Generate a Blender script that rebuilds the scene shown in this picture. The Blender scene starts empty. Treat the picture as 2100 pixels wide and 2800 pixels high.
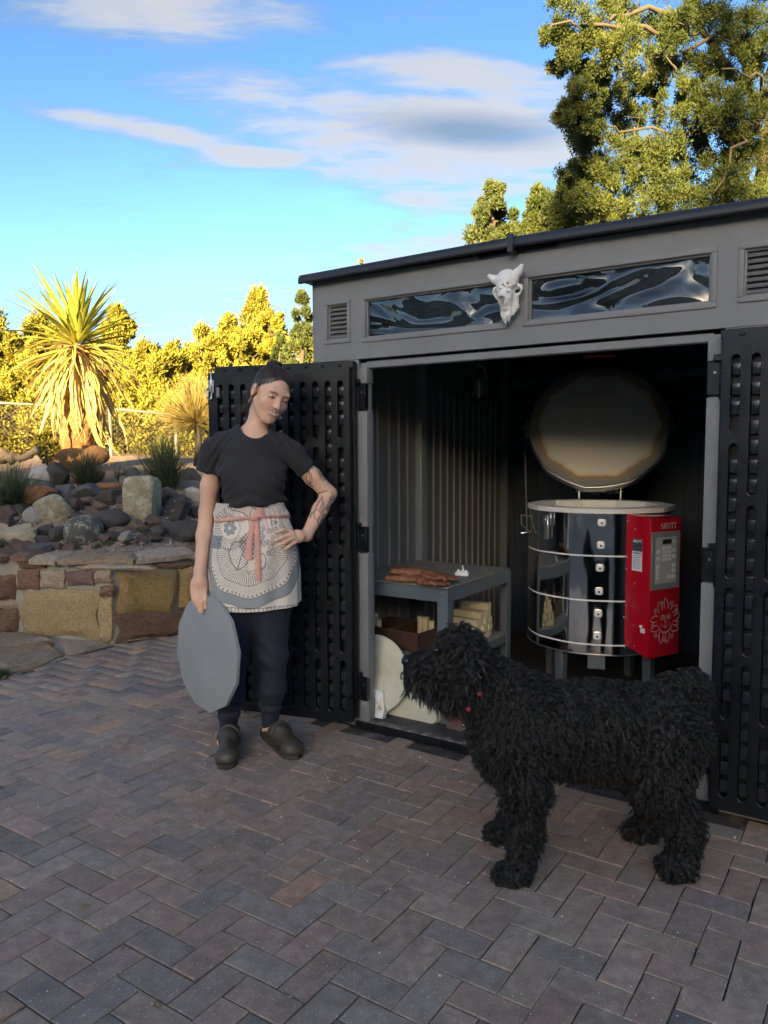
import bpy, bmesh, math, random
import numpy as np
from mathutils import Vector, Matrix
R_ = math.radians
SC = bpy.context.scene
COL = SC.collection
# ------------------------------------------------------------------ camera
CAM_H = 1.32
PITCH = R_(4.6); ROLL = 0.0050; FPX = 2103.0          # focal length in photograph pixels (2100 x 2800)
c_f = Vector((0, math.cos(PITCH), -math.sin(PITCH)))
c_u0 = Vector((0, math.sin(PITCH), math.cos(PITCH))); c_r0 = Vector((1, 0, 0))
c_r = c_r0 * math.cos(ROLL) - c_u0 * math.sin(ROLL)
c_u = c_u0 * math.cos(ROLL) + c_r0 * math.sin(ROLL)
C0 = Vector((0, 0, CAM_H))
cam_d = bpy.data.cameras.new('camera'); cam = bpy.data.objects.new('camera', cam_d); COL.objects.link(cam)
cam_d.sensor_fit = 'VERTICAL'; cam_d.sensor_height = 36.0; cam_d.lens = 36.0 * FPX / 2800.0
cam_d.clip_start = 0.05; cam_d.clip_end = 3000
cam.matrix_world = Matrix(((c_r.x, c_u.x, -c_f.x, C0.x), (c_r.y, c_u.y, -c_f.y, C0.y), (c_r.z, c_u.z, -c_f.z, C0.z), (0, 0, 0, 1)))
SC.camera = cam
# ------------------------------------------------------------------ sky, sun, exposure
SUN_EL = 12.0; SUN_AZ = 14.0          # sun stands behind the camera, a little to its left
SKY_STRENGTH = 0.15
world = bpy.data.worlds.new('World'); SC.world = world; world.use_nodes = True
wn = world.node_tree; wn.nodes.clear()
def WN(t, **k):
    n = wn.nodes.new(t)
    for a, v in k.items(): setattr(n, a, v)
    return n
def WL(a, b): wn.links.new(a, b)
def wmath(op, a, b=None, c=None, clamp=False):
    n = WN('ShaderNodeMath', operation=op); n.use_clamp = clamp
    for i, v in enumerate((a, b, c)):
        if v is None: continue
        if isinstance(v, (int, float)): n.inputs[i].default_value = v
        else: WL(v, n.inputs[i])
    return n.outputs[0]
w_out = WN('ShaderNodeOutputWorld'); w_bg = WN('ShaderNodeBackground'); w_bg.inputs['Strength'].default_value = SKY_STRENGTH
sky = WN('ShaderNodeTexSky', sky_type='NISHITA', sun_disc=False)
sky.sun_elevation = R_(SUN_EL); sky.sun_rotation = R_(180 + SUN_AZ); sky.altitude = 2100; sky.air_density = 1.25; sky.dust_density = 7.0; sky.ozone_density = 2.2
w_tc = WN('ShaderNodeTexCoord'); w_sep = WN('ShaderNodeSeparateXYZ'); WL(w_tc.outputs['Generated'], w_sep.inputs[0])
# clouds lie on a high flat layer: direction / elevation gives the place on that layer
zc = wmath('MAXIMUM', wmath('ADD', w_sep.outputs['Z'], 0.04), 0.04)
cu = wmath('DIVIDE', w_sep.outputs['X'], zc); cv = wmath('DIVIDE', w_sep.outputs['Y'], zc)
w_uv = WN('ShaderNodeCombineXYZ'); WL(cu, w_uv.inputs[0]); WL(cv, w_uv.inputs[1])
def cloud_noise(scale, detail, rough, sx, sy, rot, off, dist=0.0):
    mp = WN('ShaderNodeMapping'); mp.inputs['Scale'].default_value = (sx, sy, 1); mp.inputs['Rotation'].default_value = (0, 0, rot); mp.inputs['Location'].default_value = off
    WL(w_uv.outputs[0], mp.inputs[0])
    nz = WN('ShaderNodeTexNoise'); nz.inputs['Scale'].default_value = scale; nz.inputs['Detail'].default_value = detail; nz.inputs['Roughness'].default_value = rough; nz.inputs['Distortion'].default_value = dist
    WL(mp.outputs[0], nz.inputs['Vector']); return nz.outputs['Fac']
def cloud_patch(u, v, ru, rv, rot):          # a soft elongated patch of the layer where cloud gathers
    a = wmath('SUBTRACT', cu, u); b = wmath('SUBTRACT', cv, v)
    c, s = math.cos(rot), math.sin(rot)
    x = wmath('DIVIDE', wmath('ADD', wmath('MULTIPLY', a, c), wmath('MULTIPLY', b, s)), ru)
    y = wmath('DIVIDE', wmath('SUBTRACT', wmath('MULTIPLY', b, c), wmath('MULTIPLY', a, s)), rv)
    d = wmath('SQRT', wmath('ADD', wmath('MULTIPLY', x, x), wmath('MULTIPLY', y, y)))
    return wmath('SUBTRACT', 1.0, wmath('SMOOTH_MIN', d, 1.0, 0.2), clamp=True)
w_g = WN('ShaderNodeGamma'); w_g.inputs[1].default_value = 1.42; WL(sky.outputs[0], w_g.inputs[0])          # deeper zenith, stronger glow round the low sun
w_h = WN('ShaderNodeHueSaturation'); w_h.inputs['Hue'].default_value = 0.503; w_h.inputs['Saturation'].default_value = 1.08; w_h.inputs['Value'].default_value = 0.165; WL(w_g.outputs[0], w_h.inputs['Color'])
n_fine = cloud_noise(3.4, 9, .62, 1.0, 1.9, .45, (3.1, 1.7, 0), .35); n_big = cloud_noise(.55, 4, .5, 1, 1.3, .3, (7.3, 2.9, 0)); n_wisp = cloud_noise(9, 7, .6, .7, 2.4, .5, (1.1, 4.2, 0), .5)
pa = None
for u, v, ru, rv, rot, k in ((-.72, 2.21, .48, .10, .50, .85), (-.42, 2.42, .22, .10, .2, .75), (-.28, 2.02, .42, .14, .15, .5), (.13, 1.93, .42, .13, .22, .95), (.22, 2.2, .44, .18, .2, .6), (.47, 2.42, .22, .12, .3, .85), (.15, 2.82, .34, .16, .5, .58), (-1.03, 3.34, .26, .09, .5, .72), (-.2, 1.72, .9, .14, 0.0, .5)):
    q = wmath('MULTIPLY', cloud_patch(u, v, ru, rv, rot), k); pa = q if pa is None else wmath('MAXIMUM', pa, q)
gen = wmath('MULTIPLY', wmath('SUBTRACT', n_big, .44, clamp=True), 2.2)
dens = wmath('ADD', wmath('ADD', wmath('MULTIPLY', n_fine, .55), wmath('MULTIPLY', n_wisp, .22)), wmath('ADD', wmath('MULTIPLY', pa, .46), gen))
w_mr = WN('ShaderNodeMapRange', interpolation_type='SMOOTHSTEP'); w_mr.inputs['From Min'].default_value = .46; w_mr.inputs['From Max'].default_value = .92; WL(dens, w_mr.inputs['Value'])
fade = WN('ShaderNodeMapRange'); fade.inputs['From Min'].default_value = .02; fade.inputs['From Max'].default_value = .16; WL(w_sep.outputs['Z'], fade.inputs['Value'])
cf = wmath('MULTIPLY', wmath('MULTIPLY', w_mr.outputs[0], fade.outputs[0]), .80)
w_cr = WN('ShaderNodeValToRGB'); e = w_cr.color_ramp.elements; e[0].position = .25; e[0].color = (.19, .235, .29, 1); e[1].position = .75; e[1].color = (.49, .495, .495, 1)
under = wmath('MULTIPLY', cloud_patch(.25, 2.26, .45, .20, .2), .8)
WL(wmath('SUBTRACT', wmath('ADD', wmath('MULTIPLY', w_mr.outputs[0], .75), wmath('MULTIPLY', n_fine, .35)), under), w_cr.inputs[0])
w_mix = WN('ShaderNodeMix', data_type='RGBA'); WL(cf, w_mix.inputs[0])
w_hz = WN('ShaderNodeValToRGB'); e = w_hz.color_ramp.elements; e[0].position = 0.0; e[0].color = (.44, .60, .92, 1); e[1].position = .22; e[1].color = (1, 1, 1, 1); WL(w_sep.outputs['Z'], w_hz.inputs[0])          # air near the horizon stays blue
w_mu = WN('ShaderNodeMix', data_type='RGBA', blend_type='MULTIPLY'); w_mu.inputs[0].default_value = 1.0; WL(w_h.outputs[0], w_mu.inputs[6]); WL(w_hz.outputs[0], w_mu.inputs[7]); WL(w_mu.outputs[2], w_mix.inputs[6]); WL(w_cr.outputs[0], w_mix.inputs[7])
WL(w_mix.outputs[2], w_bg.inputs['Color']); WL(w_bg.outputs[0], w_out.inputs['Surface'])

sun_d = bpy.data.lights.new('sun', 'SUN'); sun_d.energy = 3.5; sun_d.angle = R_(0.5); sun_d.color = (1.0, 0.80, 0.42)
sun = bpy.data.objects.new('sun', sun_d); COL.objects.link(sun)
SUN_DIR = Vector((math.sin(R_(SUN_AZ)) * math.cos(R_(SUN_EL)), math.cos(R_(SUN_AZ)) * math.cos(R_(SUN_EL)), -math.sin(R_(SUN_EL))))
sun.rotation_euler = SUN_DIR.to_track_quat('-Z', 'Y').to_euler(); sun.location = (-4, -12, 14)
SC.view_settings.view_transform = 'Standard'; SC.view_settings.look = 'None'; SC.view_settings.gamma = 1.0
SC.view_settings.use_curve_mapping = False; SC.view_settings.exposure = 3.3
SC.view_settings.use_white_balance = True; SC.view_settings.white_balance_temperature = 7300; SC.view_settings.white_balance_tint = 10
SC.render.film_transparent = False
SC.cycles.max_bounces = 6; SC.cycles.transparent_max_bounces = 8; SC.cycles.use_denoising = True
SC.cycles.sample_clamp_indirect = 6.0
# ------------------------------------------------------------------ helpers
rng = np.random.default_rng(7); random.seed(7)
def pray(x, y): return c_f + c_r * ((x - 1050) / FPX) - c_u * ((y - 1400) / FPX)
def at_z(x, y, z=0.0):
    d = pray(x, y); return C0 + d * ((z - CAM_H) / d.z)
def at_y(x, y, Y):
    d = pray(x, y); return C0 + d * (Y / d.y)
def V(*a): return Vector(a)
def link(o, parent=None):
    COL.objects.link(o)
    if parent is not None: o.parent = parent
    return o
def tag(o, label=None, cat=None, group=None, kind=None):
    if label: o['label'] = label
    if cat: o['category'] = cat
    if group: o['group'] = group
    if kind: o['kind'] = kind
    return o
def empty(name, label, cat, loc=(0, 0, 0), rz=0.0, group=None):
    o = bpy.data.objects.new(name, None); o.empty_display_size = 0.1; link(o); o.location = loc; o.rotation_euler = (0, 0, rz)
    return tag(o, label, cat, group)
def copy_tree(o, parent=None):
    c = o.copy(); COL.objects.link(c)
    if parent is not None: c.parent = parent
    for ch in list(o.children): copy_tree(ch, c)
    return c
class MB:
    def __init__(s): s.v = []; s.f = []
    def add(s, vs, fs, M=None):
        n = len(s.v)
        if M is not None: vs = [M @ Vector(p) for p in vs]
        s.v.extend([tuple(p) for p in vs]); s.f.extend([tuple(i + n for i in q) for q in fs]); return s
    def box(s, x0, x1, y0, y1, z0, z1, M=None):
        vs = [(x0,y0,z0),(x1,y0,z0),(x1,y1,z0),(x0,y1,z0),(x0,y0,z1),(x1,y0,z1),(x1,y1,z1),(x0,y1,z1)]
        return s.add(vs, [(3,2,1,0),(4,5,6,7),(0,1,5,4),(1,2,6,5),(2,3,7,6),(3,0,4,7)], M)
    def prism(s, poly, z0, z1, M=None, scale_top=1.0):
        n = len(poly)
        vs = [(x, y, z0) for x, y in poly] + [(x * scale_top, y * scale_top, z1) for x, y in poly]
        fs = [tuple(range(n - 1, -1, -1)), tuple(range(n, 2 * n))] + [(i, (i + 1) % n, n + (i + 1) % n, n + i) for i in range(n)]
        return s.add(vs, fs, M)
    def tube(s, pts, r, n=8, cap=True, closed=False):
        pts = [Vector(p) for p in pts]; m = len(pts)
        rs = r if isinstance(r, (list, tuple, np.ndarray)) else [r] * m
        base = len(s.v); prev = None
        for i, p in enumerate(pts):
            if closed: t = pts[(i + 1) % m] - pts[i - 1]
            else: t = pts[min(i + 1, m - 1)] - pts[max(i - 1, 0)]
            t = t.normalized() if t.length > 1e-9 else Vector((0, 0, 1))
            if prev is None: a = t.orthogonal().normalized()
            else:
                a = prev - t * prev.dot(t); a = a.normalized() if a.length > 1e-6 else t.orthogonal().normalized()
            prev = a; b = t.cross(a)
            for k in range(n):
                th = 2 * math.pi * k / n; s.v.append(tuple(p + (a * math.cos(th) + b * math.sin(th)) * rs[i]))
        for i in range(m if closed else m - 1):
            j = (i + 1) % m
            for k in range(n):
                k2 = (k + 1) % n; s.f.append((base + i*n + k, base + i*n + k2, base + j*n + k2, base + j*n + k))
        if cap and not closed:
            s.f.append(tuple(base + k for k in range(n - 1, -1, -1))); s.f.append(tuple(base + (m - 1) * n + k for k in range(n)))
        return s
    def lathe(s, prof, n=24, M=None, axis='z'):
        vs = []; fs = []; m = len(prof)
        for r, z in prof:
            for k in range(n):
                th = 2 * math.pi * k / n; vs.append((r * math.cos(th), r * math.sin(th), z))
        for i in range(m - 1):
            for k in range(n):
                k2 = (k + 1) % n; fs.append((i*n + k, i*n + k2, (i+1)*n + k2, (i+1)*n + k))
        fs.append(tuple(range(n - 1, -1, -1))); fs.append(tuple((m - 1) * n + k for k in range(n)))
        return s.add(vs, fs, M)
    def mesh(s, name, bevel=0.0, seg=1, weld=False):
        me = bpy.data.meshes.new(name); me.from_pydata(s.v, [], s.f)
        if bevel or weld:
            bm = bmesh.new(); bm.from_mesh(me)
            if weld: bmesh.ops.remove_doubles(bm, verts=bm.verts, dist=1e-5)
            if bevel:
                bmesh.ops.recalc_face_normals(bm, faces=bm.faces)
                es = [e for e in bm.edges if len(e.link_faces) == 2 and e.calc_face_angle(0) > 0.6]
                bmesh.ops.bevel(bm, geom=es, offset=bevel, segments=seg, affect='EDGES', profile=0.6, clamp_overlap=True)
            bm.to_mesh(me); bm.free()
        me.update(); return me
    def build(s, name, mat, parent=None, bevel=0.0, seg=1, smooth=None, M=None):
        me = s.mesh(name, bevel, seg)
        if mat: me.materials.append(mat)
        if smooth is not None: shade(me, smooth)
        elif bevel: shade(me, 40)
        o = bpy.data.objects.new(name, me); link(o, parent)
        if M is not None: o.matrix_local = M
        return o
def shade(me, ang):
    if ang is True: me.polygons.foreach_set('use_smooth', np.ones(len(me.polygons), bool)); return
    me.polygons.foreach_set('use_smooth', np.ones(len(me.polygons), bool))
    try: me.set_sharp_from_angle(angle=R_(ang))
    except Exception: pass
def np_mesh(name, verts, faces, mat=None, parent=None, smooth=False, cols=None, uvs=None):
    """verts (N,3); faces (M,k) all the same size"""
    verts = np.asarray(verts, np.float32); faces = np.asarray(faces, np.int32); k = faces.shape[1]
    me = bpy.data.meshes.new(name); me.vertices.add(len(verts)); me.vertices.foreach_set('co', verts.ravel())
    me.loops.add(faces.size); me.loops.foreach_set('vertex_index', faces.ravel())
    me.polygons.add(len(faces)); me.polygons.foreach_set('loop_start', np.arange(0, faces.size, k, dtype=np.int32))
    try: me.polygons.foreach_set('loop_total', np.full(len(faces), k, np.int32))
    except Exception: pass
    if smooth: me.polygons.foreach_set('use_smooth', np.ones(len(faces), bool))
    me.update(calc_edges=True); me.validate()
    if cols is not None:
        a = me.color_attributes.new('Col', 'FLOAT_COLOR', 'POINT'); c = np.ones((len(verts), 4), np.float32); c[:, :3] = cols; a.data.foreach_set('color', c.ravel())
    if mat: me.materials.append(mat)
    o = bpy.data.objects.new(name, me); link(o, parent); return o
# ------------------------------------------------------------------ materials
class NT:
    def __init__(s, name):
        s.m = bpy.data.materials.new(name); s.m.use_nodes = True; s.t = s.m.node_tree; s.t.nodes.clear()
        s.out = s.n('ShaderNodeOutputMaterial'); s.b = s.n('ShaderNodeBsdfPrincipled'); s.l(s.b.outputs[0], s.out.inputs[0])
    def n(s, t, **k):
        x = s.t.nodes.new(t)
        for a, v in k.items(): setattr(x, a, v)
        return x
    def l(s, a, b): s.t.links.new(a, b)
    def setv(s, sock, v):
        if hasattr(v, 'is_output') or isinstance(v, bpy.types.NodeSocket): s.l(v, sock)
        else:
            if isinstance(v, (tuple, list)) and len(v) == 3 and sock.type == 'RGBA': v = (*v, 1)
            sock.default_value = v
    def coord(s, kind='Object', scale=(1, 1, 1)):
        tc = s.n('ShaderNodeTexCoord'); src = tc.outputs[kind] if kind != 'World' else s.n('ShaderNodeNewGeometry').outputs['Position']
        mp = s.n('ShaderNodeMapping'); mp.inputs['Scale'].default_value = scale; s.l(src, mp.inputs[0]); return mp.outputs[0]
    def noise(s, scale, detail=4, rough=.55, vec=None, dist=0.0):
        x = s.n('ShaderNodeTexNoise'); x.inputs['Scale'].default_value = scale; x.inputs['Detail'].default_value = detail; x.inputs['Roughness'].default_value = rough; x.inputs['Distortion'].default_value = dist
        if vec is not None: s.l(vec, x.inputs['Vector'])
        return x.outputs['Fac']
    def vor(s, scale, vec=None, feature='F1', out='Distance', rnd=1.0):
        x = s.n('ShaderNodeTexVoronoi', feature=feature); x.inputs['Scale'].default_value = scale; x.inputs['Randomness'].default_value = rnd
        if vec is not None: s.l(vec, x.inputs['Vector'])
        return x.outputs[out]
    def ramp(s, fac, stops, interp='LINEAR'):
        x = s.n('ShaderNodeValToRGB'); e = x.color_ramp; e.interpolation = interp
        while len(e.elements) < len(stops): e.elements.new(0.5)
        for el, (p, c) in zip(e.elements, stops):
            el.position = p; el.color = (*c, 1) if isinstance(c, (tuple, list)) else (c, c, c, 1)
        s.l(fac, x.inputs[0]); return x.outputs[0]
    def mix(s, fac, a, b, mode='MIX'):
        x = s.n('ShaderNodeMix', data_type='RGBA', blend_type=mode); s.setv(x.inputs[0], fac); s.setv(x.inputs[6], a); s.setv(x.inputs[7], b); return x.outputs[2]
    def math(s, op, a, b=0.0):
        x = s.n('ShaderNodeMath', operation=op); s.setv(x.inputs[0], a); s.setv(x.inputs[1], b); return x.outputs[0]
    def bump(s, h, strength=.3, dist=.01):
        x = s.n('ShaderNodeBump'); x.inputs['Strength'].default_value = strength; x.inputs['Distance'].default_value = dist; s.l(h, x.inputs['Height']); s.l(x.outputs[0], s.b.inputs['Normal']); return x
    def set(s, **k):
        nm = dict(col='Base Color', rough='Roughness', metal='Metallic', spec='Specular IOR Level', coat='Coat Weight', sheen='Sheen Weight', ior='IOR', trans='Transmission Weight', sss='Subsurface Weight', coat_rough='Coat Roughness', aniso='Anisotropic')
        for a, v in k.items(): s.setv(s.b.inputs[nm[a]], v)
        return s
    def obcol(s): return s.n('ShaderNodeObjectInfo').outputs['Color']
    def obrnd(s): return s.n('ShaderNodeObjectInfo').outputs['Random']
    def vcol(s):
        x = s.n('ShaderNodeVertexColor'); x.layer_name = 'Col'; return x.outputs['Color']
def plain(name, col, rough=.6, var=.12, scale=6.0, bump=.0, bscale=60.0, metal=0.0, kind='Object', spec=.5, bdist=.004):
    t = NT(name); c = t.coord(kind)
    n = t.noise(scale, 5, .6, c); d = tuple(x * (1 - var) for x in col); u = tuple(min(1, x * (1 + var)) for x in col)
    t.set(col=t.ramp(n, [(.3, d), (.7, u)]), rough=rough, metal=metal, spec=spec)
    if bump: t.bump(t.noise(bscale, 4, .6, c), bump, bdist)
    return t.m
# ------------------------------------------------------------------ signed distance modelling
class SDF:
    """smooth unions of round cones and ellipsoids on a grid, surfaced by surface nets"""
    def __init__(s, lo, hi, h):
        s.lo = np.array(lo, np.float32); s.h = h; s.n = np.ceil((np.array(hi) - s.lo) / h).astype(int) + 1
        s.F = np.full(s.n, 0.06, np.float32)
    def win(s, lo, hi):
        a = np.maximum(np.floor((np.array(lo) - s.lo) / s.h).astype(int), 0); b = np.minimum(np.ceil((np.array(hi) - s.lo) / s.h).astype(int) + 1, s.n)
        if np.any(b <= a): return None, None
        sl = tuple(slice(i, j) for i, j in zip(a, b))
        g = [s.lo[i] + s.h * np.arange(a[i], b[i], dtype=np.float32) for i in range(3)]
        return sl, np.meshgrid(*g, indexing='ij')
    def comb(s, sl, d, k, mode):
        f = s.F[sl]
        if mode == 'add':
            if k > 0:
                t = np.maximum(k - np.abs(f - d), 0) / k; s.F[sl] = np.minimum(f, d) - t * t * k * .25
            else: s.F[sl] = np.minimum(f, d)
        else:
            d = -d
            if k > 0:
                t = np.maximum(k - np.abs(f - d), 0) / k; s.F[sl] = np.maximum(f, d) + t * t * k * .25
            else: s.F[sl] = np.maximum(f, d)
    def cone(s, a, b, r1, r2=None, k=.02, mode='add', sq=None):
        r2 = r1 if r2 is None else r2; a = np.array(a, np.float32); b = np.array(b, np.float32); m = max(r1, r2) + k + .03
        sl, g = s.win(np.minimum(a, b) - m, np.maximum(a, b) + m)
        if sl is None: return s
        ba = b - a; L = float(ba @ ba) + 1e-9
        px, py, pz = g[0] - a[0], g[1] - a[1], g[2] - a[2]
        t = np.clip((px * ba[0] + py * ba[1] + pz * ba[2]) / L, 0, 1)
        d = np.sqrt((px - t * ba[0])**2 + (py - t * ba[1])**2 + (pz - t * ba[2])**2) - (r1 + (r2 - r1) * t)
        s.comb(sl, d, k, mode); return s
    def chain(s, pts, rs, k=.02):
        for i in range(len(pts) - 1): s.cone(pts[i], pts[i + 1], rs[i], rs[i + 1], k)
        return s
    def ell(s, c, r, k=.02, mode='add', M=None):
        c = np.array(c, np.float32); r = np.array(r, np.float32); m = max(r) + k + .03
        sl, g = s.win(c - m, c + m)
        if sl is None: return s
        p = [g[i] - c[i] for i in range(3)]
        if M is not None: p = [M[0][i] * p[0] + M[1][i] * p[1] + M[2][i] * p[2] for i in range(3)]
        q = np.sqrt(sum((p[i] / r[i])**2 for i in range(3))) + 1e-6; q2 = np.sqrt(sum((p[i] / (r[i] * r[i]))**2 for i in range(3))) + 1e-6
        s.comb(sl, q * (q - 1) / q2, k, mode); return s
    def plane(s, p, n, k=0.0):          # keep the side the normal points away from
        p = np.array(p); n = np.array(n); sl, g = s.win(s.lo - 1, s.lo + s.n * s.h + 1)
        d = (g[0] - p[0]) * n[0] + (g[1] - p[1]) * n[1] + (g[2] - p[2]) * n[2]
        s.comb(sl, -d, k, 'cut'); return s
    def mesh(s):
        F = s.F.copy(); F[0] = F[-1] = .05; F[:, 0] = F[:, -1] = .05; F[:, :, 0] = F[:, :, -1] = .05
        sg = F < 0; cnt = np.zeros(np.array(F.shape) - 1, np.int8)
        cs = [(i, j, k) for i in (0, 1) for j in (0, 1) for k in (0, 1)]
        def cut(A, c): return A[c[0]:A.shape[0] - 1 + c[0], c[1]:A.shape[1] - 1 + c[1], c[2]:A.shape[2] - 1 + c[2]]
        for c in cs: cnt += cut(sg, c)
        act = (cnt > 0) & (cnt < 8); ids = np.full(act.shape, -1, np.int32); I = np.argwhere(act); ids[act] = np.arange(len(I))
        acc = np.zeros((len(I), 3)); num = np.zeros(len(I))
        val = {c: F[I[:, 0] + c[0], I[:, 1] + c[1], I[:, 2] + c[2]] for c in cs}
        for c in cs:
            for ax in range(3):
                if c[ax]: continue
                e = list(c); e[ax] = 1; e = tuple(e); va, vb = val[c], val[e]; x = (va < 0) != (vb < 0)
                t = np.where(x, va / np.where(x, va - vb, 1), 0); p = np.tile(np.array(c, float), (len(I), 1)); p[:, ax] = t
                acc += p * x[:, None]; num += x
        P = (I + acc / np.maximum(num, 1)[:, None]) * s.h + s.lo
        fs = []
        for ax in range(3):
            a = [slice(None)] * 3; b = [slice(None)] * 3; a[ax] = slice(0, -1); b[ax] = slice(1, None)
            s0, s1 = sg[tuple(a)], sg[tuple(b)]; E = np.argwhere(s0 != s1)
            o1, o2 = [(1, 2), (2, 0), (0, 1)][ax]
            E = E[(E[:, o1] > 0) & (E[:, o2] > 0) & (E[:, o1] < sg.shape[o1] - 1) & (E[:, o2] < sg.shape[o2] - 1)]
            def cell(d1, d2):
                q = E.copy(); q[:, o1] += d1; q[:, o2] += d2; return ids[q[:, 0], q[:, 1], q[:, 2]]
            Q = np.stack([cell(-1, -1), cell(0, -1), cell(0, 0), cell(-1, 0)], 1)
            fl = ~s0[E[:, 0], E[:, 1], E[:, 2]]; Q[fl] = Q[fl][:, ::-1]; fs.append(Q)
        return P, np.concatenate(fs)
def smooth_mesh(P, Fq, it=2, lam=.5):
    for _ in range(it):
        S = np.zeros_like(P); n = np.zeros(len(P))
        for a, b in ((0, 1), (1, 2), (2, 3), (3, 0)):
            np.add.at(S, Fq[:, a], P[Fq[:, b]]); np.add.at(n, Fq[:, a], 1); np.add.at(S, Fq[:, b], P[Fq[:, a]]); np.add.at(n, Fq[:, b], 1)
        P = P + lam * (S / np.maximum(n, 1)[:, None] - P)
    return P
def vnormals(P, Fq):
    n = np.cross(P[Fq[:, 2]] - P[Fq[:, 0]], P[Fq[:, 3]] - P[Fq[:, 1]]); N = np.zeros_like(P)
    for a in range(4): np.add.at(N, Fq[:, a], n)
    return N / (np.linalg.norm(N, axis=1)[:, None] + 1e-12)
def wnoise(P, f, seed=0, oct=3):
    """cheap smooth noise from summed sines"""
    r = np.random.default_rng(seed); out = np.zeros(len(P)); a = 1.0
    for o in range(oct):
        for k in range(4):
            d = r.normal(size=3); d /= np.linalg.norm(d); out += a * np.sin(P @ d * f * (2 ** o) * r.uniform(.7, 1.4) + r.uniform(0, 6.28)) * .3
        a *= .5
    return out
# ------------------------------------------------------------------ frame of the shed: S runs along its front, N into it
SH_ANG = R_(-33.6); S_ = V(math.cos(SH_ANG), math.sin(SH_ANG), 0); N_ = V(-math.sin(SH_ANG), math.cos(SH_ANG), 0)
SH_O = at_z(1002.7, 1992.2)
MSH = Matrix(((S_.x, N_.x, 0, SH_O.x), (S_.y, N_.y, 0, SH_O.y), (0, 0, 1, 0), (0, 0, 0, 1)))
def sh(s, n, z=0.0): return MSH @ V(s, n, z)
SH_L, SH_R, SH_D = -0.293, 1.788, 2.12
# ------------------------------------------------------------------ materials of the ground
t = NT('sandy_soil'); c = t.coord('World'); t.set(col=t.ramp(t.noise(3, 6, .6, c), [(.3, (.19, .125, .08)), (.55, (.27, .19, .125)), (.75, (.33, .25, .17))]), rough=.95)
t.bump(t.noise(60, 5, .7, c), .5, .02); M_SOIL = t.m
t = NT('joint_sand'); c = t.coord('World'); t.set(col=t.ramp(t.noise(9, 5, .6, c), [(.35, (.035, .03, .026)), (.55, (.07, .058, .048)), (.72, (.24, .19, .14))]), rough=.95); M_JOINT = t.m
def paver_mat(name, src):
    t = NT(name); c = t.coord('World'); base = t.obcol() if src == 'ob' else t.vcol()
    n1 = t.noise(3.2, 5, .6, c); n2 = t.noise(22, 6, .7, c); n3 = t.noise(260, 2, .6, c)
    k = t.mix(t.ramp(n1, [(.35, 0.0), (.7, .3)]), base, t.mix(1.0, base, (1.25, .98, .85), 'MULTIPLY'))
    k = t.mix(1.0, k, t.ramp(n2, [(.25, .62), (.5, .95), (.75, 1.34)]), 'MULTIPLY'); k = t.mix(1.0, k, t.ramp(n3, [(.3, .8), (.7, 1.18)]), 'MULTIPLY')
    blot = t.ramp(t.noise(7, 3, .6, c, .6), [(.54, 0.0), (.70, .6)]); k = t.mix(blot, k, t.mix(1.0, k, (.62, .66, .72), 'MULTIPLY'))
    sp = t.vor(95, c); dens = t.noise(2.1, 3, .6, c)                       # pale grains of ceramic dust
    grain = t.math('MULTIPLY', t.ramp(sp, [(.13, 1.0), (.20, 0.0)]), t.ramp(t.vor(95, c, out='Color'), [(.44, 0.0), (.52, 1.0)]))
    grain = t.math('MULTIPLY', grain, t.ramp(dens, [(.3, .35), (.6, 1.0)]))
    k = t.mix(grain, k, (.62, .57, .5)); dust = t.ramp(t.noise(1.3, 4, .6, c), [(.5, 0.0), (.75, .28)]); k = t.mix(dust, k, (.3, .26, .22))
    t.set(col=k, rough=t.ramp(n2, [(.3, .62), (.7, .82)]), spec=.35)
    t.bump(t.mix(.5, n3, n2), .35, .003); return t.m
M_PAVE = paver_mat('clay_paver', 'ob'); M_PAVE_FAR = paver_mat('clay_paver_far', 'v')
PAL = [((.17, .138, .118), 7), ((.185, .135, .115), 4), ((.142, .130, .122), 4), ((.118, .114, .116), 2.5), ((.20, .168, .142), 3), ((.29, .185, .115), .5), ((.10, .096, .096), .8), ((.215, .145, .12), 1)]
pw = np.array([w for _, w in PAL]); pw = pw / pw.sum()
def pave_col():
    b = (np.array(PAL[rng.choice(len(PAL), p=pw)][0]) * .5 + np.array([.160, .137, .119]) * .5) * rng.uniform(.9, 1.12) * 1.85 * np.array([1.12, .985, .84]) * (1 + rng.normal(0, .012, 3)); return tuple(np.clip(b, .03, .6))
# ------------------------------------------------------------------ earth sheet and patio
g = MB(); g.add([(-400, -400, -.07), (400, -400, -.07), (400, 500, -.07), (-400, 500, -.07)], [(0, 1, 2, 3)])
tag(g.build('ground', M_SOIL), kind='structure')
FLAG_LINE = [at_z(-700, 2060), at_z(0, 1858), at_z(84, 1833), at_z(181, 1799), at_z(312, 1763)]
WALL_PTS = [V(-4.9, 5.05, 0), V(-3.6, 5.50, 0), V(-2.72, 5.56, 0), V(-1.87, 5.19, 0), V(-1.50, 5.50, 0), V(-1.15, 6.15, 0), V(-.7, 7.2, 0), V(-.35, 8.4, 0)]
def side(p, a, b): return (b.x - a.x) * (p.y - a.y) - (b.y - a.y) * (p.x - a.x)
def beyond_edge(p):          # true where flagstones or the raised bed begin
    pts = FLAG_LINE + WALL_PTS[4:]
    for a, b in zip(pts, pts[1:]):
        if (p - a).dot(b - a) >= 0 and (p - b).dot(b - a) <= 0: return side(p, a, b) > 0
    return p.x < -1.6 and p.y > 5.0 or p.y > 8.5
patio_pts = [(-7, -3.3, -.009), (7, -3.3, -.009), (7, 9, -.009), (-7, 9, -.009)]
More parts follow.
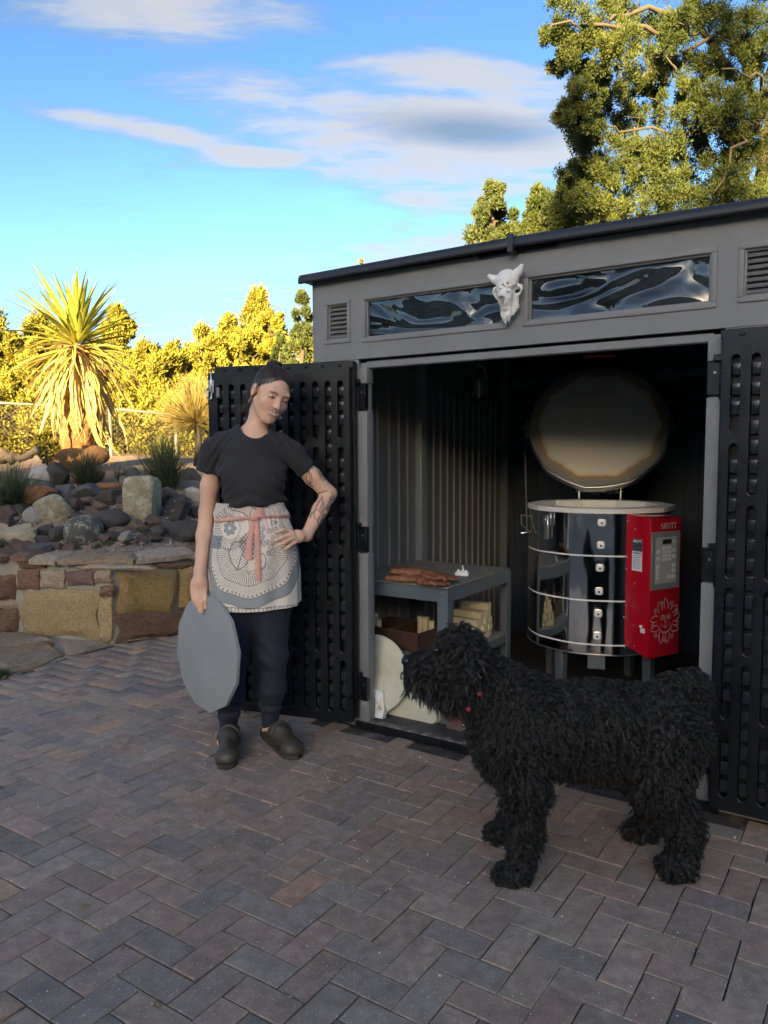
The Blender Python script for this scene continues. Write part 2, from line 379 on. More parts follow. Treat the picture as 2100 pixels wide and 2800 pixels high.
g = MB(); g.add(patio_pts, [(0, 1, 2, 3)]); patio = tag(g.build('patio', M_JOINT), kind='structure')
BW = .0925
def brick_mesh(name, gap, ch, seed):
    r = np.random.default_rng(seed); L, W = BW * 2 - gap, BW - gap; b = bmesh.new()
    j = lambda: r.normal(0, .0007)
    o = [(-L/2 + j(), -W/2 + j()), (L/2 + j(), -W/2 + j()), (L/2 + j(), W/2 + j()), (-L/2 + j(), W/2 + j())]
    lo = [b.verts.new((x, y, -.03)) for x, y in o]; mid = [b.verts.new((x, y, -ch)) for x, y in o]
    top = [b.verts.new((x - math.copysign(ch, x), y - math.copysign(ch, y), 0)) for x, y in o]
    for A, B in ((lo, mid), (mid, top)):
        for i in range(4): b.faces.new((A[i], A[(i+1) % 4], B[(i+1) % 4], B[i]))
    b.faces.new(top); me = bpy.data.meshes.new(name); b.to_mesh(me); b.free(); me.materials.append(M_PAVE); return me
bms = [brick_mesh('brick', [.0032, .0042, .0026, .0055][i % 4], .0022, i) for i in range(8)]
spots = []
lim = 62
for ix in range(-lim, lim):
    for iy in range(-lim, lim):
        d = (ix + iy + 2) % 4
        if d == 0: cs, cn, rot = ix + 1.0, iy + .5, 0.0
        elif d == 2: cs, cn, rot = ix + .5, iy + 1.0, math.pi / 2
        else: continue
        s, n = cs * BW - .0065, cn * BW - .0035
        if n > -.055 and SH_L - .04 < s < SH_R + .04: continue
        p = sh(s, n)
        if p.y < 1.1 or p.y > 8.2 or abs(p.x) > .62 * p.y + .75 or beyond_edge(p): continue
        if p.y > 5.6 and p.x > -.3: continue
        spots.append((p.y, p, rot))
def in_frame(p):
    v = p - C0; y = v.dot(c_f); px = 1050 + FPX * v.dot(c_r) / y; py = 1400 - FPX * v.dot(c_u) / y
    return -40 < px < 2140 and 0 < py < 2840
spots.sort(key=lambda q: (not in_frame(q[1]), q[0]))
fv, ff, fc = [], [], []
for i, (_, p, rot) in enumerate(spots):
    me = bms[rng.integers(len(bms))]; col = pave_col()
    M = Matrix.Translation(p + V(0, 0, float(rng.normal(0, .0012)))) @ Matrix.Rotation(SH_ANG + rot + (math.pi if rng.random() < .5 else 0) + float(rng.normal(0, .006)), 4, 'Z') @ Matrix.Rotation(float(rng.normal(0, .005)), 4, 'X') @ Matrix.Rotation(float(rng.normal(0, .005)), 4, 'Y')
    if i < 300:
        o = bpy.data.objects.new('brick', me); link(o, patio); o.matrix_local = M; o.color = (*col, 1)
    else:
        n0 = len(fv); fv.extend([tuple(M @ v.co) for v in me.vertices]); fc.extend([col] * len(me.vertices)); ff.extend([[n0 + k for k in pl.vertices] for pl in me.polygons])
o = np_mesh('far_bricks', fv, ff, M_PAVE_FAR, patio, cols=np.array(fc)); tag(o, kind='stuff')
# crumbs of ceramic and plaster on the paving
M_CRUMB = plain('crumb_white', (.7, .68, .62), .8, .1)
vs, fs = [], []
for i in range(420):
    if i < 260: px, py = rng.normal(950, 330), 2020 + abs(rng.normal(0, 170))
    else: px, py = rng.uniform(0, 2100), rng.uniform(1950, 2780)
    p = at_z(px, py, .002)
    if p.y > 5 or beyond_edge(p) or (MSH.inverted() @ p).y > -.02: continue
    r = abs(rng.normal(.0012, .0011)) + .0008; n0 = len(vs)
    for k in range(6):
        d = [(1,0,0),(-1,0,0),(0,1,0),(0,-1,0),(0,0,.8),(0,0,-.8)][k]; vs.append(tuple(p + V(*d) * r * rng.uniform(.6, 1.4)))
    fs += [[n0 + a for a in q] for q in ((0,2,4),(2,1,4),(1,3,4),(3,0,4),(2,0,5),(1,2,5),(3,1,5),(0,3,5))]
o = np_mesh('ceramic_crumbs', vs, fs, M_CRUMB); tag(o, 'scattered white ceramic crumbs on the brick paving', 'crumbs', kind='stuff')
M_LEAF_DRY = plain('dry_leaf', (.33, .2, .1), .8, .2, 40)
for px, py, a, sz in ((232, 2480, .4, .017), (332, 2596, 1.2, .01), (430, 2745, 2.2, .018), (608, 2310, .2, .015)):
    g = MB(); n = 6; up = [(sz * (k / n * 2 - 1), sz * .45 * math.sin(math.pi * k / n) + .0005, .003 + .003 * math.sin(k)) for k in range(n + 1)]
    lo = [(x, -y * .8, z * .6) for x, y, z in up]; mid = [(x, 0, z + .002) for x, y, z in up]
    g.add(up + mid + lo, [(i, i + 1, n + 2 + i, n + 1 + i) for i in range(n)] + [(n + 1 + i, n + 2 + i, 2*n + 3 + i, 2*n + 2 + i) for i in range(n)])
    o = g.build('fallen_leaf', M_LEAF_DRY, smooth=True); o.location = at_z(px, py, .001); o.rotation_euler = (0, 0, a)
    tag(o, 'small dry brown leaf fallen on the herringbone brick paving', 'leaf', 'dry leaves on the paving')
# ------------------------------------------------------------------ the resin shed
def resin(name, col, rough=.5, bump=.12):
    t = NT(name); c = t.coord('Object'); n = t.noise(2.5, 4, .6, c)
    t.set(col=t.ramp(n, [(.3, tuple(x * .9 for x in col)), (.7, tuple(x * 1.08 for x in col))]), rough=t.ramp(t.noise(9, 3, .6, c), [(.3, rough - .06), (.7, rough + .1)]), spec=.45)
    t.bump(t.noise(170, 3, .6, c), bump, .004); return t.m
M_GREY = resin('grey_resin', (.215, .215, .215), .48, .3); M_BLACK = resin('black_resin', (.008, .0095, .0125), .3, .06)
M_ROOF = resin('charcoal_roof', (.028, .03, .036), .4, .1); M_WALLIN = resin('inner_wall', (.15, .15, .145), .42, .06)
M_ALU = plain('grey_green_steel', (.32, .36, .36), .42, .08, 12, metal=.35); M_POST = plain('slate_steel', (.13, .155, .17), .45, .1, 9, metal=.3)
M_BOLT = plain('zinc', (.55, .55, .54), .3, .05, metal=.9)
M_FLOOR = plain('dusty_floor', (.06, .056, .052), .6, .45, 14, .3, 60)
t = NT('worn_sill'); c = t.coord('Object'); t.set(col=t.ramp(t.noise(26, 6, .7, c), [(.35, (.035, .038, .04)), (.5, (.12, .115, .105)), (.68, (.3, .28, .25))]), rough=.7); M_SILL = t.m
t = NT('wavy_pane'); c = t.coord('Object', (.8, 1, 1.7))
t.set(col=(.010, .014, .018), rough=.03, spec=.9, coat=.15, coat_rough=.02, ior=1.5); t.bump(t.noise(4.2, .6, .3, c, 1.9), 1.0, .030); M_PANE = t.m
M_BACKIN = resin('back_panel', (.028, .036, .055), .4, .06); M_BLOCK = resin('slot_block', (.02, .024, .030), .17, .03)  # base colour lifted above the door's so highlights on blocks and lips show
shed = empty('storage_shed', 'grey resin storage shed with both black doors folded open beside the brick patio', 'shed', SH_O, SH_ANG)
FZ0, FZ1 = 1.738, 2.115
def panel_hole(g, x0, x1, z0, z1, holes, y0, y1):
    """vertical panel in the xz plane with rectangular holes sorted along x that share z limits"""
    xs = x0
    for (a, b, c, d) in holes:
        g.box(xs, a, y0, y1, z0, z1); g.box(a, b, y0, y1, z0, c); g.box(a, b, y0, y1, d, z1); xs = b
    g.box(xs, x1, y0, y1, z0, z1)
W1 = (.012, .690, 1.832, 1.998); W2 = (.803, 1.480, 1.832, 1.998); VL = (-.205, -.095, 1.838, 1.995); VR = (1.590, 1.700, 1.838, 1.995)
g = MB(); panel_hole(g, SH_L, SH_R, FZ0, FZ1, [VL, W1, W2, VR], 0.0, .028)
g.build('front_fascia', M_GREY, shed)
for (a, b, c, d), e in ((W1, .022), (W2, .022), (VL, .02), (VR, .02)):          # raised surrounds with a groove round them
    g = MB()
    for x0, x1, z0, z1 in ((a - e, b + e, d + .002, d + e), (a - e, b + e, c - e, c - .002), (a - e, a - .002, c - .002, d + .002), (b + .002, b + e, c - .002, d + .002)): g.box(x0, x1, -.007, .004, z0, z1)
    g.box(a - .002, b + .002, .006, .03, d - .006, d + .002); g.box(a - .002, b + .002, .006, .03, c - .002, c + .006); g.box(a - .002, a + .006, .006, .03, c, d); g.box(b - .006, b + .002, .006, .03, c, d)
    g.build('surround', M_GREY, shed, .003, 2)
for a, b, c, d in (W1, W2):
    w = MB().box(a + .006, b - .006, .018, .023, c + .006, d - .006).build('window', M_PANE, shed); tag(w, 'narrow transom pane with wavy reflections')
for k, (a, b, c, d) in enumerate((VL, VR)):
    v = MB().box(a, b, .045, .05, c, d).build('vent', M_BLACK, shed)
    for i in range(7):
        z = c + .014 + i * (d - c - .012) / 7
        g = MB(); g.add([(a + .006, .006, z), (b - .006, .006, z), (b - .006, .034, z + .017), (a + .006, .034, z + .017), (a + .006, .010, z - .006), (b - .006, .010, z - .006), (b - .006, .036, z + .011), (a + .006, .036, z + .011)], [(0,1,2,3),(7,6,5,4),(0,4,5,1),(3,2,6,7),(0,3,7,4),(1,5,6,2)])
        g.build('slat', M_GREY, v)
# header under the fascia, jambs, sill
MB().box(.0, 1.495, .012, .05, 1.694, FZ0 - .012).build('door_header', M_GREY, shed, .004)
for x0, x1 in ((-.034, .016), (1.478, 1.530)):
    j = MB()
    for z0, z1 in ((.03, .14), (.245, .84), (.965, 1.50), (1.625, 1.70)): j.box(x0, x1, -.004, .05, z0, z1)
    j.box(x0 + .006, x1 - .006, .012, .05, .02, 1.72)
    j.build('door_jamb', M_GREY, shed, .005, 2)
    for z in (.195, .905, 1.565):
        h = MB().box(x0 + .002, x1 - .004, -.012, .016, z - .058, z + .058); sgn = -1 if x0 < 0 else 1
        h.tube([(x0 - .006 if x0 < 0 else x1 + .002, -.022, z - .075), (x0 - .006 if x0 < 0 else x1 + .002, -.022, z + .062)], .010, 8)
        h.box(min(x0 - .02, x0 + .02) if x0 < 0 else x1 - .026, x0 + .02 if x0 < 0 else x1 + .016, -.034, -.008, z + .058, z + .08)
        hh = h.build('hinge', M_BLACK, shed, .002); MB().lathe([(.004, 0), (.0045, .003)], 8, Matrix.Translation((x0 + .028, -.012, z + .02)) @ Matrix.Rotation(R_(90), 4, 'X')).build('screw', M_BOLT, hh)
for x0, x1 in ((SH_L, -.034), (1.530, SH_R)): MB().box(x0, x1, .004, .03, .0, FZ0 + .002).build('front_wall', M_GREY, shed, .004)
# floor, sill
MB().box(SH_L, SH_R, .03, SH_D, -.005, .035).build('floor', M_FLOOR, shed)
g = MB(); g.box(-.06, 1.56, -.012, .03, -.004, .030); g.build('sill_skirt', M_BLACK, shed, .003)
g = MB(); g.box(-.03, 1.53, -.004, .028, .031, .040); g.build('sill', M_SILL, shed, .002)
# side walls with ribs on the inside, back wall
for nm, x0, x1, sg in (('side_wall', SH_L, SH_L + .03, 1), ('side_wall', SH_R - .03, SH_R, -1)):
    g = MB(); g.box(x0, x1, .03, SH_D, .0, FZ1 - .03); g.box(x0 - (.004 if sg > 0 else -.026), x1 + (.004 if sg < 0 else -.026), .0, SH_D, .0, FZ1)
    w = g.build(nm, M_GREY, shed); xi = x1 if sg > 0 else x0
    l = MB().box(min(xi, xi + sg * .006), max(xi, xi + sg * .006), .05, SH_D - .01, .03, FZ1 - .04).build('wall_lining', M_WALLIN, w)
    ys = [.10, .19, .28, .385, .49, .60, .70, .79] + [1.0 + .085 * i for i in range(12)]
    for y in ys:
        b = MB(); zt = 1.70 - .02 * (int(y * 100) % 3); M = Matrix.Identity(4); xa = xi + sg * .006
        b.add([(xa, y - .013, .05), (xa, y + .013, .05), (xa + sg * .009, y + .006, .05), (xa + sg * .009, y - .006, .05), (xa, y - .013, zt), (xa, y + .013, zt), (xa + sg * .009, y + .006, zt - .015), (xa + sg * .009, y - .006, zt - .015)], [(0,4,7,3),(3,7,6,2),(2,6,5,1),(7,4,5,6)])
        b.build('rib', M_WALLIN, w)
    for y0, z0 in ((.15, 1.45), (.15, 1.15), (.15, .85), (.15, .6), (1.42, 1.3), (1.42, 1.0), (1.42, .75)):
        MB().lathe([(.007, 0), (.006, .004), (.003, .005)], 8, Matrix.Translation((xi + sg * .006, y0, z0)) @ Matrix.Rotation(R_(90 * sg), 4, 'Y')).build('screw', M_BOLT, w)
    MB().box(min(xi, xi + sg * .045), max(xi, xi + sg * .045), .875, .925, .03, 1.95).build('wall_stud', M_ALU, shed, .003)
    MB().box(min(xi, xi + sg * .06), max(xi, xi + sg * .06), SH_D - .10, SH_D - .03, .03, 1.95).build('corner_post', M_POST, shed, .003)
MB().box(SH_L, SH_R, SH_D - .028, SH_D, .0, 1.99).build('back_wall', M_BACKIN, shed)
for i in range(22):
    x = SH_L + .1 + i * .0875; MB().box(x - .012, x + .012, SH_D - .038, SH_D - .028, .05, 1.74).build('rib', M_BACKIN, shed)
MB().box(SH_L + .09, SH_R - .09, SH_D - .05, SH_D - .029, 1.755, 1.805).build('back_rail', M_POST, shed, .003)
# roof: two panels meeting at a low ridge, lipped along the front
for x0, x1, za, zb in ((SH_L - .045, .7445, 2.12, 2.132), (.7505, SH_R + .045, 2.132, 2.118)):
    g = MB(); prof = [(-.060, -.012), (-.052, -.018), (-.030, -.012), (-.022, -.006), (.02, -.006), (.02, .018), (-.028, .030), (-.048, .024), (-.058, .008)]
    vs = []; n = len(prof); K = 6
    for i in range(K + 1):
        x = x0 + (x1 - x0) * i / K; z = za + (zb - za) * i / K; vs += [(x, y, z + q) for y, q in prof]
    g.add(vs, [(i*n + k, (i+1)*n + k, (i+1)*n + (k+1) % n, i*n + (k+1) % n) for i in range(K) for k in range(n)] + [tuple(range(n)), tuple(K*n + k for k in range(n - 1, -1, -1))])
    g.add([(x0, .02, za - .006), (x1, .02, zb - .006), (x1, SH_D + .06, zb - .14), (x0, SH_D + .06, za - .14), (x0, .02, za + .018), (x1, .02, zb + .018), (x1, SH_D + .06, zb - .11), (x0, SH_D + .06, za - .11)], [(0,3,2,1),(4,5,6,7),(0,1,5,4),(1,2,6,5),(2,3,7,6),(3,0,4,7)])
    g.build('roof_panel', M_ROOF, shed, .002)
MB().box(.735, .760, -.066, -.012, 2.094, 2.165).build('ridge_clip', M_ROOF, shed, .003)
MB().box(.58, .92, -.006, .0, 2.098, 2.112).build('ridge_plate', M_BLACK, shed)
# ------------------------------------------------------------------ the doors: blow-moulded inner faces with staggered slots
def make_door(name, mirror):
    """local: x from hinge to free edge, -y the visible inner face, z up"""
    W, Z0, Z1 = .742, .045, 1.722; d = bpy.data.objects.new(name, None); link(d, shed)
    sk = MB(); sk.box(.0, W - .012, .012, .04, Z0 + .01, Z1 + .004); sk.box(0, W - .02, -.004, .016, Z1 - .028, Z1 + .003)
    for i in range(8): sk.box(.06 + i * .085, .078 + i * .085, -.010, -.002, Z1 - .022, Z1 - .010)
    # front plate with the slots open
    n = 11; p0, pitch, hw = .056, .0622, .0152; yf, yb = -.028, .004; x0, x1 = .014, W
    pl = MB(); zb, zt = Z0, Z1 - .028; edges = [x0]
    A = [Z0 + .028, .355, .855, 1.352, zt - .042]; B = [Z0 + .028, .59, 1.142, zt - .042]
    for i in range(n):
        c = p0 + i * pitch; edges += [c - hw, c + hw]
    edges.append(x1)
    for i in range(0, len(edges), 2): pl.box(edges[i], edges[i + 1], yf, yb, zb, zt)
    MX = Matrix.Rotation(R_(90), 4, 'X')
    tabs = MB(); lip = MB(); br = .015
    for i in range(n):
        c = p0 + i * pitch; L = A if i % 2 == 0 else B
        arc = lambda z, s: [(c + hw * math.cos(a), z + s * hw * math.sin(a)) for a in np.linspace(0, math.pi, 9)]
        for j, z in enumerate(L):
            up = j < len(L) - 1; dn = j > 0
            lo = arc(z - br - hw, 1) if dn else [(c + hw, zb), (c - hw, zb)]
            hi = arc(z + br + hw, -1) if up else [(c + hw, zt), (c - hw, zt)]
            poly = list(reversed([(x, q) for x, q in lo])) + [(x, q) for x, q in hi]
            vs = [(x, yf, q) for x, q in poly] + [(x, yb, q) for x, q in poly]; m = len(poly)
            # fan of quads between lower and upper edge keeps the concave outline valid
            ll = list(lo); hh = list(hi); K = 9
            if len(ll) < K: ll = [(c + hw - 2 * hw * q / (K - 1), zb) for q in range(K)]
            if len(hh) < K: hh = [(c + hw - 2 * hw * q / (K - 1), zt) for q in range(K)]
            base = [(x, yf, q) for x, q in ll] + [(x, yf, q) for x, q in hh] + [(x, yb, q) for x, q in ll] + [(x, yb, q) for x, q in hh]
            fs = []
            for q in range(K - 1):
                fs += [(q, K + q, K + q + 1, q + 1), (q, q + 1, 2*K + q + 1, 2*K + q), (K + q + 1, K + q, 3*K + q, 3*K + q + 1)]
            pl.add(base, fs)
            if up: lip.tube([(x, yf + .006, q - .001) for x, q in arc(z + br + hw, -1)], .0032, 6)
        z = Z0 + .06
        while z < zt - .07:
            h = .036 if (int(z * 50) % 3) else .03
            if all(abs(z + h / 2 - q) > .045 for q in L[1:-1]): tabs.box(c - .0128, c + .0128, -.016, .012, z, z + h + .010)
            z += .0665
    objs = [sk.build('door_skin', M_BLACK, d, .003), pl.build('door_face', M_BLACK, d), lip.build('slot_lip', M_BLOCK, d, smooth=True), tabs.build('slot_blocks', M_BLOCK, d, .0025, 2)]
    tag(objs[2], kind='stuff'); tag(objs[3], kind='stuff')
    if mirror:
        for o in objs:
            o.data.transform(Matrix.Scale(-1, 4, (1, 0, 0))); o.data.flip_normals()
    return d
dl = make_door('door', True); dl.location = (-.026, -.046, 0); dl.rotation_euler = (0, 0, R_(15))
dr = make_door('door', False); dr.location = (1.528, -.046, 0); dr.rotation_euler = (0, 0, R_(-1.6))
# hasp at the free edge of the left door
M_STEEL = plain('bright_steel', (.6, .6, .6), .28, .05, metal=.9)
hs = MB(); hs.box(-0.736, -0.706, -.036, -.029, 1.60, 1.66); hs.tube([(-0.719, -.036, 1.70), (-0.719, -.038, 1.58)], .004, 6)
hs.tube([(-0.732, -.036, 1.625), (-0.739, -.05, 1.61), (-0.736, -.055, 1.585), (-0.726, -.05, 1.566), (-0.716, -.044, 1.57), (-0.715, -.04, 1.60)], .0045, 6)
hs.build('hasp', M_STEEL, dl, .001)
MB().box(-0.694, -0.680, -.034, -.020, 1.575, 1.625).build('catch', M_GREY, dl, .002)
# ------------------------------------------------------------------ the kiln
KC = V(1.152, 4.10, .035); kf = V(-KC.x, -KC.y, 0).normalized(); K_RZ = math.asin(kf.x)      # local -y looks at the patio
kiln = empty('pottery_kiln', 'polished steel top-loading kiln with its lid raised and red control box', 'kiln', KC, K_RZ)
KR = .378
t = NT('mirror_steel'); c = t.coord('Object', (1, 1, .25)); t.set(col=(.86, .84, .80), metal=1.0, rough=.07); t.bump(t.noise(6, 2, .4, c), .10, .02); M_MIRROR = t.m
M_WHITE = plain('white_ceramic', (.80, .79, .76), .35, .04, 20); M_BRICKW = plain('firebrick_white', (.74, .72, .67), .85, .08, 30, .2, 120)
M_RED = NT('red_enamel'); M_RED.set(col=(.50, .006, .018), rough=.16, coat=.6, coat_rough=.06); M_RED.bump(M_RED.noise(9, 2, .4, M_RED.coord('Object')), .06, .01); M_RED = M_RED.m
M_PRINT = plain('logo_print', (.55, .47, .47), .5, .03); M_KGREY = plain('panel_grey', (.22, .23, .24), .45, .04); M_KLIGHT = plain('panel_light', (.42, .44, .45), .45, .03)
M_KEY = plain('key_white', (.72, .73, .74), .4, .02); M_DARK = plain('dark_rubber', (.012, .012, .014), .4, .1)
M_TEXT = plain('print_dark', (.05, .05, .06), .6, .02)
def ngon(r, n=10, a0=0.0): return [(r * math.cos(a0 + 2 * math.pi * i / n), r * math.sin(a0 + 2 * math.pi * i / n)) for i in range(n)]
def rounded(r, n=10, sub=5, a0=0.0, rr=.45):
    """n-gon whose corners are drawn partly round, as a steel jacket wrapped round it"""
    out = []
    for i in range(n * sub):
        a = a0 + 2 * math.pi * i / (n * sub); w = (a - a0) % (2 * math.pi / n) - math.pi / n
        poly = r * math.cos(math.pi / n) / math.cos(w); out.append(((poly * (1 - rr) + r * rr * .985) * math.cos(a), (poly * (1 - rr) + r * rr * .985) * math.sin(a)))
    return out
A0 = R_(-90 + 18)
J = rounded(KR, 10, 6, A0, .75)
ZB, Z1, Z2, Z3, ZT = .270, .318, .539, .762, .982
for z0, z1 in ((ZB, Z1 - .004), (Z1 + .004, Z2 - .004), (Z2 + .004, Z3 - .004), (Z3 + .004, ZT - .012)):
    MB().prism(J, z0, z1).build('jacket_ring' if z0 > ZB else 'floor_slab', M_MIRROR, kiln, smooth=35)
for z in (Z1, Z2, Z3): MB().prism([(x * .992, y * .992) for x, y in J], z - .005, z + .005).build('joint_band', M_WHITE, kiln, smooth=35)
MB().prism([(x * 1.004, y * 1.004) for x, y in J], ZB - .006, ZB).build('bottom_lip', M_STEEL, kiln, smooth=35)
# brick rim with the dark chamber inside
g = MB(); Ro = rounded(KR + .004, 10, 6, A0, .5); Ri = ngon(.295, 10, A0); nO = len(Ro)
Ri6 = [tuple(np.array(Ri[i // 6]) * (1 - (i % 6) / 6) + np.array(Ri[(i // 6 + 1) % 10]) * ((i % 6) / 6)) for i in range(nO)]
vs = [(x, y, ZT - .012) for x, y in Ro] + [(x, y, ZT + .012) for x, y in Ro] + [(x, y, ZT + .012) for x, y in Ri6] + [(x, y, .40) for x, y in Ri6]
g.add(vs, [(k*nO + i, k*nO + (i+1) % nO, (k+1)*nO + (i+1) % nO, (k+1)*nO + i) for k in range(3) for i in range(nO)] + [tuple(3*nO + i for i in range(nO))])
g.build('brick_rim', M_BRICKW, kiln)
for a in range(4):
    th = R_(45 + 90 * a + 10); x, y = .31 * math.cos(th), .31 * math.sin(th)
    MB().prism([(-.02, -.02), (.02, -.02), (.02, .02), (-.02, .02)], 0, ZB - .004, Matrix.Translation((x, y, 0)) @ Matrix.Rotation(th, 4, 'Z'), 1.25).build('leg', M_POST, kiln, .003)
MB().box(-.045, .04, -.35, -.34, .19, ZB - .006).build('leg_bracket', M_POST, kiln, .002)
# peep plugs
for z in (.925, .815, .703, .587, .476, .364):
    xx = .0 + (z - .36) * .022
    M = Matrix.Translation((xx, -KR * .985, z)) @ Matrix.Rotation(R_(90), 4, 'X')
    sq = [(.019 * math.copysign(abs(math.cos(a))**.55, math.cos(a)), .0165 * math.copysign(abs(math.sin(a))**.55, math.sin(a))) for a in np.linspace(0, 2 * math.pi, 24, endpoint=False)]
    p = MB().prism(sq, -.004, .018, M, .88).build('peep_plug', M_WHITE, kiln, .003, 2)
    MB().lathe([(.0055, .0), (.0055, .0188)], 12, M).build('peep_hole', M_DARK, p)
    MB().prism([(x * 1.12, y * 1.12) for x, y in sq], -.003, .003, M).build('plug_collar', M_STEEL, p)
# buckle clasp on the upper left
M = Matrix.Rotation(R_(-42), 4, 'Z') @ Matrix.Translation((0, -KR - .001, 0))
b = MB(); b.box(-.012, .012, -.010, .002, .83, .95, M); b.box(-.02, .0, -.012, .002, .905, .94, M); b.box(.012, .03, -.006, .002, .90, .965, M); b.tube([M @ V(-.016, -.008, .834), M @ V(.006, -.012, .834)], .005, 6)
b.build('clasp', M_STEEL, kiln, .002)
# control box, set 45 degrees round from the front
PHI = R_(45); bd, bw = .150, .210
fl = V(.235, -.458, 0); er = V(math.sin(PHI), -math.cos(PHI), 0); et = V(math.cos(PHI), math.sin(PHI), 0)      # outward and along the face
MBX = Matrix(((et.x, -er.x, 0, fl.x), (et.y, -er.y, 0, fl.y), (0, 0, 1, 0), (0, 0, 0, 1)))                     # local x along face, y inwards
BZ0, BZ1 = .285, .958
g = MB(); vs = [(0, 0), (bw, 0), (bw, bd + .04), (0, bd)]
vv = [(x, y, BZ0 + (.0 if y == 0 else .035)) for x, y in vs] + [(x, y, BZ1 + (.0 if y == 0 else .012)) for x, y in vs]
g.add(vv, [(3,2,1,0),(4,5,6,7),(0,1,5,4),(1,2,6,5),(2,3,7,6),(3,0,4,7)], MBX)
box = g.build('control_box', M_RED, kiln, .004, 2)
MB().box(.004, bw - .012, -.004, .001, .615, .892, MBX).build('keypad_panel', M_KGREY, box, .0015)
MB().box(.030, bw - .038, -.0052, -.003, .645, .866, MBX).build('keypad_sheet', M_KLIGHT, box)
MB().box(.075, .135, -.0066, -.004, .833, .855, MBX).build('display', M_DARK, box)
for i in range(4):
    for j in range(3):
        if i == 3 and j == 2: continue
        x = .078 + j * .0205; z = .808 - i * .0185; w = .0155 if not (i == 3 and j == 1) else .036
        MB().box(x, x + w, -.0072, -.004, z, z + .0145, MBX).build('key', M_KEY, box)
for x, z, w, h in ((.036, .79, .024, .018), (.036, .757, .024, .018), (.145, .792, .02, .018), (.145, .762, .02, .018), (.036, .718, .02, .02), (.038, .70, .014, .013), (.038, .682, .014, .013), (.038, .664, .014, .013), (.145, .718, .02, .018), (.145, .694, .02, .018), (.145, .665, .02, .018), (.114, .665, .022, .018), (.145, .838, .018, .012)):
    MB().box(x, x + w, -.0072, -.004, z, z + h, MBX).build('key', M_KEY, box)
def flat_text(txt, size, M, mat, parent, name, bold=0.0, sx=1.0):
    cu_ = bpy.data.curves.new(name, 'FONT'); cu_.body = txt; cu_.size = size; cu_.extrude = .0004; cu_.align_x = 'CENTER'; cu_.offset = bold
    ob = bpy.data.objects.new(name, cu_); COL.objects.link(ob); dg = bpy.context.evaluated_depsgraph_get()
    me = bpy.data.meshes.new_from_object(ob.evaluated_get(dg)); bpy.data.objects.remove(ob)
    me.transform(Matrix.Scale(sx, 4, (1, 0, 0))); me.transform(M); me.materials.clear(); me.materials.append(mat)
    o = bpy.data.objects.new(name, me); link(o, parent); return o
FACE = MBX @ Matrix(((1, 0, 0, 0), (0, 0, -1, -.0045), (0, 1, 0, 0), (0, 0, 0, 1)))       # 2D drawing plane on the box front (x along, y up)
# serif lettering drawn stroke by stroke: SKUTT
def strokes(mb, paths, M, th=.0006):
    for pts, w in paths:
        pts = [np.array(p, float) for p in pts]; m = len(pts); ws = w if isinstance(w, (list, tuple)) else [w] * m; L, Rr = [], []
        for i in range(m):
            tt = pts[min(i + 1, m - 1)] - pts[max(i - 1, 0)]; tt = tt / (np.linalg.norm(tt) + 1e-9); nn = np.array([-tt[1], tt[0]])
            L.append(pts[i] + nn * ws[i] / 2); Rr.append(pts[i] - nn * ws[i] / 2)
        vs = [(x, y, 0) for x, y in L] + [(x, y, 0) for x, y in Rr]; mb.add(vs, [(m + i, m + i + 1, i + 1, i) for i in range(m - 1)], M)
H_ = .026; x0 = .062; lw, hw_ = .0052, .0026; y0 = .906; wd = .0205; g = MB(); P = []
cS = [(x0 + wd*.85, y0 + H_*.82), (x0 + wd*.6, y0 + H_), (x0 + wd*.2, y0 + H_*.92), (x0 + wd*.12, y0 + H_*.7), (x0 + wd*.5, y0 + H_*.5), (x0 + wd*.85, y0 + H_*.3), (x0 + wd*.75, y0 + H_*.05), (x0 + wd*.35, y0), (x0 + wd*.05, y0 + H_*.18)]
P.append((cS, [.002, .003, .004, .0045, .006, .0045, .004, .003, .002]))
xk = x0 + wd * 1.08; P += [([(xk + .003, y0), (xk + .003, y0 + H_)], lw), ([(xk + wd*.95, y0 + H_), (xk + .005, y0 + H_*.45)], hw_), ([(xk + wd*.4, y0 + H_*.6), (xk + wd, y0)], lw), ([(xk - .002, y0), (xk + .009, y0)], .002), ([(xk - .002, y0 + H_), (xk + .009, y0 + H_)], .002), ([(xk + wd*.7, y0), (xk + wd*1.15, y0)], .002), ([(xk + wd*.65, y0 + H_), (xk + wd*1.08, y0 + H_)], .002)]
xu = xk + wd * 1.2; P += [([(xu + .003, y0 + H_), (xu + .003, y0 + H_*.3), (xu + .0065, y0 + H_*.05), (xu + .0125, y0 + H_*.05), (xu + .016, y0 + H_*.3), (xu + .016, y0 + H_)], [lw, lw, .004, .003, .0026, .0026]), ([(xu - .002, y0 + H_), (xu + .008, y0 + H_)], .002), ([(xu + .012, y0 + H_), (xu + .02, y0 + H_)], .002)]
for q in (0, 1):
    xt = xu + wd * (1.05 + .98 * q); P += [([(xt + .0095, y0), (xt + .0095, y0 + H_)], lw), ([(xt - .001, y0 + H_), (xt + .02, y0 + H_)], .0032), ([(xt, y0 + H_), (xt, y0 + H_*.78)], .002), ([(xt + .019, y0 + H_), (xt + .019, y0 + H_*.78)], .002), ([(xt + .004, y0), (xt + .015, y0)], .002)]
strokes(g, P, FACE); tag(g.build('lettering', M_PRINT, box), kind='stuff')
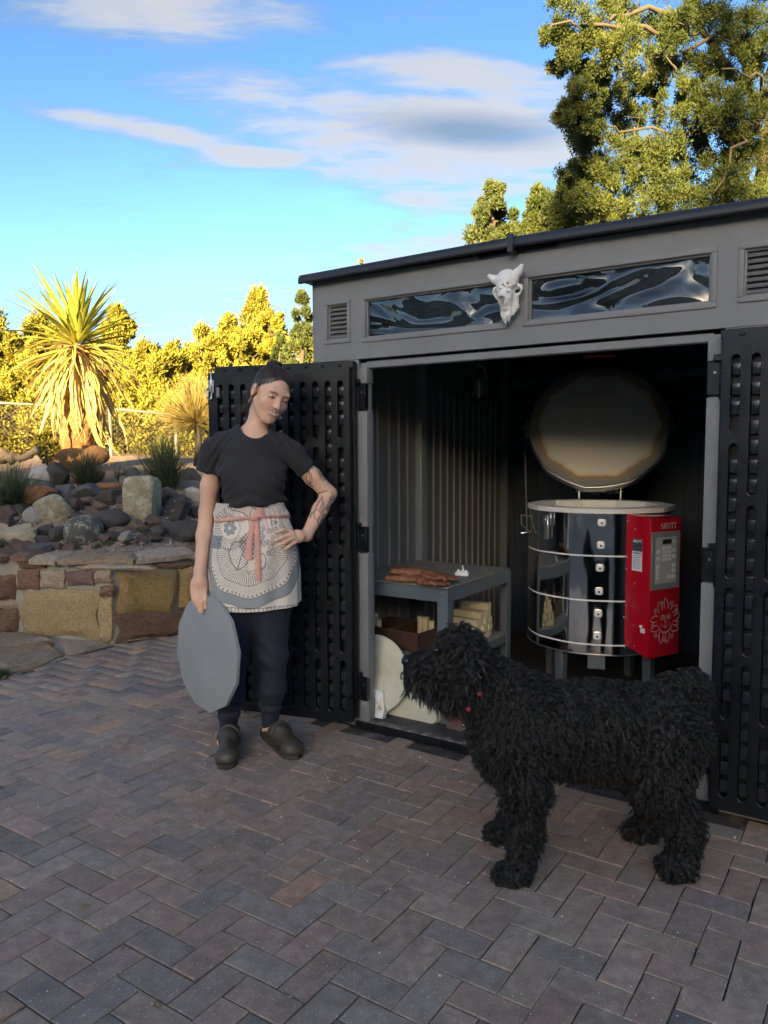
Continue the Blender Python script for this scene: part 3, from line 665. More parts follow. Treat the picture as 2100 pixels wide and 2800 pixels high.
# radiant sun face emblem
g = MB(); P = []; cx, cy, fr = .112, .458, .052
def pol(a, r): return (cx + r * math.cos(a), cy + r * 1.06 * math.sin(a))
for k in range(18):
    a = 2 * math.pi * k / 18 + .1; big = k % 2 == 0; r0, r1 = fr * 1.12, (.108 if big else .102); tw = .20 if big else .09; bend = .13 * (1 if k % 4 < 2 else -1)
    if big:
        P.append(([pol(a - tw, r0), pol(a - tw * 1.15 + bend * .2, r0 + .016), pol(a - tw * .55 + bend * .7, r0 + .034), pol(a + bend, r1)], [.0035, .0055, .0045, .001]))
        P.append(([pol(a + tw, r0), pol(a + tw * 1.0 + bend * .2, r0 + .016), pol(a + tw * .5 + bend * .8, r0 + .034), pol(a + bend, r1)], [.0025, .004, .004, .001]))
    else:
        for o_ in (-.09, 0, .09): P.append(([pol(a + o_, r0 + .018), pol(a + o_ + bend * .4, r0 + .034), pol(a + o_ + bend * .6, r1 - abs(o_) * .06)], [.001, .0038, .001]))
P.append(([pol(a, fr) for a in np.linspace(R_(195), R_(345), 20)], [.002 + .004 * math.sin(math.pi * i / 19) for i in range(20)]))
for sx in (-1, 1):
    ex = cx + sx * .021
    P.append(([(ex + .013 * math.cos(a), cy + .014 + .0065 * math.sin(a)) for a in np.linspace(0, 2 * math.pi, 13)], .0022)); P.append(([(ex - .002, cy + .014), (ex + .002, cy + .014)], .005))
    P.append(([(ex - sx * .014, cy + .021), (ex, cy + .031), (ex + sx * .017, cy + .023)], [.004, .0045, .001])); P.append(([(cx + sx * .032, cy - .008), (cx + sx * .026, cy - .02), (cx + sx * .03, cy - .028)], [.001, .003, .001]))
P += [([(cx - .008, cy + .03), (cx - .003, cy + .012), (cx - .004, cy - .006), (cx + .002, cy - .01), (cx + .007, cy - .004), (cx + .004, cy + .002)], .0028), ([(cx - .014, cy - .024), (cx - .005, cy - .02), (cx, cy - .023), (cx + .005, cy - .02), (cx + .014, cy - .024)], .0028), ([(cx - .01, cy - .027), (cx, cy - .034), (cx + .01, cy - .027)], .0035)]
strokes(g, P, FACE @ Matrix.Translation((0, 0, -.0035)) @ Matrix.Identity(4)); tag(g.build('sun_emblem', M_PRINT, box), kind='stuff')
SIDE = MBX @ Matrix(((0, 0, -1, -.0012), (-1, 0, 0, bd), (0, 1, 0, 0), (0, 0, 0, 1)))     # drawing plane on the box side towards the peep plugs
lb = MB().box(.04, .102, .70, .855, 0, .0006, SIDE).build('warning_label', M_KEY, box)
MB().box(.04, .102, .795, .855, .0006, .0011, SIDE).build('label_header', M_TEXT, lb)
flat_text('SKUTT', .016, SIDE @ Matrix.Translation((.071, .838, .0012)), M_KEY, lb, 'header_print', .0006)
flat_text('WARNING', .0105, SIDE @ Matrix.Translation((.071, .782, .001)), M_TEXT, lb, 'warning_print', .0003)
for i in range(8): MB().box(.045, .097 - .006 * (i % 3), .772 - i * .0085, .7745 - i * .0085, .0006, .001, SIDE).build('text_line', M_KGREY, lb)
MB().box(.10, .128, .405, .428, 0, .0006, SIDE).build('small_label', M_KEY, box); MB().lathe([(.008, 0), (.007, .01), (.003, .014)], 10, SIDE @ Matrix.Translation((.108, .436, 0))).build('toggle', M_STEEL, box)
for sx_, z in ((.006, .935), (.006, .76), (.006, .70), (.006, .52), (.006, .46), (.006, .31), (.055, .90), (.06, .64), (.065, .33)):
    MB().lathe([(.0035, 0), (.003, .002), (.001, .0028)], 8, SIDE @ Matrix.Translation((sx_, z, 0))).build('screw', M_BOLT, box)
# ------------------------------------------------------------------ raised lid
KI = Matrix.Translation(KC) @ Matrix.Rotation(K_RZ, 4, 'Z'); KIi = KI.inverted()
lc = KIi @ V(1.240, 4.47, 1.452); LR = .405; TILT = R_(28)
ML = Matrix.Translation(lc) @ Matrix.Rotation(-TILT, 4, 'X') @ Matrix.Rotation(R_(90), 4, 'X')          # local z points to the patio
t = NT('fired_lid'); tc = t.n('ShaderNodeTexCoord'); sp = t.n('ShaderNodeSeparateXYZ'); t.l(tc.outputs['Object'], sp.inputs[0])
ang_ = t.math('ARCTAN2', sp.outputs[1], sp.outputs[0]); rad = t.math('SQRT', t.math('ADD', t.math('MULTIPLY', sp.outputs[0], sp.outputs[0]), t.math('MULTIPLY', sp.outputs[1], sp.outputs[1])))
md = t.math('PINGPONG', t.math('ADD', ang_, 10 * math.pi + math.pi / 10 - A0 * 0), math.pi / 10); polyr = t.math('MULTIPLY', rad, t.math('COSINE', md))
nz = t.noise(14, 5, .65, t.coord('Object')); pr_ = t.math('ADD', polyr, t.math('MULTIPLY', t.math('SUBTRACT', nz, .5), .035))
colr = t.ramp(t.math('MULTIPLY', pr_, 2.4), [(.0, (.76, .71, .60)), (.72, (.78, .72, .60)), (.775, (.68, .55, .38)), (.80, (.42, .24, .10)), (.835, (.30, .245, .18)), (.88, (.22, .21, .19)), (1, (.2, .195, .19))])
chip = t.ramp(t.noise(70, 4, .7, t.coord('Object')), [(.60, 0.0), (.66, 1.0)]); edge = t.ramp(t.math('MULTIPLY', pr_, 2.4), [(.86, 0.0), (.9, 1.0)]); patch = t.ramp(t.noise(6, 3, .6, t.coord('Object')), [(.5, 0.0), (.6, 1.0)])
t.set(col=t.mix(t.math('MULTIPLY', t.math('MULTIPLY', chip, edge), patch), colr, (.6, .58, .53)), rough=.85); t.bump(nz, .1, .004); M_LID = t.m
lid = bpy.data.objects.new('lid', None); link(lid, kiln); lid.matrix_local = ML
LJ = rounded(LR, 10, 6, R_(9), .55)
MB().prism([(x * .985, y * .985) for x, y in LJ], -.05, .018).build('lid_brick', M_LID, lid, .006, 2)
MB().prism(LJ, -.054, .004).build('lid_band', M_STEEL, lid, .004, 2)
h = MB()                                                               # red handle at the top edge
for sx in (-1, 1): h.tube([(sx * .098, LR - .02, -.03), (sx * .095, LR + .085, -.012)], .0035, 6)
h.build('handle_wire', M_STEEL, lid); MB().tube([(-.092, LR + .086, -.012), (.092, LR + .086, -.012)], .013, 10).build('handle_grip', M_RED, lid, smooth=40)
for sx in (-1, 1):                                                    # side straps and pivots
    MB().box(sx * LR - .006, sx * LR + .006, -.055, .055, -.035, -.005).build('side_strap', M_STEEL, lid, .002)
    MB().tube([(sx * (LR - .01), .01, -.02), (sx * (LR + .024), .01, -.02)], .004, 6).build('pivot_pin', M_STEEL, lid)
# spring hinge between rim and lid
hg = MB(); yb = .335; zb = ZT + .02
for sx in (-.115, .115): hg.box(sx - .004, sx + .004, yb - .02, yb + .05, ZT - .02, 1.11)
hg.tube([(-.135, yb, zb + .04), (.135, yb, zb + .04)], .005, 8); hinge = hg.build('lid_hinge', M_STEEL, kiln)
for a, b_ in ((-.055, .005), (.035, .10)):
    MB().tube([(a + (b_ - a) * i / 72, yb + .016 * math.cos(i * .87), zb + .04 + .016 * math.sin(i * .87)) for i in range(73)], .0034, 5).build('spring', M_DARK, hinge)
# prop rod hanging from the lid's left pivot
q = ML @ V(-LR - .018, .01, -.02); lo = KIi @ V(.758, 4.06, .88)
MB().tube([q, q * .5 + lo * .5, lo, lo + V(-.03, .0, -.004)], .0045, 6).build('prop_rod', M_STEEL, kiln)
MB().tube([(-KR + .01, -.04, ZT - .06), (-KR - .03, -.05, ZT - .05), (-KR - .028, -.05, ZT - .10), (-KR + .02, -.10, ZT - .14)], .004, 6).build('rod_guide', M_STEEL, kiln)
# ------------------------------------------------------------------ steel bench in the shed
def shed_thing(name, label, cat, s, n, z, rz=0.0, group=None): return empty(name, label, cat, sh(s, n, z), SH_ANG + rz, group)
M_BENCH = plain('blue_grey_paint', (.105, .135, .15), .42, .12, 7, .05, 80)
t = NT('dusty_top'); c = t.coord('Object'); n1 = t.noise(5, 5, .65, c, .4); n2 = t.noise(28, 5, .7, c, 1.0)
k = t.mix(t.ramp(n2, [(.45, 0.0), (.55, 1.0)]), (.12, .14, .145), (.28, .26, .21)); k = t.mix(t.ramp(n1, [(.4, 0.0), (.62, 1.0)]), k, (.19, .19, .175)); t.set(col=k, rough=.6); M_BTOP = t.m
BX0, BX1, BY0, BY1, BZ = -.245, .345, .17, .86, .687
bench = shed_thing('work_table', 'blue-grey steel work table with a dusty top inside the shed', 'table', 0, 0, 0.035)
BZl = BZ - .035
MB().box(BX0, BX1, BY0, BY1, BZl - .012, BZl).build('table_top', M_BTOP, bench, .003)
for x0, x1, y0, y1 in ((BX0, BX1, BY0 + .001, BY0 + .004), (BX0, BX1, BY1 - .004, BY1 - .001), (BX0 + .001, BX0 + .004, BY0, BY1), (BX1 - .004, BX1 - .001, BY0, BY1)): MB().box(x0, x1, y0, y1, BZl - .075, BZl - .013).build('apron', M_BENCH, bench)
for x, y, sx, sy in ((BX1, BY0, -1, 1), (BX0, BY0, 1, 1), (BX1, BY1, -1, -1), (BX0, BY1, 1, -1)):
    g = MB(); xa, ya = x - sx * .004, y - sy * .004
    g.box(min(xa, xa + sx * .058), max(xa, xa + sx * .058), min(ya, ya + sy * .004), max(ya, ya + sy * .004), 0, BZl - .014); g.box(min(xa, xa + sx * .004), max(xa, xa + sx * .004), min(ya, ya + sy * .05), max(ya, ya + sy * .05), 0, BZl - .014)
    lg = g.build('leg', M_BENCH, bench)
    for z in (.03, .055): MB().lathe([(.006, 0), (.005, .004)], 8, Matrix.Translation((xa + sx * .03, ya, BZl - z)) @ Matrix.Rotation(R_(90 * sy), 4, 'X')).build('bolt', M_BOLT, lg)
SHZ = .335 - .035
MB().box(BX0 + .005, BX1 - .005, BY0 + .005, BY1 - .005, SHZ - .012, SHZ).build('lower_shelf', M_BTOP, bench)
MB().box(BX1 - .006, BX1 - .003, BY0 + .01, BY1 - .01, SHZ - .045, SHZ - .001).build('shelf_lip', M_BENCH, bench); MB().box(BX0, BX1, BY0 + .004, BY0 + .007, SHZ - .045, SHZ - .001).build('shelf_lip', M_BENCH, bench)
# ------------------------------------------------------------------ leather gauntlets
t = NT('tan_leather'); c = t.coord('Object'); n = t.noise(16, 5, .65, c, .3); t.set(col=t.ramp(n, [(.3, (.13, .05, .022)), (.55, (.25, .10, .042)), (.75, (.38, .18, .085))]), rough=.62); t.bump(t.noise(50, 5, .7, c, .5), .5, .006); M_LEATHER = t.m
def glove(name, flip, seed):
    S = SDF((-.02, -.08, -.02), (.36, .09, .07), .0045); r = np.random.default_rng(seed)
    S.cone((.012, 0, .02), (.10, 0, .022), .024, .022, .02); S.cone((.012, .035 * flip, .018), (.11, .028 * flip, .02), .022, .02, .02); S.cone((.012, -.035 * flip, .018), (.11, -.028 * flip, .02), .022, .02, .02)
    S.cone((.10, 0, .024), (.22, 0, .02), .026, .024, .025); S.cone((.19, .022, .018), (.24, .026, .018), .022, .02, .02); S.cone((.19, -.022, .018), (.24, -.026, .018), .022, .02, .02)
    for i, (y, L) in enumerate(((-.036, .055), (-.013, .085), (.011, .09), (.034, .072))):
        S.chain([(.235, y, .02), (.235 + L * .6, y * 1.1, .026 - .004 * i), (.235 + L, y * 1.15 + .004, .014)], [.0145, .0135, .0115], .010)
    S.chain([(.17, -.03 * flip, .02), (.205, -.055 * flip, .022), (.25, -.06 * flip, .014)], [.015, .0135, .011], .012)
    P, Q = S.mesh(); P = smooth_mesh(P, Q, 1); N = vnormals(P, Q)
    P += N * (np.sin(P[:, 0] * 150 + wnoise(P, 30, seed) * 2.5) * .0018 + wnoise(P, 60, seed + 1) * .0012)[:, None]
    P[:, 2] = np.maximum(P[:, 2] * .74, .001)
    return P, Q
for i, (s, n, rz, fl, lab) in enumerate(((.02, .225, .05, 1, 'tan leather gauntlet lying flat on the steel table'), (.015, .208, -.12, -1, 'lower tan leather gauntlet with fingers over the table edge'))):
    P, Q = glove('gauntlet', fl, i); o = np_mesh('work_glove', P, Q, M_LEATHER, smooth=True); o.location = sh(s, n, BZ + (.033 if i == 0 else .0)); o.rotation_euler = (0, 0, SH_ANG + rz)
    if i == 0: o.rotation_euler = (0, R_(3), SH_ANG + rz)
    tag(o, lab, 'glove', 'leather gloves on the table')
# witness cones in a white holder
o = shed_thing('cone_holder', 'small white ceramic cone holder on the table beside the gloves', 'cone holder', .245, .50, BZ, .2)
MB().box(-.035, .035, -.016, .016, 0, .018).build('holder', M_WHITE, o, .004, 2)
for x in (-.02, .0, .02): MB().lathe([(.009, .016), (.008, .024), (.004, .03)], 10, Matrix.Translation((x, 0, 0))).build('plug', M_WHITE, o, smooth=True)
MB().tube([(.008, 0, .02), (.002, 0, .05)], .004, 6).build('cone', M_WHITE, o)
# ------------------------------------------------------------------ stack of kiln posts on the lower shelf
t = NT('cream_post'); c = t.coord('Object'); n = t.noise(22, 5, .7, c); t.set(col=t.mix(t.obrnd(), t.ramp(n, [(.3, (.40, .32, .18)), (.6, (.55, .45, .27))]), t.ramp(n, [(.3, (.46, .36, .19)), (.6, (.62, .52, .33))])), rough=.85); t.bump(n, .3, .005); M_POSTC = t.m
pm = MB().box(-.08, .08, -.0185, .0185, 0, .0365).mesh('kiln_post', .004, 2); pm.materials.append(M_POSTC); shade(pm, 40)
rows = [5, 5, 4, 3, 1]
for i, nr in enumerate(rows):
    for j in range(nr):
        o = bpy.data.objects.new('kiln_post', pm); link(o); o.location = sh(.215 + rng.normal(0, .006), .575 + (j + (5 - nr) * .75) * .0385 + rng.normal(0, .001), .336 + i * .037); o.rotation_euler = (0, 0, SH_ANG + rng.normal(0, .03))
        lab = 'cream square kiln post alone on top of the stacked posts' if i == 4 else 'cream square kiln post in the ' + ('bottom', 'second', 'third', 'fourth')[i] + ' layer of the stack under the table'
        tag(o, lab, 'kiln post', 'kiln posts stacked under the table')
# tray of short posts
M_RUST = plain('rusty_tray', (.07, .035, .022), .6, .4, 18, .2, 60, metal=.2)
tr = shed_thing('parts_tray', 'rusty brown metal tray of upright kiln posts under the table', 'tray', -.02, .36, .336, -.08)
for x0, x1, y0, y1 in ((-.18, .18, -.12, -.114), (-.18, .18, .114, .12), (-.18, -.174, -.12, .12), (.174, .18, -.12, .12), (-.004, .004, -.114, .114)): MB().box(x0, x1, y0, y1, 0, .095).build('tray_side', M_RUST, tr, .001)
MB().box(-.18, .18, -.12, .12, 0, .005).build('tray_floor', M_RUST, tr)
sp = MB().lathe([(.012, 0), (.012, .085)], 6).mesh('short_post', .001); sp.materials.append(M_WHITE); sp2 = MB().box(-.013, .013, -.013, .013, 0, .13).mesh('square_post', .003); sp2.materials.append(M_POSTC)
for i, (x, y, mm, z) in enumerate(((-.15, -.09, sp2, .005), (-.12, -.085, sp2, .0), (-.09, -.09, sp2, -.01), (-.135, -.055, sp2, .02), (.075, .05, sp2, .0), (.105, .055, sp2, .0), (.14, .05, sp2, -.02))):
    o = bpy.data.objects.new('short_kiln_post', mm); link(o); p = sh(-.02 + x, .36 + y, .342); o.location = p; o.rotation_euler = (0, 0, SH_ANG + .3 * i); o.scale = (1, 1, 1 + z * 6)
    tag(o, 'short cream kiln post standing upright in the rusty tray', 'kiln post', 'short posts in the tray')
# ------------------------------------------------------------------ kiln shelves leaning by the doorway
t = NT('kiln_wash'); c = t.coord('Object'); n = t.noise(7, 6, .65, c); n2 = t.noise(60, 4, .7, c); k = t.ramp(n, [(.3, (.55, .52, .38)), (.6, (.68, .66, .53))]); k = t.mix(t.ramp(n2, [(.66, 0.0), (.72, .5)]), k, (.35, .3, .2)); t.set(col=k, rough=.85); t.bump(n2, .1, .003); M_WASH = t.m
d = MB().lathe([(.186, -.008), (.19, -.004), (.19, .004), (.186, .008)], 48).build('round_kiln_shelf', M_WASH, smooth=40)
d.matrix_world = Matrix.Translation(sh(-.032, .118, .232)) @ Matrix.Rotation(SH_ANG, 4, 'Z') @ Matrix.Rotation(R_(90 - 9), 4, 'X')
tag(d, 'round cream kiln shelf leaning upright inside the shed doorway', 'kiln shelf')
hp = [(-.15, 0), (.13, 0), (.15, .02), (.15, .10), (.105, .20), (.0, .25), (-.105, .20), (-.15, .10)]
for i in range(3):
    o = MB().prism(hp, -.008, .008).build('half_kiln_shelf', M_WASH, bevel=.003, seg=2)
    o.matrix_world = Matrix.Translation(sh(.155 + .008 * i, .140 + .019 * i, .036)) @ Matrix.Rotation(SH_ANG, 4, 'Z') @ Matrix.Rotation(R_(90 - 7), 4, 'X')
    tag(o, ['cream half-round kiln shelf at the front of the leaning set', 'cream half-round kiln shelf in the middle of the leaning set', 'cream half-round kiln shelf against the wall side of the leaning set'][i], 'kiln shelf', 'half shelves leaning together')
t = NT('glazed_crumbling'); c = t.coord('Object'); n = t.noise(20, 5, .7, c, .5); sp_ = t.n('ShaderNodeSeparateXYZ'); t.l(t.coord('Object'), sp_.inputs[0])
t.set(col=t.ramp(n, [(.35, (.80, .82, .83)), (.55, (.74, .72, .66)), (.64, (.42, .29, .11)), (.75, (.3, .2, .08))]), rough=.5); M_CRACK = t.m
o = MB().prism([(-.05, 0), (.045, -.004), (.05, .03), (.03, .125), (-.05, .13)], -.018, .018).build('cracked_slab', M_CRACK, bevel=.004, seg=2); o.matrix_world = Matrix.Translation(sh(.012, .062, .042)) @ Matrix.Rotation(SH_ANG + .05, 4, 'Z') @ Matrix.Rotation(R_(90 - 14), 4, 'X')
tag(o, 'small chipped white slab with yellow edges on the shed sill', 'slab')
# red toy wagon on a wood block
M_WOOD = plain('weathered_wood', (.13, .085, .06), .8, .35, 24, .3, 90); M_TOYRED = plain('faded_red', (.30, .03, .03), .45, .12, 10)
o = MB().box(0, .15, 0, .09, 0, .042).build('wood_block', M_WOOD, bevel=.003); o.location = sh(.362, .122, .0355); o.rotation_euler = (0, 0, SH_ANG); tag(o, 'short weathered wood block under the red toy wagon', 'wood block')
w = shed_thing('toy_wagon', 'small red toy wagon with a white spoked wheel on a wood block', 'toy wagon', .355, .13, .078)
g = MB(); g.box(0, .15, 0, .085, .012, .018); g.box(0, .15, 0, .005, .018, .066); g.box(0, .15, .08, .085, .018, .066); g.box(0, .005, .005, .08, .018, .066); g.box(.145, .15, .005, .08, .018, .066); g.build('wagon_tray', M_TOYRED, w, .002)
MB().box(-.004, .154, -.007, -.001, .0, .012).build('wagon_rim', M_TOYRED, w, .002)
for y in (-.014, .098):
    for x in (.128,):
        M = Matrix.Translation((x, y, -.004)) @ Matrix.Rotation(R_(90), 4, 'X'); wh = MB().lathe([(.030, -.005), (.031, 0), (.030, .005)], 24, M).build('wheel', M_DARK, w, smooth=40)
        for a in range(10): MB().box(.006, .027, -.0022, .0022, .0052, .0075, M @ Matrix.Rotation(a * math.pi / 5, 4, 'Z')).build('spoke', M_WHITE, wh)
        MB().lathe([(.006, 0), (.005, .010)], 10, M).build('hub', M_WHITE, wh)
# ------------------------------------------------------------------ lantern hanging from the roof
lt = empty('camping_lantern', 'grey and chrome camping lantern hanging from the shed roof', 'lantern', (.556, 4.5, 1.585))
M_SMOKE = plain('smoked_globe', (.10, .11, .12), .15, .05); 
MB().lathe([(.05, 0), (.053, .008), (.053, .022), (.044, .034), (.036, .042)], 20).build('base', M_DARK, lt, smooth=40)
MB().lathe([(.038, .042), (.040, .05), (.040, .125), (.034, .132)], 20).build('globe', M_SMOKE, lt, smooth=40)
for a in (20, 140, 260): MB().tube([(.044 * math.cos(R_(a)), .044 * math.sin(R_(a)), .03), (.044 * math.cos(R_(a)), .044 * math.sin(R_(a)), .135)], .004, 6).build('guard_rod', M_STEEL, lt)
MB().lathe([(.042, .132), (.04, .145), (.022, .158), (.012, .175)], 20).build('cap', M_POST, lt, smooth=40)
MB().tube([(-.04, 0, .14), (-.03, 0, .20), (0, 0, .225), (.03, 0, .20), (.04, 0, .14)], .0025, 6).build('bail', M_STEEL, lt); MB().tube([(0, 0, .222), (.004, 0, .25), (0, 0, .29), (0, .0, .45)], .0025, 5).build('hook', M_STEEL, lt)
# loose board and brick lying under the kiln
o = MB().box(-.16, .16, -.045, .045, 0, .03).build('loose_brick', plain('red_brick', (.20, .085, .06), .85, .2, 20, .3, 80), bevel=.003); o.location = sh(.42, .92, .0355); o.rotation_euler = (0, 0, SH_ANG + 1.2); tag(o, 'reddish slab lying on the shed floor by the kiln legs', 'brick')
# ------------------------------------------------------------------ unseen house added behind the photographer; its pale walls brighten the kiln's reflection
M_STUCCO = plain('tan_stucco', (.60, .48, .35), .9, .1, 3, .5, 60); M_TRIM = plain('dark_trim', (.05, .04, .035), .5, .1); M_GLASS = NT('house_glass').set(col=(.02, .025, .03), rough=.05, spec=.8).m
hs_ = empty('added_house', 'tan stucco house with flat parapet roof, added unseen across the patio', 'house', (-2.5, -9.0, 0))
HX0, HX1, HH = -5.6, 5.4, 3.1
MB().box(HX0, HX1, -7.0, 0, -.05, HH - .35).build('wall', M_STUCCO, hs_, .04, 2); MB().box(HX0 - .06, HX1 + .06, -7.05, .06, HH - .35, HH).build('parapet', M_STUCCO, hs_, .06, 2)
for x, z, w, h in ((-5, 1.0, 1.4, 1.2), (-1.2, 1.0, 1.8, 1.3), (4.2, 1.0, 1.2, 1.2)):
    wd_ = MB().box(x - w / 2, x + w / 2, .0, .03, z, z + h).build('window', M_GLASS, hs_)
    for a, b, c, d in ((x - w/2 - .07, x + w/2 + .07, z - .08, z), (x - w/2 - .07, x + w/2 + .07, z + h, z + h + .07), (x - w/2 - .07, x - w/2, z, z + h), (x + w/2, x + w/2 + .07, z, z + h), (x - .02, x + .02, z, z + h)): MB().box(a, b, .0, .07, c, d).build('frame', M_TRIM, wd_)
dd = MB().box(1.2, 2.15, .0, .05, .0, 2.05).build('door', plain('blue_door', (.06, .12, .16), .5), hs_, .01); MB().box(2.02, 2.06, .05, .1, .98, 1.1).build('handle', M_STEEL, dd)
for i in range(12): MB().tube([(HX0 + .7 + i * 1.15, -.1, HH - .62), (HX0 + .7 + i * 1.15, .45, HH - .62)], .09, 10).build('beam_end', M_WOOD, hs_)
# unseen ridge added behind the photographer, blocking the low sun to shade the patio
HC_ = 16.3; hx = np.linspace(-150, 130, 60); hy = np.concatenate([np.linspace(-160, -60, 22), np.linspace(-57, -38, 6)]); X, Y = np.meshgrid(hx, hy, indexing='ij'); prof = np.interp(Y, [-160, -110, -64, -60, -38], [4, 13.5, HC_ - .3, HC_, -1]); Z = prof * (1 + .02 * np.sin(X * .045) * np.clip((-62 - Y) / 40, 0, 1)) + .25 * np.sin(X * .31) * (np.abs(Y + 60) < 8) + .8 * np.sin(X * .12 + Y * .2) * np.clip((-66 - Y) / 10, 0, 1)
idx = np.arange(X.size).reshape(X.shape); q = np.stack([idx[:-1, :-1], idx[1:, :-1], idx[1:, 1:], idx[:-1, 1:]], -1).reshape(-1, 4)
t = NT('wooded_slope'); c = t.coord('World'); t.set(col=t.ramp(t.noise(.6, 6, .7, c), [(.35, (.05, .06, .025)), (.55, (.12, .10, .05)), (.7, (.25, .18, .11))]), rough=.95); tag(np_mesh('shade_hill', np.stack([X, Y, Z], -1).reshape(-1, 3), q, t.m, smooth=True), kind='structure')
# ------------------------------------------------------------------ raised planting bed behind the stone wall
def wall_dist(x, y):
    """signed distance behind the wall line (vectorised)"""
    best = np.full(np.shape(x), 1e9); sgn = np.zeros(np.shape(x))
    for a, b in zip(WALL_PTS, WALL_PTS[1:]):
        dx, dy = b.x - a.x, b.y - a.y; L2 = dx*dx + dy*dy; t = np.clip(((x - a.x)*dx + (y - a.y)*dy) / L2, 0, 1)
        d = np.hypot(x - a.x - t*dx, y - a.y - t*dy); s = np.sign(dx*(y - a.y) - dy*(x - a.x)); m = d < best - 1e-9; best = np.where(m, d, best); sgn = np.where(m, s, sgn)
    return best * sgn
WTOP = .575
def bed_h(x, y):
    x = np.asarray(x, float); y = np.asarray(y, float); d = wall_dist(x, y)
    h = np.interp(d, [-.2, 0, .30, .5, 1.0, 1.6, 3.1, 5, 9, 30, 80], [.5, .55, .575, .66, .86, 1.0, 1.19, 1.26, 1.29, 1.27, 1.2])
    return h + .02 * np.sin(x * 3.1 + y * 1.7) * np.clip(d, 0, 1) + .012 * np.sin(x * 7.3 - y * 5.1) * np.clip(d, 0, 1)
def at_bed(px, py):
    d = pray(px, py); t = 4.5
    while t < 60:
        p = C0 + d * t
        if p.z < float(bed_h(p.x, p.y)) and wall_dist(p.x, p.y) > 0: break
        t += .02
    return C0 + d * t
def axis(a, b, s0, s1):
    out = [a]
    while out[-1] < b: out.append(out[-1] + s0 + (s1 - s0) * (out[-1] - a) / (b - a))
    return np.array(out)
gx = np.concatenate([-axis(1.0, 90, .16, 9)[::-1], np.arange(-.9, 3, .3), axis(3, 90, .4, 9)]); gy_ = axis(5.0, 140, .13, 9)
X, Y = np.meshgrid(gx, gy_, indexing='ij'); Z = bed_h(X, Y); D = wall_dist(X, Y); n1, n2 = X.shape
vs = np.stack([X, Y, Z], -1).reshape(-1, 3); idx = np.arange(n1 * n2).reshape(n1, n2); q = np.stack([idx[:-1, :-1], idx[1:, :-1], idx[1:, 1:], idx[:-1, 1:]], -1).reshape(-1, 4)
ok = (D.reshape(-1)[q] > -.12).all(1); P2 = vs[q].mean(1); loc = (P2[:, :2] - np.array([SH_O.x, SH_O.y])) @ np.array([[S_.x, N_.x], [S_.y, N_.y]])
ok &= ~((loc[:, 0] > SH_L - .25) & (loc[:, 1] > -.4) & (loc[:, 1] < SH_D + .6) & (loc[:, 0] < SH_R + 6))
t = NT('gravel_bed'); c = t.coord('World'); v = t.vor(42, c, out='Color'); k = t.mix(.55, t.ramp(t.noise(5, 5, .6, c), [(.3, (.22, .14, .10)), (.7, (.36, .26, .19))]), t.ramp(v, [(.1, (.16, .11, .085)), (.5, (.33, .23, .17)), (.9, (.45, .38, .31))])); t.set(col=k, rough=.95); t.bump(t.vor(42, c), .8, .02); M_GRAVEL = t.m
bed = np_mesh('garden_bed', vs, q[ok], M_GRAVEL, smooth=True); tag(bed, kind='structure')
# loose pebbles on the bed near the wall
pv, pf = [], []
for i in range(2600):
    u = rng.uniform(); a = V(-3.7, 5.4, 0).lerp(V(-1.1, 6.0, 0), u); x = a.x + rng.normal(0, .25); y = a.y + rng.uniform(-.5, 1.6); d = float(wall_dist(x, y))
    if d < .16 or d > 1.8: continue
    r = abs(rng.normal(.007, .004)) + .004; z = float(bed_h(x, y)) + r * .4; n0 = len(pv)
    for k in ((1,0,0),(-1,0,0),(0,1,0),(0,-1,0),(0,0,.7),(0,0,-.7)): pv.append((x + k[0]*r*rng.uniform(.6,1.4), y + k[1]*r*rng.uniform(.6,1.4), z + k[2]*r))
    pf += [[n0 + a_ for a_ in qq] for qq in ((0,2,4),(2,1,4),(1,3,4),(3,0,4),(2,0,5),(1,2,5),(3,1,5),(0,3,5))]
t = NT('pebble'); c = t.coord('World'); t.set(col=t.ramp(t.vor(30, c, out='Color'), [(.1, (.20, .13, .10)), (.5, (.38, .27, .21)), (.9, (.5, .43, .36))]), rough=.9)
tag(np_mesh('gravel', pv, pf, t.m), 'pinkish gravel scattered over the raised bed', 'gravel', kind='stuff')
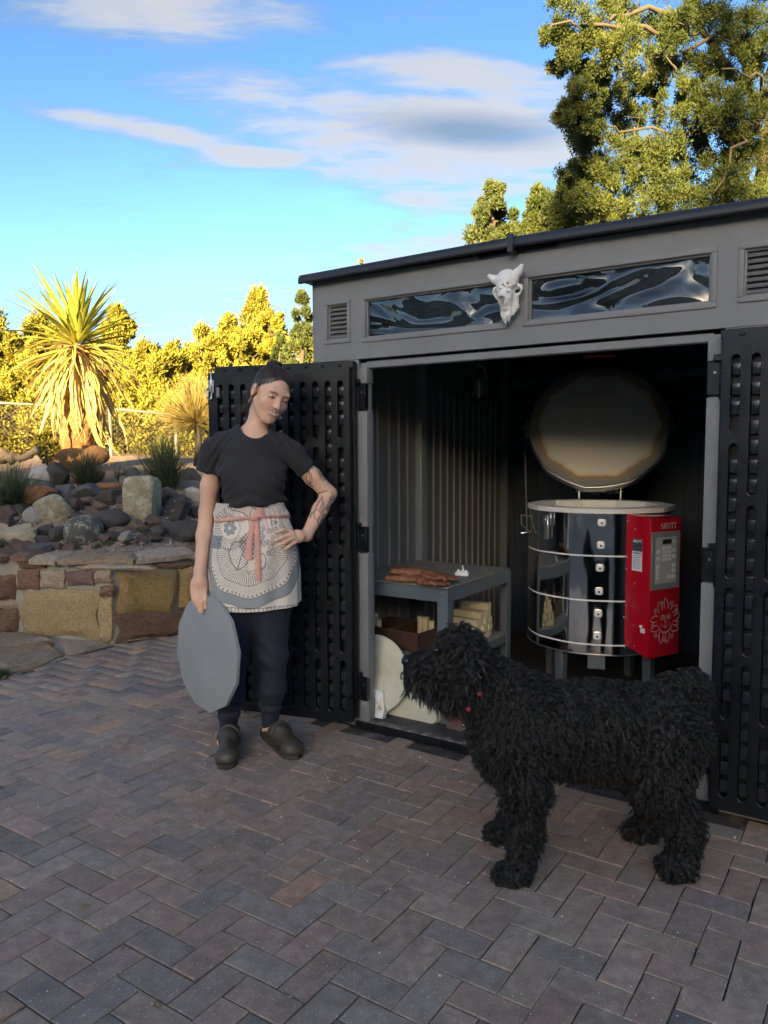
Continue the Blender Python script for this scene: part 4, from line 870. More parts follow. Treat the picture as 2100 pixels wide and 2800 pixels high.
# ------------------------------------------------------------------ retaining wall of sandstone
def stone_mat(name, stops, sc=5, bump=.7):
    t = NT(name); c = t.coord('World', (1, 1, 1.5)); n = t.noise(sc, 7, .68, c, .5); f = t.noise(sc * 9, 5, .7, c)
    k = t.mix(.6, t.ramp(n, stops), t.ramp(f, [(.3, tuple(x * .6 for x in stops[0][1])), (.7, tuple(min(1, x * 1.15) for x in stops[-1][1]))]))
    vv = t.ramp(t.obrnd(), [(0, .8), (1, 1.2)]); k = t.mix(1.0, k, vv, 'MULTIPLY'); t.set(col=k, rough=.92, spec=.2); t.bump(t.mix(.6, n, f), bump, .035); return t.m
SM = {'ochre': stone_mat('ochre_sandstone', [(.3, (.30, .17, .06)), (.55, (.40, .26, .10)), (.75, (.46, .33, .16))]), 'yellow': stone_mat('yellow_sandstone', [(.3, (.40, .26, .12)), (.55, (.52, .36, .18)), (.75, (.60, .45, .26))]),
      'darkred': stone_mat('dark_red_sandstone', [(.3, (.11, .062, .040)), (.55, (.19, .11, .070)), (.75, (.28, .18, .115))]), 'redbrown': stone_mat('red_brown_sandstone', [(.3, (.15, .075, .05)), (.6, (.25, .13, .085)), (.8, (.32, .20, .13))]),
      'tan': stone_mat('tan_sandstone', [(.3, (.30, .21, .13)), (.6, (.42, .32, .21)), (.8, (.5, .40, .29))]), 'purple': stone_mat('purple_sandstone', [(.3, (.14, .08, .07)), (.6, (.23, .14, .12)), (.8, (.33, .22, .17))]), 'orange': stone_mat('orange_flag', [(.25, (.28, .15, .07)), (.5, (.42, .27, .15)), (.65, (.36, .31, .25)), (.8, (.50, .38, .24))], 3)}
M_MORTAR = plain('mortar', (.33, .30, .24), .95, .15, 10, .8, 40, kind='World')
wall = empty('retaining_wall', 'mortared sandstone retaining wall below the rock garden', 'wall', WALL_PTS[3])
WI = Matrix.Translation(-WALL_PTS[3])
g = MB(); pts = WALL_PTS; nrm = []
for i, p in enumerate(pts):
    tt = (pts[min(i+1, len(pts)-1)] - pts[max(i-1, 0)]).normalized(); nrm.append(V(-tt.y, tt.x, 0))
vs = []
for p, n in zip(pts, nrm): vs += [tuple(p - WALL_PTS[3]), tuple(p + n * .34 - WALL_PTS[3]), tuple(p + n * .34 + V(0, 0, WTOP - .03) - WALL_PTS[3]), tuple(p + n * .01 + V(0, 0, WTOP - .03) - WALL_PTS[3])]
m = len(pts); g.add(vs, [(i*4 + k, (i+1)*4 + k, (i+1)*4 + (k+1) % 4, i*4 + (k+1) % 4) for i in range(m-1) for k in range(4)] + [(0,1,2,3), ((m-1)*4+3, (m-1)*4+2, (m-1)*4+1, (m-1)*4)])
g.build('mortar_core', M_MORTAR, wall)
def on_wall(px, py, seg):
    a, b = WALL_PTS[seg], WALL_PTS[seg+1]; tt = (b - a).normalized(); n = V(-tt.y, tt.x, 0); d = pray(px, py); t = (a - C0).dot(n) / d.dot(n); return C0 + d * t, n
def rough_slab(name, c00, c10, c11, c01, n, th, mat, parent, seed, nx=9, ny=6, amp=.012, origin=V(0,0,0)):
    r = np.random.default_rng(seed); c = [np.array(v) for v in (c00, c10, c11, c01)]; n = np.array(n); vs, fs = [], []
    u = np.linspace(0, 1, nx + 1); w = np.linspace(0, 1, ny + 1); U, W = np.meshgrid(u, w, indexing='ij'); size = (np.linalg.norm(c[1]-c[0]) + np.linalg.norm(c[3]-c[0])) / 2
    uu = U + .035 * np.sin(W * r.uniform(5, 9) + r.uniform(0, 6)) * (np.abs(U - .5) * 2); ww = W + .05 * np.sin(U * r.uniform(5, 10) + r.uniform(0, 6)) * (np.abs(W - .5) * 2)
    uu = np.clip(uu, -.02, 1.02); ww = np.clip(ww, -.02, 1.02)
    P = ((1-uu)*(1-ww))[..., None]*c[0] + (uu*(1-ww))[..., None]*c[1] + (uu*ww)[..., None]*c[2] + ((1-uu)*ww)[..., None]*c[3]
    e = np.minimum(np.minimum(U, 1-U) * np.linalg.norm(c[1]-c[0]), np.minimum(W, 1-W) * np.linalg.norm(c[3]-c[0])); prof = th * np.clip(.35 + e / .035 * .65, 0, 1)
    hgt = prof + (wnoise(P.reshape(-1, 3), 22, seed).reshape(prof.shape) * amp) * np.clip(e / .03, 0, 1)
    T = P + hgt[..., None] * n; B = P - .02 * n; N0 = (nx+1)*(ny+1); vs = np.concatenate([T.reshape(-1, 3), B.reshape(-1, 3)]) - np.array(origin)
    I = np.arange(N0).reshape(nx+1, ny+1); fs = [np.stack([I[:-1,:-1], I[1:,:-1], I[1:,1:], I[:-1,1:]], -1).reshape(-1, 4)]
    for ring in (I[:, 0], I[-1, :], I[::-1, -1], I[0, ::-1]): fs.append(np.stack([ring[1:], ring[:-1], ring[:-1] + N0, ring[1:] + N0], -1))
    o = np_mesh(name, vs, np.concatenate(fs), mat, parent, smooth=True); shade(o.data, 38); return o
STONES = [(-60, 110, 880, 1040, 'redbrown'), (120, 260, 845, 975, 'redbrown'), (270, 425, 850, 965, 'tan'), (440, 612, 855, 948, 'purple'), (618, 722, 862, 930, 'tan'), (655, 738, 952, 1022, 'redbrown'), (145, 645, 978, 1300, 'yellow'),
          (648, 732, 1030, 1315, 'yellow'), (768, 1138, 842, 1130, 'ochre'), (1160, 1300, 832, 1088, 'ochre'), (756, 1300, 1108, 1318, 'darkred'), (-60, 148, 1095, 1285, 'darkred'), (-60, 140, 1048, 1092, 'tan'), (-420, -70, 870, 1090, 'ochre'), (-420, -70, 1100, 1290, 'redbrown'), (-800, -430, 880, 1290, 'tan')]
for i, (x0, x1, y0, y1, kk) in enumerate(STONES):
    seg = 3 if (x0 + x1) / 2 > 742 else (2 if (x0 + x1) / 2 > 60 else 1)
    if (x0, x1) == (756, 1300): x1 = 1290
    pc = [on_wall(x * .422, 1200 + y * .422, seg) for x, y in ((x0, y1), (x1, y1), (x1, y0), (x0, y0))]; n = -pc[0][1]; cs = [p[0] for p in pc]
    zlo, zhi = min(c_.z for c_ in cs), max(c_.z for c_ in cs)
    zl = max(cs[0].z, .0); zh = min(cs[3].z, WTOP - .045); cs[0].z = zl; cs[1].z = max(cs[1].z, 0); cs[2].z = min(cs[2].z, WTOP - .045); cs[3].z = zh
    rough_slab('stone', *cs, n, .035, SM[kk], wall, 40 + i, 10, 7, .014, WALL_PTS[3])
for i, (sa, ta, sb, tb, kk) in enumerate(((1, .1, 1, .5, 'tan'), (1, .52, 1, .98, 'redbrown'), (2, .02, 2, .22, 'redbrown'), (2, .23, 2, .52, 'tan'), (2, .53, 3, .38, 'orange'), (3, .40, 4, .25, 'tan'), (4, .28, 4, .9, 'redbrown'), (5, .05, 5, .5, 'tan'), (0, .2, 0, .9, 'tan'))):
    def wp(s, t, off):
        p = WALL_PTS[s].lerp(WALL_PTS[s+1], t); n = nrm[s].lerp(nrm[s+1], t); return p + n * off + V(0, 0, WTOP - .028 + .006 * (i % 3))
    f0, f1 = -.055, .33
    rough_slab('cap_stone', wp(sa, ta, f0), wp(sb, tb, f0 - .01), wp(sb, tb, f1), wp(sa, ta, f1), V(0, 0, 1), .036, SM[kk], wall, 90 + i, 12, 7, .012, WALL_PTS[3])
for i, (x0, x1, y0, y1, kk) in enumerate(((985, 1225, 800, 838, 'darkred'), (130, 300, 812, 838, 'redbrown'), (505, 990, 822, 846, 'tan'))):
    pc = [on_wall(x * .422, 1200 + y * .422, 3 if x0 > 742 else 2) for x, y in ((x0, y1), (x1, y1), (x1, y0), (x0, y0))]; rough_slab('stone', *[p[0] for p in pc], -pc[0][1], .03, SM[kk], wall, 140 + i, 10, 4, .006, WALL_PTS[3])
# flagstone apron at the foot of the wall
path = MB().add([tuple(V(-6, 3.4, -.002)), tuple(FLAG_LINE[0] + V(0, 0, -.002)), tuple(FLAG_LINE[1] + V(0, 0, -.002)), tuple(FLAG_LINE[3] + V(0, 0, -.002)), tuple(FLAG_LINE[4] + V(0, 0, -.002)), (-2.72, 5.58, -.002), (-3.6, 5.52, -.002), (-6, 5.2, -.002)], [tuple(range(8))]).build('flagstone_path', M_MORTAR); tag(path, kind='structure')
fl = FLAG_LINE
for i, (a, b, c, d, kk) in enumerate(((fl[1] + V(.02, .0, 0), fl[3] + V(-.02, .02, 0), V(-2.30, 5.22, 0), V(-2.72, 5.05, 0), 'orange'), (fl[3] + V(.01, .02, 0), fl[4] + V(-.03, .0, 0), V(-1.93, 5.17, 0), V(-2.26, 5.24, 0), 'tan'), (V(-2.73, 5.09, 0), V(-2.27, 5.27, 0), V(-2.62, 5.46, 0), V(-2.76, 5.47, 0), 'tan'), (fl[0], fl[1] + V(-.05, 0, 0), V(-2.76, 5.06, 0), V(-3.9, 5.0, 0), 'orange'))):
    rough_slab('flagstone', a, b, c, d, V(0, 0, 1), .028, SM[kk], path, 170 + i, 14, 9, .010)
# ------------------------------------------------------------------ rocks of the garden
def rock_mat(name, a, b, lich=None, lt_=.55):
    t = NT(name); c = t.coord('World'); n = t.noise(9, 6, .68, c); f = t.noise(70, 5, .7, c); k = t.ramp(n, [(.3, a), (.7, b)]); k = t.mix(1.0, k, t.ramp(f, [(.3, .7), (.7, 1.3)]), 'MULTIPLY')
    if lich: k = t.mix(t.ramp(t.noise(16, 6, .75, c, .4), [(lt_, 0.0), (lt_ + .1, .8)]), k, lich)
    t.set(col=k, rough=.93, spec=.25); t.bump(t.mix(.5, n, f), .6, .015); return t.m
RM = {'dk': ('dark grey', rock_mat('dark_basalt', (.05, .043, .038), (.10, .088, .078))), 'bl': ('blue-grey', rock_mat('blue_basalt', (.08, .08, .078), (.14, .138, .13))), 'pu': ('purple-brown', rock_mat('purple_lava', (.085, .055, .045), (.155, .105, .085))), 'br': ('brown', rock_mat('brown_lava', (.11, .075, .055), (.19, .135, .10))),
      'ru': ('rusty orange', rock_mat('rusty_rock', (.20, .09, .045), (.32, .17, .085))), 'ta': ('tan', rock_mat('tan_rock', (.33, .26, .16), (.47, .39, .26))), 'pa': ('pale', rock_mat('pale_rock', (.38, .34, .28), (.5, .46, .39))), 'li': ('lichen-speckled grey', rock_mat('lichen_rock', (.075, .07, .062), (.13, .12, .10), (.42, .42, .33), .52)), 'lt': ('tan lichen-covered', rock_mat('lichen_tan', (.22, .18, .11), (.36, .30, .19), (.46, .45, .36), .5)), 'bw': ('black and white', rock_mat('pied_rock', (.04, .037, .037), (.075, .07, .068), (.6, .57, .5), .56)), 'co': ('smooth grey', rock_mat('cobble', (.24, .22, .20), (.36, .34, .31)))}
ROCKS = [(270,240,150,105,'pa',1), (255,300,185,85,'li',0), (390,245,145,145,'dk',0), (250,370,205,105,'ru',0), (415,350,150,95,'bl',0), (535,350,180,95,'bl',0), (700,385,195,125,'dk',0), (690,308,190,55,'ru',0), (805,300,105,90,'br',0), (930,405,175,255,'lt',2), (1080,390,135,135,'pu',0), (1130,465,185,170,'bw',0), (1275,370,140,85,'pa',0), (345,470,245,165,'lt',0), (225,500,125,102,'co',1), (480,450,115,95,'pu',0), (640,437,112,80,'br',0), (600,492,105,72,'pu',0), (795,455,85,45,'br',0), (712,530,210,110,'dk',1), (800,408,95,85,'dk',0), (545,605,215,170,'li',1), (130,622,255,160,'ta',0), (25,612,95,105,'ta',0), (40,482,110,85,'pu',0), (48,548,95,85,'pu',0), (310,600,105,85,'dk',0), (388,618,125,112,'dk',0), (280,662,110,60,'dk',0), (105,690,88,72,'pu',0), (160,708,130,85,'pu',0), (250,722,125,72,'bl',0), (360,706,115,55,'pu',0), (462,700,112,60,'pu',0), (682,655,75,62,'pu',0), (742,632,105,65,'dk',0), (815,632,82,62,'co',0), (875,560,95,60,'br',0), (980,540,105,85,'pu',0), (940,600,75,50,'dk',0), (1012,608,88,80,'dk',0), (1010,655,95,40,'dk',0), (915,655,88,62,'dk',0), (1080,582,85,85,'dk',0), (1185,600,195,135,'dk',0), (780,592,160,45,'br',0), (45,748,110,62,'pu',0), (130,462,90,70,'dk',0), (505,512,95,62,'dk',0), (560,412,100,55,'br',0), (1230,235,150,70,'br',0), (860,232,110,65,'bl',0), (-60,690,120,100,'dk',0), (-70,560,130,120,'br',0), (330,218,110,70,'dk',0), (620,250,120,70,'br',0), (1255,480,110,80,'br',0), (1330,560,150,120,'pu',0)]
bmi = bmesh.new(); bmesh.ops.create_icosphere(bmi, subdivisions=4, radius=1); bmi.verts.ensure_lookup_table(); ICO_V = np.array([v.co for v in bmi.verts]); ICO_F = np.array([[v.index for v in f.verts] for f in bmi.faces]); bmi.free()
def rock_verts(seed, smooth):
    r = np.random.default_rng(seed); Pn = ICO_V.copy(); d = np.ones(len(Pn)) * 1.02
    if smooth == 1: d += wnoise(Pn, 1.6, seed) * .10
    else:
        for k in range(13 if smooth == 0 else 9):               # facets cut off by random planes
            n = r.normal(size=3); n /= np.linalg.norm(n); c_ = r.uniform(.50, .86); dt = Pn @ n; lim = np.where(dt > 1e-3, c_ / np.maximum(dt, 1e-3), 9); d = np.minimum(d, lim)
    Pn = Pn * d[:, None]; Pn += Pn * (wnoise(Pn, 5, seed + 3) * .022 + wnoise(Pn, 13, seed + 4) * .014)[:, None]; return Pn
ROCK_TOP = {}
for i, (cx, cy, w, h, kk, smo) in enumerate(ROCKS):
    px, py = cx * .422, 1200 + cy * .422; p = at_bed(px, py + h * .422 * .42); dep = p.y; sx = w * .422 / FPX * dep * .60; sz = h * .422 / FPX * dep * .66; sy = (sx + sz) * .5
    c_ = at_y(px, py, dep + sy * .35); Pn = rock_verts(300 + i, smo)
    if smo == 2: Pn = np.sign(Pn) * np.abs(Pn) ** .34 + .05 * np.stack([wnoise(ICO_V, 3, 9), wnoise(ICO_V, 3, 10), wnoise(ICO_V, 3, 11)], 1)
    ca, sa = math.cos(i * 1.7 if smo != 2 else 0), math.sin(i * 1.7 if smo != 2 else 0); Pn = Pn @ np.array([[ca, sa, 0], [-sa, ca, 0], [0, 0, 1]]); Pn = Pn / np.array([np.abs(Pn[:, 0]).max(), np.abs(Pn[:, 1]).max(), np.abs(Pn[:, 2]).max()]) * np.array([sx * 1.04, sy, sz * 1.04])
    tl = (.12 if i % 2 else -.15) * (smo != 2); ct, st = math.cos(tl), math.sin(tl); Pn = Pn @ np.array([[ct, 0, st], [0, 1, 0], [-st, 0, ct]])
    nm_, mt = RM[kk]; o = np_mesh('rock', Pn, ICO_F, mt, smooth=True); shade(o.data, 22); o.location = c_
    LM = [(930, 400, 'the tall upright slab'), (545, 605, 'the lichen-speckled boulder'), (225, 500, 'the smooth grey cobble'), (1130, 465, 'the black and white rock'), (130, 622, 'the large flat tan rock'), (345, 470, 'the tan lichen-covered rock'), (250, 370, 'the rusty orange rock'), (535, 350, 'the blue-grey rocks')]
    near = min(LM, key=lambda q: (q[0] - cx) ** 2 + (q[1] - cy) ** 2 + (1e9 if (q[0], q[1]) == (cx, cy) else 0)); dy_ = cy - near[1]; rel = 'just below' if dy_ > 70 else ('just above' if dy_ < -70 else 'beside'); szw = 'small ' if w * h < 7000 else ('large ' if w * h > 17000 else '')
    if (cx, cy) == (930, 400): lab = 'tall upright lichen-covered slab standing in the rock garden bank'
    elif (cx, cy) == (130, 622): lab = 'large flat tan rock low in the rock garden bank'
    else: lab = f"{szw}{'rounded' if smo == 1 else 'angular'} {nm_} rock {rel} {near[2]}"
    tag(o, lab, 'rock', 'rocks of the garden bank')
# sunlit boulders by the yucca
for i, (px, py, w, h, kk, lab) in enumerate(((195, 1258, 120, 62, 'ru', 'rusty orange boulder at the foot of the big yucca'), (262, 1246, 70, 50, 'ru', 'small rusty boulder right beside the yucca trunk'))):
    p = at_y(px, py, 8.15 - .3 * i); Pn = rock_verts(500 + i, 1) * np.array([w, w * .8, h]) * .5 / FPX * 8.2; o = np_mesh('rock', Pn, ICO_F, RM[kk][1], smooth=True); o.location = p; tag(o, lab, 'rock')
# driftwood log
lg = MB(); rr = np.random.default_rng(5); base = at_y(-40, 1262, 7.6); tip = at_y(104, 1236, 7.4)
pts = [base.lerp(tip, t_) + V(0, .02 * math.sin(t_ * 11), .03 * math.sin(t_ * 7)) for t_ in np.linspace(0, 1, 26)]; lg.tube(pts, [.075 * (1 - .6 * t_) + .014 * rr.normal() for t_ in np.linspace(0, 1, 26)], 9); lg.tube([pts[4], pts[4] + V(-.03, -.02, .14), pts[4] + V(-.06, -.02, .26)], [.045, .035, .02], 8)
M_DRIFT = stone_mat('driftwood', [(.3, (.26, .17, .10)), (.6, (.38, .27, .17)), (.8, (.46, .36, .25))], 12); tag(lg.build('driftwood_log', M_DRIFT, smooth=True), 'bleached driftwood log lying on the bank near the chain-link fence', 'log')
# loose stone propping the open door
Pn = rock_verts(77, 0) * np.array([.052, .05, .085]); o = np_mesh('rock', Pn, ICO_F, rock_mat('door_stone', (.20, .11, .085), (.33, .21, .165), (.5, .42, .36), .58), smooth=True); shade(o.data, 35); pz = at_z(667, 1952); o.location = pz + V(0, 0.03, .078); tag(o, 'upright pinkish stone propping the open shed door behind her legs', 'rock')
# ------------------------------------------------------------------ grasses and shrubs
def leaf_mat(name, a, b, rough=.5, trans=True):
    t = NT(name); c = t.coord('World'); n = t.noise(2.2, 4, .6, c); f = t.noise(23, 3, .6, c); k = t.ramp(n, [(.35, a), (.65, b)]); k = t.mix(1.0, k, t.ramp(f, [(.3, .72), (.7, 1.28)]), 'MULTIPLY'); t.set(col=k, rough=rough, spec=.3)
    if trans:
        tr = t.n('ShaderNodeBsdfTranslucent'); t.l(k, tr.inputs[0]); mx = t.n('ShaderNodeMixShader'); mx.inputs[0].default_value = .22; t.l(t.b.outputs[0], mx.inputs[1]); t.l(tr.outputs[0], mx.inputs[2]); t.l(mx.outputs[0], t.out.inputs[0])
    return t.m
def grass_clump(name, p, spread, tall, n, mat, label, seed, w=.005, droop=.5, lean=1.0, group=None):
    r = np.random.default_rng(seed); K = 5; a = r.uniform(0, 2*np.pi, n); el = r.uniform(.05, 1.25, n) ** .8 * lean; L = tall * r.uniform(.65, 1.12, n); base = r.normal(0, spread * .13, (n, 2)); vs = np.zeros((n, K + 1, 2, 3)); s = np.linspace(0, 1, K + 1)
    for k in range(K + 1):
        rad = np.sin(el) * L * s[k]; z = np.cos(el) * L * s[k] - droop * tall * (np.sin(el) ** 2) * s[k] ** 2 * .6
        cx = base[:, 0] + np.cos(a) * rad; cy = base[:, 1] + np.sin(a) * rad; wd = w * (1 - s[k]) ** .6 * .5 + .0004; tw = a + np.pi / 2 + r.normal(0, .3, n) * 0
        for sd, sg in ((0, -1), (1, 1)): vs[:, k, sd] = np.stack([cx + sg * wd * np.cos(tw), cy + sg * wd * np.sin(tw), z], -1)
    I = np.arange(n * (K + 1) * 2).reshape(n, K + 1, 2); F = np.stack([I[:, :-1, 0], I[:, :-1, 1], I[:, 1:, 1], I[:, 1:, 0]], -1).reshape(-1, 4)
    e = empty(name, label, 'grass clump', p, 0, group); b = np_mesh('blades', vs.reshape(-1, 3), F, mat, e); tag(b, kind='stuff'); return e
M_BEAR = leaf_mat('bear_grass', (.075, .10, .045), (.13, .16, .075)); M_BEARD = leaf_mat('dry_grass', (.24, .20, .10), (.32, .27, .14))
def clump_at(px, py, wpx, hpx, n, label, seed, mat=M_BEAR, w=.006):
    p = at_bed(px, py); sc = p.y / FPX; return grass_clump('grass_clump', p, wpx * sc * .5, hpx * sc, n, mat, label, seed, w, .45, 1.0, 'beargrass clumps of the garden')
clump_at(36, 1386, 160, 140, 620, 'green beargrass clump over the rusty and pale rocks', 1); clump_at(236, 1326, 110, 108, 520, 'small rounded beargrass clump in front of the yucca trunk', 2); clump_at(452, 1334, 190, 165, 900, 'large spreading beargrass clump behind the upright slab', 3); clump_at(326, 1316, 34, 60, 70, 'thin sparse grass tuft between two beargrass clumps', 4); clump_at(-90, 1380, 150, 130, 400, 'beargrass clump at the far end of the rock bank', 5)
for i, (px, py, wp, hp_) in enumerate(((270, 1500, 60, 22), (300, 1493, 50, 20), (215, 1508, 60, 18), (345, 1486, 40, 16), (320, 1478, 50, 18))):
    p = at_bed(px, py); sc = p.y / FPX; grass_clump('ground_cover', p, wp * sc * .9, hp_ * sc, 160, leaf_mat('moss%d' % i, (.10, .12, .035), (.2, .19, .07)) if i == 0 else bpy.data.materials['moss0'], 'low mossy ground cover tuft on the gravel above the wall', 20 + i, .004, .9, 1.0, 'ground cover tufts on the gravel')
p = at_bed(510, 1395); grass_clump('ground_cover', p, .07, .11, 200, leaf_mat('bright_herb', (.06, .13, .03), (.11, .2, .05)), 'bright green herb growing beside the black and white rock', 31, .012, .6)
pz = at_z(10, 1852); grass_clump('ground_cover', pz, .1, .07, 180, M_BEAR, 'short green grass tuft at the edge of the flagstone', 33, .004, .6)
# ------------------------------------------------------------------ tall yucca
M_YG = leaf_mat('yucca_green', (.20, .22, .035), (.32, .31, .06), .4); M_YD = leaf_mat('yucca_straw', (.36, .25, .09), (.55, .42, .18), .7); M_YM = leaf_mat('yucca_yellowing', (.30, .27, .06), (.42, .34, .10), .5)
t = NT('yucca_bark'); c = t.coord('Object'); n = t.noise(14, 6, .7, t.coord('Object', (1, 1, 2.2))); t.set(col=t.ramp(n, [(.3, (.18, .075, .03)), (.55, (.36, .17, .065)), (.75, (.46, .27, .12))]), rough=.9); t.bump(t.noise(40, 5, .7, t.coord('Object', (1, 1, 3))), .9, .03); M_YB = t.m
YD = 8.5; yb = at_y(214, 1275, YD); yc = at_y(211, 938, YD)
yuc = empty('yucca_tree', 'tall yucca with spiky green crown and shaggy skirt of dead straw leaves', 'yucca', yb)
K = 22; pr_y = []
for i in range(K + 1):
    u_ = i / K; rads = .165 * (1.12 - .25 * u_) + .012 * math.sin(i * 2.1); pr_y.append((rads, (yc.z - yb.z) * u_ * .97 - .15 * (1 - u_)))
tk = MB().lathe(pr_y, 18).build('trunk', M_YB, yuc, smooth=True)
rr = np.random.default_rng(3)
for v in tk.data.vertices:
    f_ = 1 + .10 * rr.normal() * .5 + .05 * math.sin(v.co.z * 60 + math.atan2(v.co.y, v.co.x) * 3); v.co.x *= f_; v.co.y *= f_
def blade_mesh(name, L, w, curve, twist, mat, K=7, fold=.35, ragged=0.0, seed=0):
    """blade along +x, curving down by `curve`"""
    r = np.random.default_rng(seed); vs = []; x = z = 0.0; a = 0.0; step = L / K
    for k in range(K + 1):
        s = k / K; ww = w * (.62 + .9 * s - 1.52 * s * s) if s < .999 else .001; ww = max(ww, .0015); j = r.normal(0, ragged, 3); tw = twist * s
        for y, dz in ((-ww, fold * ww), (0, 0), (ww, fold * ww)): vs.append((x + j[0], y * math.cos(tw) + j[1], z + dz + y * math.sin(tw) + j[2]))
        a -= curve / K * (1 + s); x += step * math.cos(a); z += step * math.sin(a)
    me = bpy.data.meshes.new(name); me.from_pydata(vs, [], [(k*3 + i, k*3 + i + 1, k*3 + i + 4, k*3 + i + 3) for k in range(K) for i in range(2)]); me.materials.append(mat); shade(me, True); return me
green = [blade_mesh('leaf', .66 + .03 * i, .032 + .003 * (i % 3), .08 + .10 * (i % 4), .2 * (i % 3 - 1), M_YG, seed=i) for i in range(6)]; yel = [blade_mesh('leaf', .68 + .03 * i, .022, .25 + .2 * i, .3, M_YM, seed=9 + i, ragged=.003) for i in range(4)]
dead = [blade_mesh('dead_leaf', .62 + .06 * i, .024 + .003 * (i % 3), .25 + .12 * (i % 4), .8 * (i % 3 - 1), M_YD, K=9, seed=20 + i, ragged=.006) for i in range(8)]
ctr = yc - yb
def put_leaf(name, me, az, el, off, roll, sc=1.0):
    o = bpy.data.objects.new(name, me); link(o, yuc); d = V(math.cos(az) * math.cos(el), math.sin(az) * math.cos(el), math.sin(el))
    o.matrix_local = Matrix.Translation(ctr + V(0, 0, off) + d * .06) @ Matrix.Rotation(az, 4, 'Z') @ Matrix.Rotation(-el, 4, 'Y') @ Matrix.Rotation(roll, 4, 'X') @ Matrix.Scale(sc, 4)
ga = 2.39996
for i in range(120):
    u_ = i / 120; el = R_(86) - R_(92) * u_ ** .8 + rr.normal(0, .06); put_leaf('leaf', green[rr.integers(6)] if u_ < .72 else yel[rr.integers(4)], i * ga + rr.normal(0, .1), el, .05 - .12 * u_, rr.normal(0, .25), rr.uniform(.85, 1.08))
for i in range(34):
    put_leaf('leaf', yel[rr.integers(4)], rr.uniform(0, 6.28), R_(rr.uniform(-22, 8)), -.08, rr.normal(0, .5), rr.uniform(.9, 1.15))
for i in range(140):
    u_ = i / 140; el = R_(-25) - R_(56) * u_ ** .6 + rr.normal(0, .08); az = i * ga + rr.normal(0, .2); me = dead[rr.integers(8)]
    o = bpy.data.objects.new('dead_leaf', me); link(o, yuc); zz = -.06 - .62 * u_ * rr.uniform(.5, 1); rd = .10 + .09 * u_
    o.matrix_local = Matrix.Translation(ctr + V(math.cos(az) * rd, math.sin(az) * rd, zz)) @ Matrix.Rotation(az, 4, 'Z') @ Matrix.Rotation(-el, 4, 'Y') @ Matrix.Rotation(rr.normal(0, .6), 4, 'X') @ Matrix.Scale(rr.uniform(.7, 1.12), 4)
# ------------------------------------------------------------------ chain-link fence
M_GALV = plain('galvanised', (.17, .155, .13), .5, .08, 10, metal=.3)
fa, fb, fc_ = at_y(-420, 1080, 11.0), at_y(300, 1117, 11.2), at_y(640, 1150, 12.6)
FH = 1.22; fen = empty('chain_link_fence', 'galvanised chain-link fence running behind the yucca', 'fence', V(fb.x, fb.y, fb.z - FH))
o0 = V(fb.x, fb.y, fb.z - FH)
for i, (a, b) in enumerate(((fa, fb), (fb, fc_))):
    MB().tube([a - o0, b - o0], .022, 8).build('top_rail', M_GALV, fen, smooth=True); L = (b - a).length; d = (b - a) / L; wv, wf = MB(), None; n = int(L / .072)
    for k in range(-17, n + 1):
        for sg in (1, -1):
            u0, z0, u1, z1 = k * .072, 0.0, k * .072 + FH, FH
            if sg < 0: u0, u1 = u1, u0
            # clip to the bay
            du = u1 - u0
            for lim_, lo in ((0.0, True), (L, False)):
                if du == 0: continue
                tt = (lim_ - u0) / du; zz = z0 + (z1 - z0) * tt
                if lo and u0 < lim_ <= u1 or (not lo and u0 > lim_ >= u1): u0, z0 = lim_, zz; du = u1 - u0
                if lo and u1 < lim_ <= u0 or (not lo and u1 > lim_ >= u0): u1, z1 = lim_, zz; du = u1 - u0
            if max(u0, u1) <= 1e-4 or min(u0, u1) >= L - 1e-4 or abs(z1 - z0) < .02: continue
            wv.tube([a + d * u0 + V(0, 0, z0 - FH) - o0, a + d * u1 + V(0, 0, z1 - FH) - o0], .0032, 3, cap=False)
    tag(wv.build('wire_mesh', M_GALV, fen), kind='stuff')
    for u_ in ((0, .5, 1.0) if i == 0 else (.5, 1.0)):
        p = a.lerp(b, u_) - o0; MB().tube([p + V(0, 0, .06), p + V(0, 0, -FH - .25)], .03, 8).build('post', M_GALV, fen, smooth=True)
# ------------------------------------------------------------------ junipers
M_BARK = plain('juniper_bark', (.085, .065, .05), .95, .25, 12, .7, 30, kind='World')
M_J = {'sunlit_gold': leaf_mat('juniper_sunlit_gold', (.19, .175, .03), (.33, .285, .045), .7), 'green': leaf_mat('juniper_green', (.055, .075, .025), (.10, .12, .04), .7), 'mid': leaf_mat('juniper_mid', (.050, .072, .02), (.105, .122, .032), .7)}  # golden foliage has the warm low sunlight put into its colour
def foliage(centers, radii, per, size, seed, up=.45, aspect=.42, shell=.55):
    """leaf-sized faces spread through clumps"""
    r = np.random.default_rng(seed); C = np.repeat(np.asarray(centers, float), per, 0); Rr = np.repeat(np.asarray(radii, float), per, 0); n = len(C)
    d = r.normal(size=(n, 3)); d /= np.linalg.norm(d, axis=1)[:, None]; rad = shell + (1 - shell) * r.random(n); rad *= r.random(n) ** .25; P = C + d * Rr * rad[:, None]
    ax = d + np.array([0, 0, up]) + r.normal(0, .45, (n, 3)); ax /= np.linalg.norm(ax, axis=1)[:, None]; sd = np.cross(ax, r.normal(size=(n, 3))); sd /= np.linalg.norm(sd, axis=1)[:, None] + 1e-9
    s = size * r.uniform(.55, 1.3, n)[:, None]; A = ax * s; B = sd * s * aspect
    v = np.stack([P - A * .5, P + B * .5, P + A * .55, P - B * .5], 1); F = np.arange(n * 4).reshape(n, 4); return v.reshape(-1, 3), F
